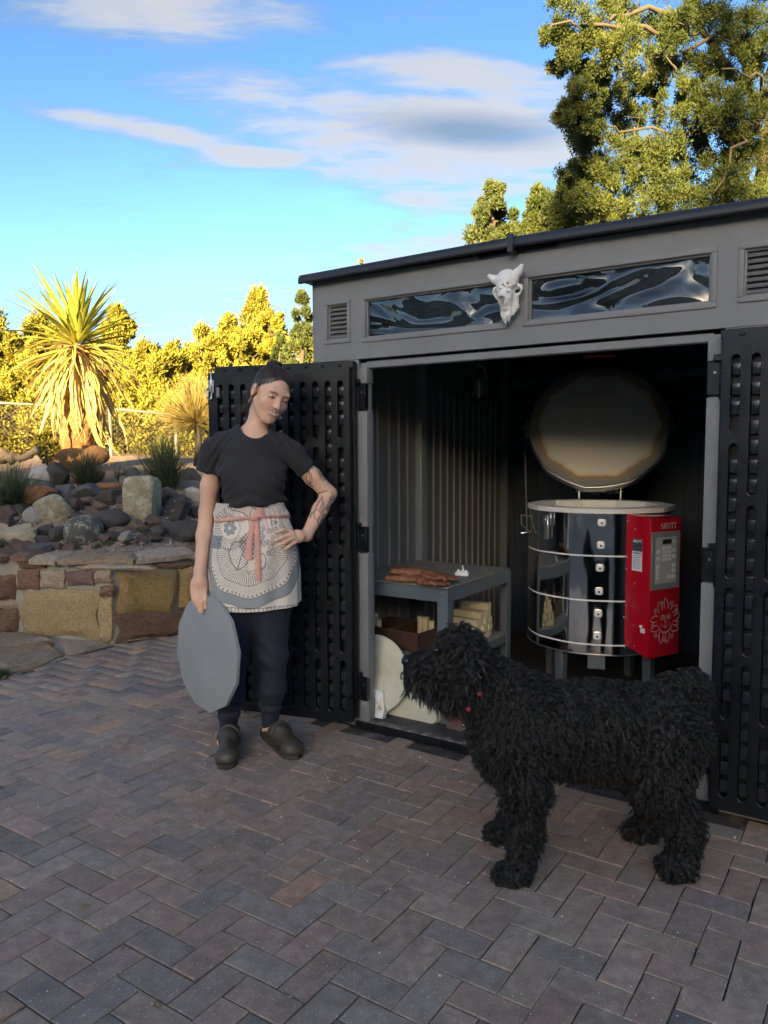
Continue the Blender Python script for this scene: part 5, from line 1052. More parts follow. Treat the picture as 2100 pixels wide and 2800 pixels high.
def juniper(name, label, base, H, rad, ncl, per, size, kind, seed, group=None, low=.12, lean=(0, 0), pointed=.5):
    r = np.random.default_rng(seed); tr = empty(name, label, 'tree', base, 0, group); cs, rs = [], []; g = MB()
    for i in range(ncl):
        z = low + (1 - low) * r.random() ** .85; prof = (1 - z) ** pointed * (.55 + .45 * min(1, z / .3)); a = r.uniform(0, 2*np.pi); q = rad * prof * r.random() ** .5 * r.uniform(.7, 1.25)
        p = np.array([q * math.cos(a) + lean[0] * z, q * math.sin(a) + lean[1] * z, z * H]); cs.append(p); k = rad * r.uniform(.18, .36) * (.6 + .5 * (1 - z)); rs.append((k, k, k * r.uniform(.9, 1.5)))
    v, F = foliage(cs, rs, per, size, seed); cr = np_mesh('crown', v, F, M_J[kind], tr); 
    m = 5; tp = [V(lean[0] * s, lean[1] * s, H * s * .85) + V(r.normal(0, .03), r.normal(0, .03), 0) * H * s for s in np.linspace(0, 1, m)]; tp[0].z = min(-.1, -base[2])
    g.tube(tp, [.055 * H * .5 * (1 - .85 * s) + .006 for s in np.linspace(0, 1, m)], 8)
    for c_ in cs[::max(1, ncl // 26)]:
        b0 = V(lean[0] * c_[2] / H, lean[1] * c_[2] / H, max(.1, c_[2] - .25 * rad)); b1 = V(*c_); mid = b0.lerp(b1, .5) + V(r.normal(0, .06), r.normal(0, .06), r.normal(0, .05)) * rad; g.tube([b0, mid, b1], [.02 * H * .45, .012 * H * .45, .004], 5, cap=False)
    g.build('trunk', M_BARK, tr, smooth=True); return tr
def tree_at(px, ytop, wpx, Y, kind, label, seed, ncl=60, per=330, size=.085, group='junipers beyond the fence', zb=None, pointed=.5, lean=(0, 0), low=.04):
    top = at_y(px, ytop, Y); b = V(top.x, top.y, float(bed_h(top.x, top.y)) if zb is None else zb); H = top.z - b.z; return juniper('juniper_tree', label, b, H, wpx * Y / FPX * .5, ncl, per, size, kind, seed, group, low, lean, pointed)
tree_at(-40, 865, 430, 15.5, 'sunlit_gold', 'broad sunlit golden juniper beyond the fence behind the driftwood log', 11, 90); tree_at(120, 880, 330, 17, 'sunlit_gold', 'sunlit golden juniper directly behind the yucca crown', 12, 70); tree_at(318, 838, 260, 16, 'sunlit_gold', 'sunlit golden juniper rising just beyond the yucca leaves', 13, 80, pointed=.7)
tree_at(430, 968, 300, 18, 'sunlit_gold', 'low sunlit golden juniper in the gap of the tree line', 14, 60); tree_at(545, 1000, 260, 15, 'sunlit_gold', 'low bushy sunlit golden juniper behind the open shed door', 15, 60); tree_at(625, 868, 220, 16.5, 'sunlit_gold', 'sunlit golden juniper next to the tall pointed one behind the door', 16, 60, pointed=.8); tree_at(705, 800, 290, 17.5, 'sunlit_gold', 'tall pointed sunlit golden juniper rising behind the open door', 17, 100, pointed=.8)
tree_at(822, 805, 130, 9.8, 'green', 'shade-dark green juniper at the shed corner', 18, 90, 320, .06, zb=.3, pointed=.35); tree_at(770, 905, 110, 10.5, 'mid', 'small olive juniper beside the dark one at the shed corner', 19, 36, 260, .06)  # dark foliage colour stands in for the corner juniper standing unlit
tree_at(240, 1085, 330, 12.6, 'sunlit_gold', 'low sunlit golden shrub against the fence by the yucca', 21, 50, 230, .07, pointed=.3); tree_at(20, 1075, 330, 13, 'sunlit_gold', 'low sunlit golden shrub against the fence by the log', 22, 50, 230, .07, pointed=.3); tree_at(470, 1090, 280, 12.8, 'sunlit_gold', 'low sunlit golden shrub against the fence near the broom bush', 23, 50, 230, .07, pointed=.3)
for i, (px, yt, w, Y) in enumerate(((-300, 800, 500, 19), (-180, 960, 300, 14), (560, 905, 300, 24), (380, 985, 300, 26), (200, 960, 300, 27), (40, 930, 300, 26))): tree_at(px, yt, w, Y, 'sunlit_gold', 'distant sunlit golden juniper in the far tree line', 30 + i, 50, 170, .13, 'far junipers')
for i, (px, yt, w, Y) in enumerate(((-30, 900, 260, 14.2), (80, 935, 240, 13.8), (165, 985, 220, 13.6), (290, 930, 240, 14.5), (370, 985, 220, 13.9), (440, 975, 260, 14), (400, 955, 260, 16), (490, 950, 260, 17), (520, 965, 240, 14.6), (590, 930, 220, 14.8), (660, 905, 200, 15), (740, 860, 190, 15.5), (830, 900, 260, 15), (930, 880, 260, 16), (1030, 900, 300, 17))): tree_at(px, yt, w, Y, 'sunlit_gold', 'bushy sunlit golden juniper crowding just beyond the chain-link fence', 110 + i, 60, 300, .08, 'sunlit golden junipers crowding the fence', pointed=.38)
# trees rising behind the shed roof
GB = .2
tree_at(1348, 512, 215, 10.5, 'green', 'dusky green juniper top rising over the shed roof ridge', 41, 80, 420, .055, 'trees behind the shed', zb=GB + 2.4, pointed=.36); tree_at(1180, 650, 120, 12, 'mid', 'thin juniper tip just above the shed roof', 42, 30, 160, .05, 'trees behind the shed', zb=GB, pointed=1.0); tree_at(988, 712, 60, 12, 'sunlit_gold', 'sunlit golden juniper tip peeping over the shed roof end', 43, 20, 140, .05, 'trees behind the shed', zb=GB, pointed=.9); tree_at(1475, 520, 210, 11.5, 'mid', 'olive juniper behind the shed next to the dusky one', 44, 80, 420, .055, 'trees behind the shed', zb=GB + 2.4, pointed=.4); tree_at(1565, 450, 230, 11.0, 'green', 'bushy juniper at the foot of the huge tree behind the shed', 45, 90, 420, .055, 'trees behind the shed', zb=GB + 2.2, pointed=.36)
# the huge old juniper: limbs drawn first, foliage hung on them
def big_juniper():
    r = np.random.default_rng(61); Y0 = 9.2; b = at_y(2050, 1000, Y0 + 1.2); b.z = GB
    tr = empty('old_juniper', 'huge old juniper with twisting pale limbs towering over the shed', 'tree', b); g = MB(); cs, rs = [], []
    def limb(pts, r0, r1):
        pts = [p - b for p in pts]; m = 12; out = []
        for k in range(m + 1):
            u = k / m * (len(pts) - 1); i = min(int(u), len(pts) - 2); f = u - i; out.append(pts[i].lerp(pts[i+1], f) + V(r.normal(0, .03), r.normal(0, .03), r.normal(0, .03)))
        g.tube(out, [(r0 + (r1 - r0) * k / m) * .62 for k in range(m + 1)], 7, cap=False); return out
    def A(px, py, dy): return at_y(px, py, Y0 + dy)
    limb([V(b.x, b.y, b.z), A(2060, 700, 1.2), A(2120, 300, 1.0), A(2180, -200, 1)], .20, .12)
    limb([A(2110, 330, 1.0), A(1900, 60, .4), A(1760, 15, 0), A(1640, 70, -.3)], .08, .025); limb([A(1880, 60, .4), A(1800, 75, -.2), A(1700, 72, -.4), A(1580, 70, -.5), A(1500, 80, -.5)], .05, .014)
    limb([A(2100, 380, 1), A(1990, 90, .6), A(1890, 130, .3), A(1850, 150, 0), A(1780, 165, -.2)], .05, .016); limb([A(2080, 520, 1), A(1960, 340, .4), A(1900, 350, 0), A(1700, 365, -.2), A(1620, 330, -.4)], .05, .012)
    limb([A(2080, 560, 1), A(1960, 430, .3), A(1850, 300, .1), A(1780, 270, 0)], .045, .012); limb([A(2110, 260, 1), A(2030, 370, -.2), A(1990, 460, -.4), A(1960, 520, -.5)], .04, .012); limb([A(2100, 300, .6), A(2060, 200, -.3), A(1980, 190, -.6)], .04, .012); limb([A(2100, 540, .8), A(2020, 560, -.2), A(1900, 600, -.5)], .035, .01)
    for _ in range(8):
        px, py = r.uniform(1850, 2150), r.uniform(20, 600); limb([A(px, py, r.uniform(-.4, .8)), A(px - r.uniform(20, 70), py + r.uniform(-60, 40), r.uniform(-.5, .5)), A(px - r.uniform(60, 140), py + r.uniform(-90, 60), r.uniform(-.6, .3))], .018, .004)
    # clumps: (px, py, radius px, depth, weight)
    CL = [(1530,40,75,-.3), (1600,60,85,-.4), (1680,30,80,0), (1620,140,70,-.5), (1560,110,60,-.3), (1720,150,75,-.6), (1700,100,60,-.3), (1760,60,80,.3), (1860,70,75,-.3), (1880,20,90,.4), (1950,40,90,.3), (2040,40,100,.3), (2080,120,90,.2), (2010,110,70,-.4), (1545,290,48,-.6), (1590,265,48,-.6), (1570,320,55,-.5), (1620,300,55,-.4), (1600,200,50,0), (1640,230,50,.2),
          (1640,390,70,.2), (1600,420,55,.1), (1680,440,80,.3), (1720,330,55,.5), (1760,400,70,.5), (1700,520,80,.2), (1640,500,70,.1), (1600,540,60,.3), (1780,450,70,-.3), (1830,430,70,-.4), (1870,490,80,-.2), (1800,540,80,-.3), (1860,590,70,-.2), (1920,560,80,-.2), (1960,620,80,0), (1860,280,70,-.3), (1900,230,60,-.2), (1930,300,80,-.3), (1980,280,60,-.4), (2000,330,70,-.2), (2060,260,70,-.2), (2070,400,70,.3), (2020,420,80,.2), (1950,420,80,.3), (1900,390,80,.4), (2080,510,80,.2), (2030,560,90,.1), (2090,620,90,.2), (1740,620,80,.2), (1660,600,70,.4), (1790,200,60,.3), (1960,180,60,.2), (2050,180,70,.6), (1840,160,50,.4), (1990,500,60,-.3), (1760,270,50,.6), (1660,300,70,.9), (1700,220,70,1.0), (1830,350,90,1.0), (1740,480,90,1.0), (1840,500,90,1.1), (1950,500,100,1.1), (1620,590,70,.9), (1580,480,60,.8), (1560,580,60,.9), (1520,600,50,1.0), (1820,120,80,.9), (1920,120,90,1.0), (2030,330,90,1.0), (1690,640,80,.9), (1540,170,45,.2), (1510,100,40,0), (1585,360,45,.2), (1900,640,80,.6), (2000,660,80,.6), (1800,640,80,.8), (2180,100,120,.2), (2200,350,130,.2), (2190,560,120,.2), (1900,-80,150,.2), (1650,-70,130,.0), (2100,-80,150,.3)]
    for px, py, rp, dy in CL:
        p = A(px, py, dy) - b; k = rp / FPX * Y0 
        for _ in range(11):
            d = r.normal(size=3); d /= np.linalg.norm(d); q = np.array(p) + d * k * .85 * r.random() ** .4; cs.append(q); rs.append(np.array([1, 1, 1.15]) * k * r.uniform(.26, .50))
    v, F = foliage(cs, rs, 400, .036, 62, .5, .36, .25); np_mesh('crown', v, F, M_J['mid'], tr)
    g.build('trunk', M_BARK, tr, smooth=True)
big_juniper()
# junipers by the house, out of view: the panes mirror them
for i, (x, y, H, rd) in enumerate(((-9.5, -4.5, 4.8, 2.2), (-12.5, -1.5, 4.2, 2.0))): juniper('tall_juniper', ['tall juniper at the corner of the stucco house', 'juniper beyond the house corner by the path', 'tallest juniper rising behind the stucco house', 'second juniper rising behind the stucco house'][i], V(x, y, -.05), H, rd, 42, 300, .22, 'green', 70 + i, 'junipers round the house', .1)
# unseen junipers added on the ridge crest to mottle the old juniper with shade
for i, (x, H, rd) in enumerate(((-15.2, 4.6, 1.0), (-13.4, 6.4, 1.0), (-11.2, 5.0, 1.1), (-9.0, 7.0, 1.2), (-6.2, 5.5, 1.6), (-2.5, 3.5, 1.4))): juniper('dapple_juniper', 'unseen juniper added on the ridge crest to shade the old juniper', V(x, -60, 16.0), H, rd, 22, 110, .34, 'green', 95 + i, 'unseen junipers added along the ridge', .05)
# broom-like bush with a pale trunk and a yellow shrub at the yucca's foot
def twig_bush(name, label, p, H, rad, n, mat, seed, trunk_h=.4):
    r = np.random.default_rng(seed); e = empty(name, label, 'bush', p); K = 5; a = r.uniform(0, 6.28, n); el = r.uniform(-.55, 1.55, n); L = rad * r.uniform(.55, 1.1, n); vs = np.zeros((n, K + 1, 2, 3)); d = np.stack([np.cos(a)*np.cos(el), np.sin(a)*np.cos(el), np.sin(el)], -1)
    for k in range(K + 1):
        s = k / K; c_ = np.array([0, 0, trunk_h * H]) + d * (L * s)[:, None] + np.array([0, 0, 1]) * (.12 * rad * s * s); w = .006 * (1 - .7 * s); w *= .6; c_ = c_ + .03 * s * s * np.sin(np.outer(a * 7 + el * 5, np.array([1.0, 1.7, .6]))); side_ = np.cross(d, np.array([.3, 1, .2])); side_ /= np.linalg.norm(side_, axis=1)[:, None]
        vs[:, k, 0] = c_ - side_ * w; vs[:, k, 1] = c_ + side_ * w
    I = np.arange(n * (K+1) * 2).reshape(n, K + 1, 2); F = np.stack([I[:, :-1, 0], I[:, :-1, 1], I[:, 1:, 1], I[:, 1:, 0]], -1).reshape(-1, 4); np_mesh('twigs', vs.reshape(-1, 3), F, mat, e); MB().tube([(0, 0, -.05), (.02, 0, trunk_h * H * .5), (0, 0, trunk_h * H)], [.045, .035, .03], 7).build('trunk', M_BARK, e, smooth=True); return e
M_BROOM = leaf_mat('broom_twig', (.17, .13, .045), (.27, .20, .07), .7)
p = at_y(540, 1262, 7.9); twig_bush('broom_bush', 'round broom-like bush of fine golden twigs beside the shed door', p, .75, .42, 1700, M_BROOM, 81, .55)
p = at_y(128, 1262, 7.7); juniper('yellow_shrub', 'small yellow flowering shrub at the foot of the yucca', p, .30, .18, 22, 150, .035, 'sunlit_gold', 83, None, .05)
# ------------------------------------------------------------------ the potter
YB = 3.40
def W(px, py, dy=0.0): return np.array(at_y(px, py, YB + dy))
ftR = at_z(624, 2060); woman = empty('person', 'smiling person in black tee, printed apron and clogs holding a grey kiln shelf', 'person', (W(690, 1900)[0], YB, 0)); WO = np.array(woman.location)
def wmesh(name, P, Q, mat, parent=woman, cols=None, off=WO): return np_mesh(name, P - off, Q, mat, parent, smooth=True, cols=cols)
# head frame: tilted to her left, turned and looking down towards the dog
HMx = (Matrix.Rotation(R_(19), 3, 'Y') @ Matrix.Rotation(R_(34), 3, 'Z') @ Matrix.Rotation(R_(9), 3, 'X')); HM = np.array(HMx); HC = W(741, 1078, -.005); HS = 1.0
def Hd(x, y, z): return HC + HM @ np.array([x, y, z]) * HS
def Hl(P): return (P - HC) @ HM / HS
HMc = [list(HM[:, i]) for i in range(3)]; HMr = [[HM[j][i] for i in range(3)] for j in range(3)]
S = SDF((-.90, 3.10, -.01), (-.16, 3.66, 1.74), .0037)
def he(c, r, k=.012, mode='add'): S.ell(Hd(*c), r, k, mode, HMr)
def hc(a, b, r1, r2, k=.012, mode='add'): S.cone(Hd(*a), Hd(*b), r1, r2, k, mode)
he((0, .016, .036), (.072, .092, .080), 0); hc((0, -.036, -.005), (0, -.053, -.070), .060, .037, .03); he((0, -.034, -.052), (.0575, .050, .052), .03); he((0, -.070, -.100), (.023, .019, .016), .02)
for s in (-1, 1):
    he((s * .035, -.060, -.028), (.026, .022, .020), .03); hc((s * .050, .006, -.044), (s * .020, -.056, -.096), .016, .014, .018); he((s * .078, .012, -.008), (.007, .019, .031), .006); he((s * .074, .008, -.006), (.010, .012, .022), .006)
hc((-.034, -.078, .024), (.034, -.078, .024), .016, .016, .018)
for s in (-1, 1): he((s * .031, -.097, .004), (.019, .013, .0085), .012, 'cut'); he((s * .031, -.081, .002), (.0145, .012, .009), .006)
hc((0, -.090, .012), (0, -.110, -.028), .0085, .0105, .012); he((0, -.113, -.030), (.0115, .0105, .0095), .008)
for s in (-1, 1): he((s * .0125, -.103, -.034), (.0085, .0095, .007), .006)
hc((-.029, -.083, -.051), (0, -.0975, -.0585), .0046, .0064, .006); hc((0, -.0975, -.0585), (.029, -.083, -.051), .0064, .0046, .006); hc((-.022, -.088, -.066), (.022, -.088, -.066), .0062, .0062, .006); he((0, -.092, -.071), (.016, .008, .0065), .006)
he((0, -.104, -.0622), (.024, .012, .0042), .002, 'cut')
hc((0, .022, -.055), (0, .030, -.09), .050, .047, .025)
nb = W(690, 1205, .03); S.cone(Hd(0, .024, -.06), nb, .047, .052, .02); S.cone(nb, W(688, 1240, .02), .058, .075, .03)
for a, b in (((700, 1192, .02), (606, 1226, .025)), ((682, 1192, .02), (778, 1230, .025))): S.cone(W(*a), W(*b), .036, .026, .04)
# core of trunk and legs (clothed)
S.ell(W(690, 1290), (.120, .085, .15), .04); S.ell(W(690, 1420), (.115, .082, .14), .05); S.ell(W(688, 1520), (.13, .09, .11), .05)
KNR, ANR = W(636, 1800, -.01), W(625, 2010, .03); KNL, ANL = W(741, 1790, -.01), W(739, 1990, .03)
S.chain([W(648, 1560), KNR, ANR], [.07, .046, .031], .03); S.chain([W(735, 1560), KNL, ANL], [.07, .046, .031], .03)
S.cone(ANR, np.array([ANR[0] + .0, ANR[1] - .0, .045]), .031, .030, .02); S.cone(ANL, np.array([ANL[0], ANL[1], .045]), .031, .030, .02)
S.cone((ANR[0], ANR[1], .05), (ANR[0] - .004, ANR[1] - .12, .04), .030, .024, .02); S.cone((ANL[0], ANL[1], .05), (ANL[0] + .07, ANL[1] - .08, .04), .030, .024, .02)
# arms
SR, ER, WR = W(584, 1240, .02), W(566, 1400, .05), W(547, 1562, -.03); SL, EL, WL_ = W(798, 1244, .02), W(899, 1350, .07), W(838, 1464, -.055)
S.chain([SR, SR * .45 + ER * .55, ER, ER * .6 + WR * .4, WR], [.034, .040, .034, .0345, .025], .018); S.chain([SL, SL * .45 + EL * .55, EL, EL * .6 + WL_ * .4, WL_], [.034, .039, .034, .0345, .025], .018)
# right hand: back of the hand to the camera, fingers spread down the face of the shelf
S.cone(WR, W(545, 1590, -.045), .026, .024, .015); S.ell(W(543, 1597, -.048), (.037, .018, .036), .015); S.cone(W(528, 1612, -.05), W(560, 1610, -.045), .0125, .0125, .01)
for (k0, k1, tp, r) in (((526, 1614, -.053), (529, 1638, -.064), (537, 1656, -.058), .0088), ((537, 1616, -.057), (541, 1645, -.068), (546, 1671, -.062), .0094), ((549, 1616, -.055), (551, 1646, -.066), (553, 1675, -.062), .0094), ((560, 1613, -.049), (562, 1640, -.060), (562, 1662, -.058), .0090)): S.chain([W(*k0), W(*k1), W(*tp)], [r * 1.12, r, r * .82], .004)
S.chain([W(557, 1585, -.03), W(570, 1610, .0), W(569, 1634, .012)], [.0145, .0115, .0095], .01)
# left hand on the hip: fingers wrap forward over the apron
S.cone(WL_, W(818, 1466, -.085), .0255, .022, .015); S.ell(W(812, 1467, -.095), (.033, .018, .030), .015)
for (k0, k1, tp, r) in (((793, 1452, -.118), (772, 1449, -.144), (754, 1456, -.152), .0092), ((795, 1462, -.124), (772, 1470, -.150), (754, 1479, -.156), .0094), ((799, 1473, -.124), (779, 1483, -.150), (762, 1491, -.156), .0092), ((806, 1483, -.116), (791, 1494, -.142), (778, 1504, -.150), .0082)): S.chain([W(812, 1467, -.10) * .4 + W(*k0) * .6, W(*k0), W(*k1), W(*tp)], [.013, r * 1.1, r, r * .82], .004)
S.chain([W(822, 1462, -.07), W(808, 1458, -.055), W(794, 1458, -.06)], [.0145, .012, .010], .01)
P, Q = S.mesh(); P = smooth_mesh(P, Q, 1, .35)
# ---- skin colouring (pigment, with shade painted along the creases)
base = np.array([.78, .465, .32]); C_ = np.tile(base, (len(P), 1)); C_ *= (1 + .05 * wnoise(P, 30, 5))[:, None]
L = Hl(P); hd = np.linalg.norm(P - HC, axis=1) < .17
def blend(mask, col, k=1.0):
    m_ = np.clip(mask, 0, 1)[:, None] * k; C_[:] = C_ * (1 - m_) + np.array(col) * m_
def gs(c, r): return np.exp(-(((L - np.array(c)) / np.array(r)) ** 2).sum(1)) * hd
front = hd & (L[:, 1] < -.03)
for s in (-1, 1): blend(gs((s * .040, -.075, -.032), (.022, .04, .018)) * 1.1, (.78, .36, .27), .55)
scm = hd * np.clip((L[:, 2] - .082 + .35 * np.maximum(L[:, 1] + .085, 0) * -1 + .004 * wnoise(P, 300, 12)) / .006 + (L[:, 1] > -.02) * np.clip((L[:, 2] - .0) / .02, 0, 1) * 3, 0, 1); blend(scm, (.09, .06, .045), .9)
blend(gs((0, -.114, -.028), (.012, .02, .012)), (.74, .38, .28), .5)
def seg_d(A, pts):
    d = np.full(len(A), 9.0)
    for a, b in zip(pts, pts[1:]):
        a, b = np.array(a, float), np.array(b, float); ab = b - a; t = np.clip(((A - a) @ ab) / (ab @ ab + 1e-12), 0, 1); d = np.minimum(d, np.linalg.norm(A - a - t[:, None] * ab, axis=1))
    return d
LX = L[:, [0, 2]]
lip = np.minimum(seg_d(LX, [(-.028, -.0515), (-.012, -.0562), (0, -.0575), (.012, -.0562), (.028, -.0515)]) - .0028, seg_d(LX, [(-.022, -.0615), (-.010, -.0695), (.010, -.0695), (.022, -.0615)]) - .0036); blend((lip < 0) & front & (L[:, 1] < -.07), (.52, .17, .15), .9)
teeth = (np.abs(L[:, 2] + .0622 - 8.5 * LX[:, 0] ** 2) < .0044) & (np.abs(LX[:, 0]) < .023) & front & (L[:, 1] < -.07); blend(teeth * 1.0, (.84, .78, .70), 1.0)
for s in (-1, 1):
    br_ = seg_d(LX, [(s * .014, .019), (s * .028, .0245), (s * .046, .0215)]) - .0032; blend((br_ < 0) & front & (L[:, 1] < -.045), (.09, .05, .035), .85)
    ey = seg_d(LX, [(s * .018, -.001), (s * .026, .0035), (s * .034, .0035), (s * .044, -.0005)]) - .0024; blend((ey < 0) & front, (.05, .03, .025), .92)
    ir = seg_d(LX, [(s * .026, .0005), (s * .036, .0005)]) - .0022; blend((ir < 0) & front, (.07, .045, .035), .8)
    cr = seg_d(LX, [(s * .020, -.008), (s * .032, -.0105), (s * .043, -.007)]) - .0015; blend((cr < 0) & front, (.60, .34, .24), .6)  # crease under the eye, its shade painted into the skin
    smile_fold_shade = seg_d(LX, [(s * .016, -.034), (s * .030, -.046), (s * .037, -.058)]) - .0018; blend((smile_fold_shade < 0) & front & (L[:, 1] < -.05), (.60, .32, .23), .6)  # smile fold darkened in colour to stand for its shade
# tattoos inked on her left arm
PX = np.stack([1050 + FPX * ((P - np.array(C0)) @ np.array(c_r)) / ((P - np.array(C0)) @ np.array(c_f)), 1400 - FPX * ((P - np.array(C0)) @ np.array(c_u)) / ((P - np.array(C0)) @ np.array(c_f))], 1)
arm = (P[:, 1] < 3.47) & (PX[:, 0] > 815) & (PX[:, 1] > 1250) & (PX[:, 1] < 1480)
TAT = [[(843, 1288), (837, 1308), (846, 1326), (854, 1316), (850, 1298), (843, 1288)], [(846, 1300), (849, 1326), (857, 1330)], [(862, 1352), (880, 1346), (895, 1342)], [(882, 1358), (866, 1382), (858, 1408), (862, 1420)], [(880, 1360), (886, 1384), (876, 1402)], [(884, 1372), (872, 1398)], [(906, 1346), (914, 1362), (898, 1372), (909, 1382), (892, 1392), (902, 1402), (882, 1412)], [(896, 1380), (880, 1404), (868, 1424), (872, 1436)], [(868, 1392), (852, 1404), (848, 1416)], [(886, 1404), (876, 1426)]]
td = np.full(len(P), 99.0)
for tt in TAT: td = np.minimum(td, seg_d(PX, tt))
blend(arm * np.clip((1.9 - td) / .8, 0, 1), (.055, .055, .06), .8)
pa_ = [(866, 1262), (872, 1285), (884, 1308)]; blend(arm * np.clip((9 - seg_d(PX, pa_)) / 5, 0, 1) * (wnoise(P, 160, 9) > -.2), (.20, .16, .14), .6); blend(arm * np.clip((6 - seg_d(PX, [(905, 1360), (896, 1398)])) / 4, 0, 1) * (wnoise(P, 200, 3) > .1), (.07, .07, .075), .7)
t = NT('skin'); t.set(col=t.vcol(), rough=.5, spec=.35, sss=.12); t.b.inputs['Subsurface Radius'].default_value = (.010, .004, .002); t.bump(t.noise(260, 3, .6, t.coord('Object')), .08, .002); M_SKIN = t.m
body = wmesh('body', P, Q, M_SKIN, cols=C_)
# ------------------------------------------------------------------ hair: combed cap, bun and strands
t = NT('dark_hair'); c = t.coord('Object'); t.set(col=t.ramp(t.noise(120, 3, .6, c), [(.3, (.030, .020, .015)), (.7, (.105, .070, .050))]), rough=.4, spec=.5); M_HAIR = t.m
Sh = SDF(HC - .19, HC + .21, .0034)
def hh(c, r, k=.01, mode='add'): Sh.ell(Hd(*c), r, k, mode, HMr)
hh((0, .020, .040), (.0765, .097, .0845), 0); hh((0, .055, -.01), (.068, .062, .07), .02)
BUN = (-.004, .070, .112)
hh(BUN, (.032, .030, .024), .012); Sh.cone(Hd(-.012, .072, .122), Hd(.012, .064, .128), .015, .012, .008)
hh((0, -.122, .000), (.088, .086, .108), .008, 'cut')                 # open the face
for s in (-1, 1): hh((s * .088, -.012, -.045), (.035, .045, .055), .008, 'cut')
hh((0, .05, -.10), (.09, .08, .058), .01, 'cut')
Ph, Qh = Sh.mesh(); Ph = smooth_mesh(Ph, Qh, 3, .5); Nh = vnormals(Ph, Qh); Lh = Hl(Ph); bun = np.array(BUN)
dirb = Lh - bun; azb = np.arctan2(dirb[:, 0], -dirb[:, 1]); Ph = Ph + Nh * (np.sin(azb * 58 + wnoise(Ph, 40, 2) * 1.5) * .0009 * np.clip((Lh[:, 1] + .075) / .03, 0, 1))[:, None]
hair = wmesh('hair', Ph, Qh, M_HAIR)
rr = np.random.default_rng(17); g = MB()
def scalp(d):          # point on the hair cap along direction d from its centre
    c0 = np.array([0, .020, .040]); r = np.array([.0775, .098, .0855]); d = d / np.linalg.norm(d); return c0 + d / np.sqrt(((d / r) ** 2).sum())
bd = np.array([.0, .05, .085]); bd /= np.linalg.norm(bd)
for i in range(300):
    a = rr.uniform(-2.3, 2.3); h0 = np.array([math.sin(a) * .075, -math.cos(a) * .080, .052 - .088 * min(1, abs(a) / 2.0) ** 1.4 + rr.normal(0, .005)]); h0 = h0 / np.linalg.norm(h0); pts = []
    for k in range(8):
        u = k / 7; d = h0 * (1 - u) + bd * u; pts.append(Hd(*(scalp(d) * (1.0 + .012 * math.sin(u * 3 + i)))) - WO)
    g.tube(pts, [.0006] + [.0012] * 6 + [.0008], 3, cap=False)
for i in range(60):                                                    # wisps at the nape and temples
    if i < 46: p0 = np.array([-.055 - rr.uniform(0, .016), .045 + rr.normal(0, .014), -.02 + rr.normal(0, .02)]); d = np.array([-.012 + rr.normal(0, .012), .022 + rr.normal(0, .012), -.10 * rr.uniform(.5, 1.35)])
    else: s = rr.choice((-1, 1)); p0 = np.array([s * .074, -.01, .03]); d = np.array([s * .008, rr.normal(0, .01), -.05 * rr.uniform(.5, 1.2)])
    g.tube([Hd(*(p0 + d * u + np.array([.006 * math.sin(u * 5 + i), 0, 0]))) - WO for u in np.linspace(0, 1, 6)], [.0007, .0007, .0007, .0006, .0005, .0003], 3, cap=False)
for i in range(40):
    a0 = rr.uniform(0, 6.28); g.tube([Hd(*(bun + np.array([.034 * math.cos(a0 + u * 2.6), .031 * math.sin(a0 + u * 2.6), .02 * math.sin(u * 3 + i) + .004]) )) - WO for u in np.linspace(0, 1, 7)], [.0007, .0012, .0012, .0012, .0012, .001, .0006], 3, cap=False)
st = g.build('hair_strands', M_HAIR, hair, smooth=True); tag(st, kind='stuff')
for s, zz in ((-1, 0), (1, 0)): MB().tube([Hd(s * .080 + .0, .004 + .011 * math.cos(a), -.052 + .013 * math.sin(a)) - WO for a in np.linspace(0, 6.28, 17)[:-1]], .0014, 6, closed=True).build('earring', plain('gold_hoop', (.75, .55, .3), .25, .02, metal=1.0), woman, smooth=True)
# ------------------------------------------------------------------ T-shirt
t = NT('black_cotton'); c = t.coord('Object'); t.set(col=t.ramp(t.noise(300, 3, .6, t.coord('Object', (1, 1, .4))), [(.3, (.019, .018, .0185)), (.7, (.032, .030, .031))]), rough=.9, sheen=.06); t.bump(t.noise(420, 2, .6, c), .25, .002); M_TEE = t.m
S = SDF((-.92, 3.16, .95), (-.14, 3.64, 1.56), .0042)
S.ell(W(690, 1285, .005), (.150, .100, .16), 0); S.ell(W(689, 1372, .0), (.152, .104, .09), .06); S.cone(W(622, 1218, .02), W(766, 1220, .02), .054, .054, .05); S.cone(W(692, 1192, .02), W(692, 1230, .01), .075, .10, .04)
for a, b in (((700, 1188, .02), (592, 1222, .022)), ((682, 1188, .02), (790, 1226, .022))): S.cone(W(*a), W(*b), .044, .040, .04)
for x in (642, 734): S.ell(W(x, 1304, -.062), (.060, .048, .062), .06)
S.chain([W(604, 1226, .022), W(584, 1234, .022), W(567, 1296, .03)], [.048, .049, .051], .025); SLe = SL * .62 + EL * .38; S.chain([W(780, 1230, .022), W(800, 1240, .022), SLe], [.048, .047, .047], .025)
S.cone(W(690, 1330, .0), W(689, 1395, .0), .12, .12, .03)
S.plane(W(688, 1376, -.02), (0.03, .05, -1)); ad = np.array(W(567, 1292, .03) - W(575, 1225, .02)); ad = ad / np.linalg.norm(ad)
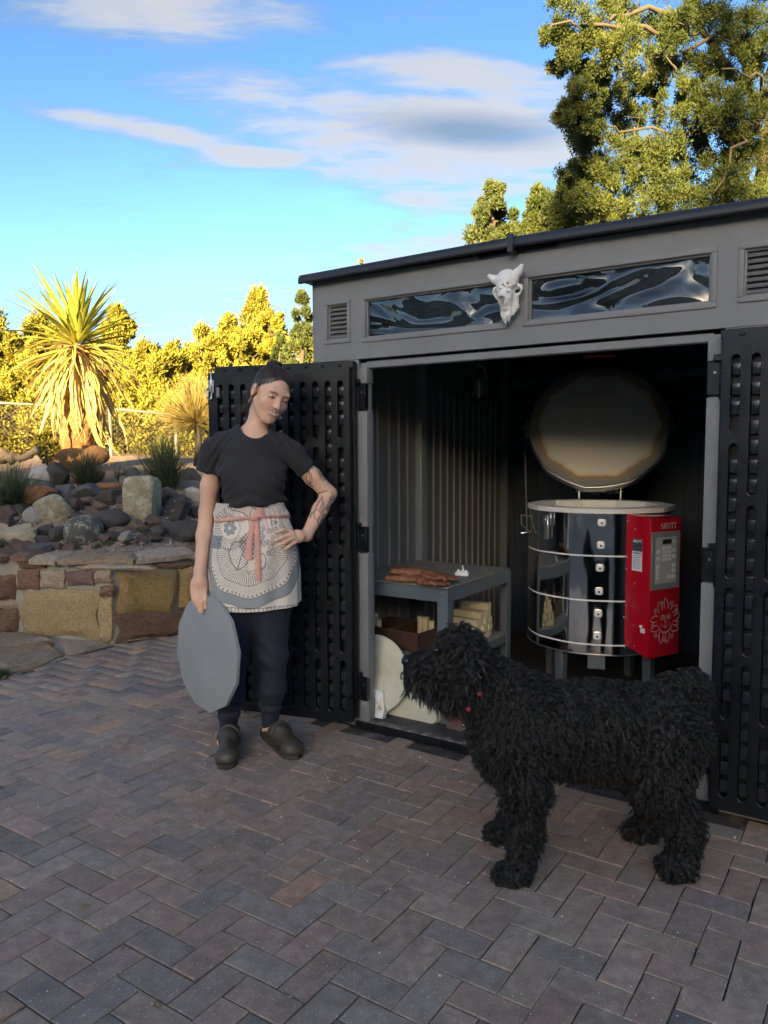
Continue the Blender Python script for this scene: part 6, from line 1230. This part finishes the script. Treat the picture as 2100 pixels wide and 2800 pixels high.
# cut sleeves and neck
def cut_half(S, p, n, lo, hi):
    sl, gg = S.win(lo, hi); d = (gg[0] - p[0]) * n[0] + (gg[1] - p[1]) * n[1] + (gg[2] - p[2]) * n[2]; S.F[sl] = np.maximum(S.F[sl], d)
pR = W(567, 1288, .028); cut_half(S, pR, ad, pR - np.array([.13, .2, .2]), np.array([W(612, 1292)[0], pR[1] + .2, pR[2] + .1]))
dl_ = (EL - SL) / np.linalg.norm(EL - SL); cut_half(S, SLe, dl_, np.array([W(806, 1300)[0], SLe[1] - .2, SLe[2] - .2]), SLe + np.array([.15, .2, .2]))
S.cone(W(694, 1150, .028), W(697, 1166, -.012), .066, .066, .006, 'cut'); S.cone(W(698, 1160, -.06), W(698, 1120, -.10), .060, .09, .006, 'cut')
P, Q = S.mesh(); P = smooth_mesh(P, Q, 2, .4); N = vnormals(P, Q)
pim = np.stack([(P[:, 0] - W(690, 1300)[0]), (P[:, 2] - W(690, 1300)[2])], 1); low = np.clip((W(690, 1330)[2] - P[:, 2]) / .08, 0, 1)
fold = np.sin(pim[:, 1] * 95 + np.abs(pim[:, 0]) * 40 + wnoise(P, 14, 6) * 2.2) * .0060 * (low * .8 + .15) + wnoise(P, 18, 7) * .0055 + np.sin((pim[:, 1] + np.abs(pim[:, 0]) * 1.2) * 130 + wnoise(P, 20, 8) * 2) * .0040 * np.exp(-((np.abs(pim[:, 0]) - .14) / .05) ** 2)
P = P + N * fold[:, None]; shirt = wmesh('t_shirt', P, Q, M_TEE)
# ribbed collar and sleeve hems
t_ = []
for a in np.linspace(0, 2 * math.pi, 40)[:-1]: t_.append((a,))
# ------------------------------------------------------------------ joggers
t = NT('navy_jersey'); c = t.coord('Object'); t.set(col=t.ramp(t.noise(6, 4, .6, c), [(.3, (.010, .013, .026)), (.7, (.021, .026, .044))]), rough=.75, sheen=.05); t.bump(t.noise(260, 2, .6, c), .15, .002); M_JOG = t.m
S = SDF((-.85, 3.18, .09), (-.24, 3.64, 1.12), .0045)
S.ell(W(690, 1480), (.155, .105, .11), 0); S.ell(W(690, 1560, .015), (.165, .112, .10), .05)
S.chain([W(648, 1570, .005), W(643, 1650, .0), KNR, W(628, 1890, .0), W(625, 1955, .02)], [.098, .092, .070, .062, .050], .03); S.chain([W(734, 1570, .005), W(738, 1650, 0), KNL, W(741, 1880, 0), W(740, 1925, .018)], [.098, .093, .072, .063, .051], .03)
P, Q = S.mesh(); P = smooth_mesh(P, Q, 2, .4); N = vnormals(P, Q); zk = P[:, 2]; zb_ = W(690, 1930)[2]; bl = np.exp(-((zk - zb_) / .06) ** 2); kn = np.exp(-((zk - KNL[2]) / .08) ** 2)
P = P + N * (np.sin(zk * 130 + wnoise(P, 16, 3) * 2.6) * .0042 * bl + np.sin(zk * 70 + P[:, 0] * 60 + wnoise(P, 12, 4) * 2.5) * .0030 * (kn + .25) + wnoise(P, 22, 5) * .0025)[:, None]
jog = wmesh('jogger_trousers', P, Q, M_JOG)
for (top, bot) in ((W(625, 1958, .025), ANR + np.array([0, 0, .002])), (W(740, 1930, .022), ANL + np.array([0, 0, .006]))):
    g = MB(); n = 28; rows_ = 7; vs = []
    for k in range(rows_ + 1):
        u = k / rows_; c_ = top * (1 - u) + bot * u; r_ = .043 - .006 * u
        for i in range(n): a = 2 * math.pi * i / n; q = r_ + (.0012 if i % 2 else 0); vs.append(tuple(c_ + np.array([math.cos(a) * q, math.sin(a) * q, 0]) - WO))
    g.add(vs, [(k*n + i, k*n + (i+1) % n, (k+1)*n + (i+1) % n, (k+1)*n + i) for k in range(rows_) for i in range(n)]); g.build('ankle_cuff', M_JOG, jog, smooth=True)
# ------------------------------------------------------------------ apron with its printed drawing
NU, NV = 230, 190; prof_y = [1372, 1388, 1404, 1412, 1424, 1460, 1510, 1560, 1610, 1655]; prof_a = [.150, .156, .166, .161, .166, .184, .197, .203, .205, .206]; prof_b = [.108, .112, .120, .116, .120, .132, .142, .146, .146, .145]; prof_c = [683, 684, 686, 686, 688, 692, 693, 692, 691, 691]
vv = np.linspace(0, 1, NV + 1); uu = np.linspace(-1, 1, NU + 1); U, Vv = np.meshgrid(uu, vv, indexing='ij'); th_ = U * R_(100)
PY = 1372 + Vv * (1655 - 1372) + (Vv ** 3) * (-U * 9)
a_ = np.interp(PY, prof_y, prof_a); b_ = np.interp(PY, prof_y, prof_b); cxp = np.interp(PY, prof_y, prof_c); cx_ = (cxp - 1050) / FPX * YB; zc_ = np.interp(PY, [1300, 1700], [W(690, 1300)[2], W(690, 1700)[2]])
gath = np.exp(-((PY - 1408) / 16) ** 2); folds = np.sin(th_ * 34 + np.sin(th_ * 9) * 1.5) * .0030 * gath + np.sin(th_ * 7 + .6) * .006 * np.clip((PY - 1440) / 200, 0, 1) + np.sin(th_ * 13 + PY * .01) * .0025 * np.clip((PY - 1430) / 100, 0, 1)
AX = cx_ + (a_ + folds) * np.sin(th_); AY = YB - (b_ + folds) * np.cos(th_); PA = np.stack([AX, AY, zc_], -1).reshape(-1, 3)
zx = ((cxp - 1050 + 1050 + (a_ * np.where(np.abs(th_) < 1.2, np.sin(th_) * .55 + th_ * .45, np.sin(th_) * .55 + th_ * .45)) * FPX / YB) - 540) / .193; zy = (PY - 1340) / .193           # print coordinates of the drawing
zx = zx.ravel(); zy = zy.ravel(); Z2 = np.stack([zx, zy], 1); ink = np.zeros(len(zx)); grey = np.zeros(len(zx)); pink = np.clip((620 - zy) / 700, 0, 1)
def line(pts, w=7): global ink; ink = np.maximum(ink, np.clip((w - seg_d(Z2, pts)) / 5, 0, 1))
def polar(cx, cy, ex=1.0, ey=1.0): dx, dy = (zx - cx) / ex, (zy - cy) / ey; return np.hypot(dx, dy), np.arctan2(dy, dx)
r1, a1 = polar(800, 800, 1.06, .98); wob = 1 + .02 * np.sin(a1 * 9) + .03 * np.sin(a1 * 3 + 1); rw = r1 / wob; dn_ = (np.sin(a1) > -.25) | (np.abs(zx - 800) > 430)
low_ = (zy > 640) | (zx < 620)
grey = np.where((rw > 655) & (rw < 800) & (zy > 560), 1, 0).astype(float); grey = np.maximum(grey, ((rw > 430) & (rw < 660) & (zx < 430) & (zy > 610) & (zy < 790)).astype(float)); grey = np.maximum(grey, ((zx < 330) & (zy > 1380) & (zy < 1540)).astype(float))
rays = (np.abs(((a1 * 46 / math.pi) % 1) - .5) < .17); ink = np.maximum(ink, (rays & (rw > 270) & (rw < 470) & dn_ & (zy > 760)) * .85)
rays2 = (np.abs(((a1 * 62 / math.pi) % 1) - .5) < .16); ink = np.maximum(ink, (rays2 & (rw > 495) & (rw < 600) & (zy > 700)) * .55)
for q, w in ((482, 8), (655, 7), (802, 7)): ink = np.maximum(ink, np.clip((w - np.abs(rw - q)) / 5, 0, 1) * (zy > 700))
dots = (np.abs(((a1 * 34 / math.pi) % 1) - .5) < .22) & (np.abs(rw - 625) < 14) & (zy > 760); ink = np.maximum(ink, dots * .9)
r2, a2 = polar(510, 495); ink = np.maximum(ink, ((np.abs(((a2 * 22 / math.pi) % 1) - .5) < .2) & (r2 > 165) & (r2 < 285) & ((np.cos(a2) < .35) | (np.sin(a2) > .6))) * .75); pet = r2 < 62 + 34 * np.abs(np.cos(a2 * 3.5)); grey = np.maximum(grey, pet & (r2 > 22)); ink = np.maximum(ink, np.clip((6 - np.abs(r2 - (66 + 36 * np.abs(np.cos(a2 * 3.5))))) / 4, 0, 1)); ink = np.maximum(ink, np.clip((6 - np.abs(r2 - 158 - 6 * np.sin(a2 * 24))) / 4, 0, 1)); ink = np.maximum(ink, np.clip((5 - np.abs(r2 - 290)) / 4, 0, 1) * (zy > 380))
top_ = zy < 345; ra = np.arctan2(zx - 760, 1100 - zy); ink = np.maximum(ink, (top_ & (np.abs(((ra * 34) % 1) - .5) < .15)) * .75)
for lf in ([(560, 690), (500, 820), (530, 960), (620, 1060), (740, 1000), (800, 880), (790, 740), (700, 660), (560, 690)], [(900, 870), (880, 980), (940, 1070), (1000, 1020), (1025, 900), (980, 830), (900, 870)], [(620, 1050), (680, 880), (760, 720)], [(945, 1060), (950, 930)], [(800, 340), (830, 210), (900, 250), (880, 340)], [(930, 330), (930, 230), (990, 320)], [(560, 250), (700, 280), (780, 340)], [(470, 190), (560, 260)]): line(lf, 9)
leafm = ((r1 < 270) & (zy > 660) & (zx < 790) & (zx > 510)); ink = np.maximum(ink, leafm * (np.sin(zx * .11 + zy * .16) > .62) * .7)
busy = (zx > 880) & (zx < 1330) & (zy > 380) & (zy < 860); cells = np.sin(zx * .085 + 1.2 * np.sin(zy * .02)) * np.sin(zy * .085 + zx * .01); ink = np.maximum(ink, busy * 0); core = (r1 < 120) | ((np.hypot(zx - 800, zy - 700) < 150)); ink = np.maximum(ink, core * (np.sin(zx * .12) * np.sin(zy * .1) > -.1) * .85)
bot_y = (1655 - 1340) / .193 - 60; lace = (zy > bot_y + 4 * np.sin(zx * .08)) ; cel = np.abs(np.sin(zx * .055)) < .3; ink = np.maximum(ink, lace * np.where(cel | (np.abs(zy - bot_y - 6) < 7), .85, .05))
rb = np.random.default_rng(4)
for _ in range(30):
    bx, by, br_2 = rb.uniform(900, 1330), rb.uniform(400, 850), rb.uniform(14, 34); dd_ = np.hypot(zx - bx, zy - by); ink = np.where(dd_ < br_2 + 4, np.where(np.abs(dd_ - br_2) < 6, .85, np.where(dd_ < br_2 * .35, .8, 0.0)), ink)
for k_ in range(7): line([(900 + k_ * 62, 385), (930 + k_ * 58, 470), (915 + k_ * 66, 560)], 5)
ink *= np.clip((1.05 - .25 * np.sin(zx * .021) * np.sin(zy * .017)), .6, 1); cream = np.array([.80, .71, .59]); peach = np.array([.78, .57, .48]); gcol = np.array([.23, .265, .275]); icol = np.array([.045, .04, .04])
CA = cream * (1 - .75 * pink[:, None]) + peach * .75 * pink[:, None]; CA = CA * (1 - .85 * grey[:, None]) + gcol * .85 * grey[:, None]; CA = CA * (1 - .88 * ink[:, None]) + icol * .88 * ink[:, None]
I = np.arange((NU + 1) * (NV + 1)).reshape(NU + 1, NV + 1); F = np.stack([I[:-1, :-1], I[1:, :-1], I[1:, 1:], I[:-1, 1:]], -1).reshape(-1, 4)
# give the cloth thickness
Nn = np.stack([np.sin(th_), -np.cos(th_), 0 * th_], -1).reshape(-1, 3); PB = PA - Nn * .003; n0 = len(PA); edge_ = np.concatenate([I[:, 0], I[-1, 1:], I[::-1, -1][1:], I[0, ::-1][1:]]); Fe = np.stack([edge_[:-1], edge_[1:], edge_[1:] + n0, edge_[:-1] + n0], 1)
t = NT('printed_canvas'); t.set(col=t.vcol(), rough=.9); t.bump(t.noise(500, 2, .6, t.coord('Object')), .2, .002); M_APRON = t.m
apron = np_mesh('apron', np.concatenate([PA, PB]) - WO, np.concatenate([F, F[:, ::-1] + n0, Fe]), M_APRON, woman, smooth=True, cols=np.concatenate([CA, np.tile(cream, (n0, 1))])); tag(apron, 'cream apron printed with black and grey folk-art flowers')
M_SASH = plain('pink_sash', (.72, .36, .28), .8, .06, 30, .1, 200)
def apron_pt(px, py, off):
    a0 = np.interp(py, prof_y, prof_a); b0 = np.interp(py, prof_y, prof_b); c0 = (np.interp(py, prof_y, prof_c) - 1050) / FPX * YB; x = (px - 1050) / FPX * (YB - .11); s_ = np.clip((x - c0) / a0, -1, 1); th = math.asin(s_); return np.array([c0 + (a0 + off) * math.sin(th), YB - (b0 + off) * math.cos(th), np.interp(py, [1300, 1700], [W(690, 1300)[2], W(690, 1700)[2]])])
def ribbon(name, pts, w, off=.007, nn=14):
    g = MB(); vs = []; m = len(pts)
    for i, (x, y) in enumerate(pts):
        dx, dy = np.array(pts[min(i+1, m-1)]) - np.array(pts[max(i-1, 0)]); l = math.hypot(dx, dy) + 1e-9; nx, ny = -dy / l, dx / l
        for s, o in ((-1, 0), (-.5, .004), (.5, .003), (1, 0)): vs.append(tuple(apron_pt(x + nx * w[i] * s, y + ny * w[i] * s, off + o) - WO))
    g.add(vs, [(i*4 + k, i*4 + k + 1, (i+1)*4 + k + 1, (i+1)*4 + k) for i in range(m - 1) for k in range(3)]); return g.build(name, M_SASH, apron, smooth=True)
def dens(pts, n=4): return [tuple(np.array(a) * (1 - k / n) + np.array(b) * k / n) for a, b in zip(pts, pts[1:]) for k in range(n)] + [pts[-1]]
for nm, pts, w0, w1 in (('sash', [(584, 1418), (620, 1414), (660, 1410), (694, 1408)], 5, 3.5), ('sash', [(694, 1408), (730, 1405), (765, 1407), (788, 1412)], 3, 4.5), ('sash_tail', [(692, 1412), (686, 1450), (681, 1490), (680, 1517)], 6, 9.5), ('sash_tail', [(699, 1412), (703, 1460), (705, 1520), (706, 1572)], 6, 8), ('sash_loop', [(694, 1410), (700, 1398), (708, 1388), (712, 1394), (704, 1408)], 8, 7)):
    p_ = dens(pts); ribbon(nm, p_, list(np.linspace(w0, w1, len(p_))), .008)
kp = apron_pt(695, 1409, .010); Pk = ICO_V * np.array([.020, .011, .013]) + kp - WO; np_mesh('sash_knot', Pk, ICO_F, M_SASH, apron, smooth=True)
# ------------------------------------------------------------------ clogs
t = NT('olive_leather'); c = t.coord('Object'); n = t.noise(28, 5, .7, c); t.set(col=t.ramp(n, [(.3, (.035, .030, .020)), (.6, (.075, .062, .042)), (.8, (.15, .13, .095))]), rough=.5); t.bump(n, .2, .004); M_CLOG = t.m; M_SOLE = plain('dark_sole', (.05, .042, .034), .8, .2, 30)
def clog(heel, toe, lab):
    heel = np.array(heel); toe = np.array(toe); d = toe - heel; Ln = np.linalg.norm(d); d = d / Ln; n = np.array([-d[1], d[0], 0]); up = np.array([0, 0, 1.0]); q = lambda f, s, z: heel + d * (f * Ln) + n * s + up * z
    lo = np.minimum(heel, toe) - .1; hi = np.maximum(heel, toe) + .1; lo[2] = -.02; hi[2] = .16
    S = SDF(lo, hi, .004); S.cone(q(.10, 0, .04), q(.45, 0, .045), .036, .042, .0); S.cone(q(.45, 0, .060), q(.86, .004, .035), .045, .040, .03); S.ell(q(.86, 0, .035), (.05, .05, .036), .02); S.cone(q(.45, 0, .075), q(.55, 0, .07), .040, .04, .02)
    S.plane(q(0, 0, .018), (0, 0, -1)); S.cone(q(.02, 0, .098), q(.30, 0, .098), .055, .052, .008, 'cut')
    Pc, Qc = S.mesh(); Pc = smooth_mesh(Pc, Qc, 1, .4); c = empty('tmp', '', ''); bpy.data.objects.remove(c)
    e = bpy.data.objects.new('clog', None); link(e, woman); wmesh('upper', Pc, Qc, M_CLOG, e)
    ol = [(f, s) for f, s in ((-.02, .0), (.0, .024), (.12, .033), (.4, .036), (.65, .044), (.85, .046), (.97, .032), (1.02, .0), (.97, -.034), (.85, -.046), (.65, -.044), (.4, -.036), (.12, -.033), (.0, -.024))]
    vs = [tuple(q(f, s, 0.001) - WO) for f, s in ol] + [tuple(q(f, s * 1.03, .02) - WO) for f, s in ol]; m = len(ol); MB().add(vs, [tuple(range(m - 1, -1, -1)), tuple(range(m, 2*m))] + [(i, (i+1) % m, m + (i+1) % m, m + i) for i in range(m)]).build('sole', M_SOLE, e, .004, 2)
    sp = [tuple(q(.50 + .03 * abs(math.cos(a)), math.cos(a) * .048, .055 + math.sin(a) * .062) - WO) for a in np.linspace(0.05, math.pi - .05, 13)]; g = MB()
    for off in (0,): g.tube([tuple(np.array(s_)) for s_ in sp], .0075, 6)
    g.build('strap', M_CLOG, e, smooth=True); bk = np.array(q(.50, -.049 if d[0] < .2 else .049, .075)); MB().box(-.004, .004, -.010, .010, -.012, .012, Matrix.Translation(Vector(bk - WO)) @ Matrix.Rotation(math.atan2(d[1], d[0]), 4, 'Z')).build('buckle', M_STEEL, e, .001)
    return e
clog(np.array([ANR[0] + .004, ANR[1] + .075, 0]), np.array(at_z(617, 2106)), 'r'); clog(np.array([ANL[0] - .035, ANL[1] + .055, 0]), np.array(at_z(812, 2078)), 'l')
# ------------------------------------------------------------------ grey kiln shelf held at her side
KSR = .262; kc = W(567, 1784, -.06); nx_ = V(-.73, -.68, .05).normalized(); tx_ = V(.68, -.73, 0).normalized(); uz_ = nx_.cross(tx_); tx_ = uz_.cross(nx_)
# lean a little like the hand holds it
rot = Matrix.Rotation(R_(-4), 3, nx_); tx_ = rot @ tx_; uz_ = nx_.cross(tx_)
if uz_.z < 0: uz_ = -uz_; tx_ = -tx_
KM = Matrix(((tx_.x, uz_.x, nx_.x, kc[0]), (tx_.y, uz_.y, nx_.y, kc[1]), (tx_.z, uz_.z, nx_.z, kc[2]), (0, 0, 0, 1)))
t = NT('grey_shelf'); c = t.coord('Object'); n = t.noise(5, 5, .6, c); k = t.ramp(n, [(.3, (.27, .275, .265)), (.7, (.33, .335, .325))]); sc_ = t.ramp(t.noise(30, 4, .7, t.coord('Object', (.6, 3, 1))), [(.66, 0.0), (.72, .4)]); k = t.mix(sc_, k, (.42, .43, .43)); k = t.mix(t.ramp(t.vor(26, c), [(.03, 1.0), (.05, 0.0)]), k, (.7, .7, .68)); t.set(col=k, rough=.55); M_SHELF = t.m
ks = MB().prism(ngon(KSR, 12, R_(15)), -.009, .009).build('kiln_shelf', M_SHELF, bevel=.0025, seg=2); ks.matrix_world = KM; tag(ks, 'grey twelve-sided kiln shelf held by one hand at her side', 'kiln shelf')
# ------------------------------------------------------------------ the dog
YD_ = 2.40
def G(px, py, dy=0.0): return np.array(at_y(px * 1.2658, py * 1.2658, YD_ + dy))
dog = empty('dog', 'large curly-haired black dog standing side-on before the shed doorway', 'dog', (G(1280, 1700)[0], YD_, 0)); DO = np.array(dog.location)
S = SDF(G(850, 1600) * np.array([1, 0, 0]) + np.array([0, 2.12, -.01]), G(1545, 1600) * np.array([1, 0, 0]) + np.array([0, 2.70, .86]), .0065)
S.cone(G(1118, 1568), G(1290, 1566), .140, .125, 0); S.cone(G(1290, 1566), G(1425, 1560), .125, .118, .05); S.ell(G(1095, 1600), (.085, .10, .12), .05); S.ell(G(1430, 1580), (.105, .115, .12), .05); S.ell(G(1290, 1600), (.16, .10, .10), .05)
S.cone(G(1115, 1520), G(1010, 1448, .01), .112, .082, .05)                       # neck
S.ell(G(990, 1428, .01), (.082, .078, .078), .04); S.cone(G(965, 1445), G(905, 1440, -.005), .058, .045, .03); S.ell(G(902, 1448, -.005), (.042, .048, .05), .02); S.cone(G(925, 1470), G(985, 1490), .036, .05, .03); S.cone(G(975, 1392), G(1000, 1385), .045, .045, .03)
for sy in (-1, 1): S.chain([G(1010, 1400, sy * .075), G(1022, 1440, sy * .095), G(1018, 1490, sy * .088)], [.026, .026, .022], .02)
# legs: near side and far side
S.chain([G(1120, 1610, -.075), G(1138, 1700, -.105), G(1134, 1800, -.115), G(1126, 1868, -.12)], [.082, .052, .036, .031], .04); S.ell(G(1106, 1888, -.135), (.052, .042, .032), .02)
S.chain([G(1120, 1610, .075), G(1125, 1690, .10), G(1112, 1760, .11), G(1104, 1786, .112)], [.082, .050, .036, .031], .04); S.ell(np.array([G(1085, 1790, .10)[0], YD_ + .105, .032]), (.052, .042, .032), .02)
S.chain([G(1440, 1590, -.06), G(1425, 1690, -.10), G(1478, 1775, -.11), G(1476, 1840, -.12)], [.105, .066, .038, .032], .05); S.ell(G(1462, 1868, -.13), (.058, .044, .033), .02)
S.chain([G(1425, 1590, .06), G(1385, 1660, .10), G(1410, 1722, .11), G(1400, 1762, .115)], [.105, .062, .037, .032], .05); S.ell(np.array([G(1385, 1780, .11)[0], YD_ + .112, .032]), (.056, .042, .032), .02)
S.chain([G(1450, 1490), G(1492, 1478), G(1508, 1500)], [.048, .040, .032], .03)
P, Q = S.mesh(); P = smooth_mesh(P, Q, 2, .4); P[:, 2] = np.maximum(P[:, 2], .004)
t = NT('dog_skin'); t.set(col=t.ramp(t.noise(60, 3, .6, t.coord('Object')), [(.3, (.006, .0055, .005)), (.7, (.014, .012, .011))]), rough=.85, spec=.15); M_DOG = t.m
np_mesh('body', P - DO, Q, M_DOG, dog, smooth=True)
# ---- curls
N = vnormals(P, Q); fa_ = P[Q]; area = .5 * np.linalg.norm(np.cross(fa_[:, 2] - fa_[:, 0], fa_[:, 3] - fa_[:, 1]), axis=1); fc2 = fa_.mean(1); fn = N[Q].mean(1); fn /= np.linalg.norm(fn, axis=1)[:, None]
r = np.random.default_rng(91); NC, NS, NP = 11000, 10, 13
nose_d = np.linalg.norm(fc2 - G(886, 1430, -.005), axis=1); wts = area * np.clip((nose_d - .034) / .02, 0, 1); pk = r.choice(len(Q), NC, p=wts / wts.sum()); root = fc2[pk]; nn = fn[pk]
hx = (root[:, 0] - G(870, 1430)[0]) / (G(1520, 1430)[0] - G(870, 1430)[0]); headm = (hx < .27) & (root[:, 2] > G(1000, 1520)[2]); face = (hx < .17) & headm; beard = face & (root[:, 2] < G(900, 1455)[2]); leg = root[:, 2] < G(1100, 1700)[2]; paw = root[:, 2] < .07; backt = (root[:, 2] > G(1250, 1500)[2]) & ~headm
gdn = np.tile(np.array([.12, 0, -1.0]), (NC, 1)); gdn[face] = np.array([.25, 0, -1.0])
d0 = nn * np.where(beard, .35, .8)[:, None] + gdn * np.where(beard, 1.0, np.where(paw, .15, .45))[:, None] + r.normal(0, .28, (NC, 3)); d0 /= np.linalg.norm(d0, axis=1)[:, None]
Lc = np.where(beard, .040, np.where(face, .022, np.where(headm, .036, np.where(paw, .020, np.where(leg, .026, np.where(backt, .023, .030)))))) * r.uniform(.75, 1.25, NC); cr = np.where(beard, .0045, np.where(headm, .0060, .0062)) * r.uniform(.6, 1.4, NC); om = np.where(beard, 5.5, np.where(headm, 9.0, 11.0)) * r.uniform(.8, 1.25, NC); ph = r.uniform(0, 6.28, NC)
e1 = np.cross(d0, r.normal(size=(NC, 3))); e1 /= np.linalg.norm(e1, axis=1)[:, None]; e2 = np.cross(d0, e1); ts = np.linspace(0, 1, NP)
ro = r.normal(0, .0032, (NC, NS, 3)); ro -= (ro * nn[:, None]).sum(-1)[..., None] * nn[:, None]; lj = r.uniform(.8, 1.12, (NC, NS)); pj = r.normal(0, .35, (NC, NS))
pos = np.zeros((NC, NS, NP, 3), np.float32)
for k, s in enumerate(ts):
    sag = np.array([0, 0, -1.0]) * (.35 * s * s); a = om[:, None] * s + ph[:, None] + pj; rad = cr[:, None] * min(1, s * 1.8)
    pos[:, :, k] = root[:, None] - nn[:, None] * .003 + ro * (1 - .6 * s) + d0[:, None] * (Lc[:, None] * lj * s)[..., None] + sag * (Lc[:, None] * lj)[..., None] + e1[:, None] * (np.cos(a) * rad)[..., None] + e2[:, None] * (np.sin(a) * rad)[..., None]
pos[..., 2] = np.maximum(pos[..., 2], .003)
pos = (pos - DO.astype(np.float32)).reshape(-1, 3); ncv = NC * NS
hcv = bpy.data.hair_curves.new('fur'); hcv.add_curves([NP] * ncv); hcv.position_data.foreach_set('vector', pos.ravel())
ra_ = hcv.attributes.new('radius', 'FLOAT', 'POINT'); ra_.data.foreach_set('value', np.tile(np.linspace(.00060, .00030, NP), ncv).astype(np.float32))
t = NT('black_fur'); t.set(col=t.ramp(t.noise(16, 3, .6, t.coord('Object')), [(.3, (.007, .0062, .0056)), (.7, (.021, .0175, .0145))]), rough=.34, spec=.6); M_FUR = t.m
hcv.materials.append(M_FUR); fur = bpy.data.objects.new('fur', hcv); link(fur, dog); tag(fur, kind='stuff')
# nose, eye glint, collar
Pn_ = ICO_V * np.array([.021, .021, .019]) + G(881, 1428, -.005) - DO; np_mesh('nose', Pn_, ICO_F, NT('wet_nose').set(col=(.008, .008, .009), rough=.25).m, dog, smooth=True)
for sy in (-1, 1): np_mesh('eye', ICO_V * .011 + G(944, 1405, sy * .058) - DO, ICO_F, NT('dog_eye').set(col=(.012, .008, .006), rough=.08).m, dog, smooth=True)
M_COLLAR = plain('red_collar', (.22, .012, .016), .6, .1, 30); nk = G(1030, 1500); ax = (G(1115, 1520) - G(1000, 1440)); ax /= np.linalg.norm(ax); u1 = np.cross(ax, [0, 1, 0]); u1 /= np.linalg.norm(u1); u2 = np.cross(ax, u1); nk = G(1052, 1478)
col = MB().tube([tuple(nk + (u1 * math.cos(a) + u2 * math.sin(a)) * .080 - DO) for a in np.linspace(0, 2 * math.pi, 33)[:-1]], .007, 8, closed=True).build('collar', M_COLLAR, dog, smooth=True)
for px, py in ((1037, 1499), (1012, 1533)): np_mesh('collar_tag', ICO_V * np.array([.008, .005, .009]) + G(px, py, -.122) - DO, ICO_F, M_COLLAR, col, smooth=True)
# ------------------------------------------------------------------ goat skull hung on the fascia
S = SDF((-.12, -.11, -.14), (.12, .02, .14), .0022); kz = .000136
def sk(zx, zy, y): return np.array([(zx - 800) * kz, y, (1100 - zy) * kz])
S.ell(sk(810, 620, -.035), (.046, .040, .048), 0); S.cone(sk(800, 700, -.045), sk(800, 1150, -.055), .045, .034, .02); S.cone(sk(800, 1100, -.06), sk(800, 1480, -.055), .028, .017, .02)
S.chain([sk(720, 1350, -.05), sk(740, 1700, -.045), sk(775, 1960, -.04)], [.017, .013, .004], .01); S.chain([sk(900, 1350, -.05), sk(900, 1700, -.045), sk(885, 1920, -.04)], [.016, .011, .004], .01); S.chain([sk(1040, 1180, -.025), sk(1080, 1450, -.025), sk(1000, 1680, -.03)], [.017, .012, .006], .012); S.chain([sk(600, 1150, -.025), sk(620, 1400, -.03), sk(690, 1650, -.035)], [.014, .009, .005], .012)
S.chain([sk(560, 640, -.035), sk(380, 540, -.04), sk(215, 415, -.05)], [.021, .016, .0085], .012); S.chain([sk(1060, 520, -.035), sk(1200, 400, -.04), sk(1330, 265, -.05)], [.021, .017, .011], .012)
for s in (-1, 1):
    cx = 800 + s * 330; S.chain([sk(cx - s * 60, 800, -.02), sk(cx + s * 110, 830, -.03), sk(cx + s * 130, 930, -.03), sk(cx + s * 20, 1090, -.03)], [.014, .009, .008, .010], .006); S.ell(sk(cx + s * 10, 950, -.05), (.016, .03, .017), .004, 'cut')
S.ell(sk(740, 1330, -.085), (.017, .017, .024), .004, 'cut'); S.ell(sk(790, 1250, -.085), (.015, .014, .012), .004, 'cut'); S.cone(sk(815, 1500, -.09), sk(825, 1950, -.05), .005, .008, .003, 'cut')
for q in ((820, 830), (970, 790), (620, 900), (540, 920), (905, 890), (740, 940), (985, 1060), (715, 440), (560, 1000), (1000, 900)): S.ell(sk(q[0], q[1], -.095), (.005, .03, .006), .002, 'cut')
P, Q = S.mesh(); P = smooth_mesh(P, Q, 1, .35); Nk = vnormals(P, Q); P = P + Nk * (wnoise(P, 120, 4) * .0016)[:, None]
inn = np.exp(-((P[:, 0] - sk(745, 0, 0)[0]) / .016) ** 2 - ((P[:, 2] - sk(0, 1330, 0)[2]) / .022) ** 2) * (P[:, 1] > -.078); bc = np.array([.78, .755, .70]) * (1 + .12 * wnoise(P, 60, 8))[:, None]; bc = bc * (1 - .75 * inn[:, None]) + np.array([.10, .07, .06]) * .75 * inn[:, None]
t = NT('old_bone'); c = t.coord('Object'); t.set(col=t.mix(t.ramp(t.noise(70, 5, .7, c), [(.6, 0.0), (.72, .6)]), t.vcol(), (.28, .24, .19)), rough=.8); t.bump(t.noise(110, 4, .7, c), .4, .004); sku = np_mesh('goat_skull', P, Q, t.m, smooth=True, cols=np.clip(bc, 0, 1)); sku.matrix_world = MSH @ Matrix.Translation((.728, -.010, 1.93)) @ Matrix.Scale(.92, 4); tag(sku, 'weathered white goat skull hung on the shed fascia between the panes', 'skull')
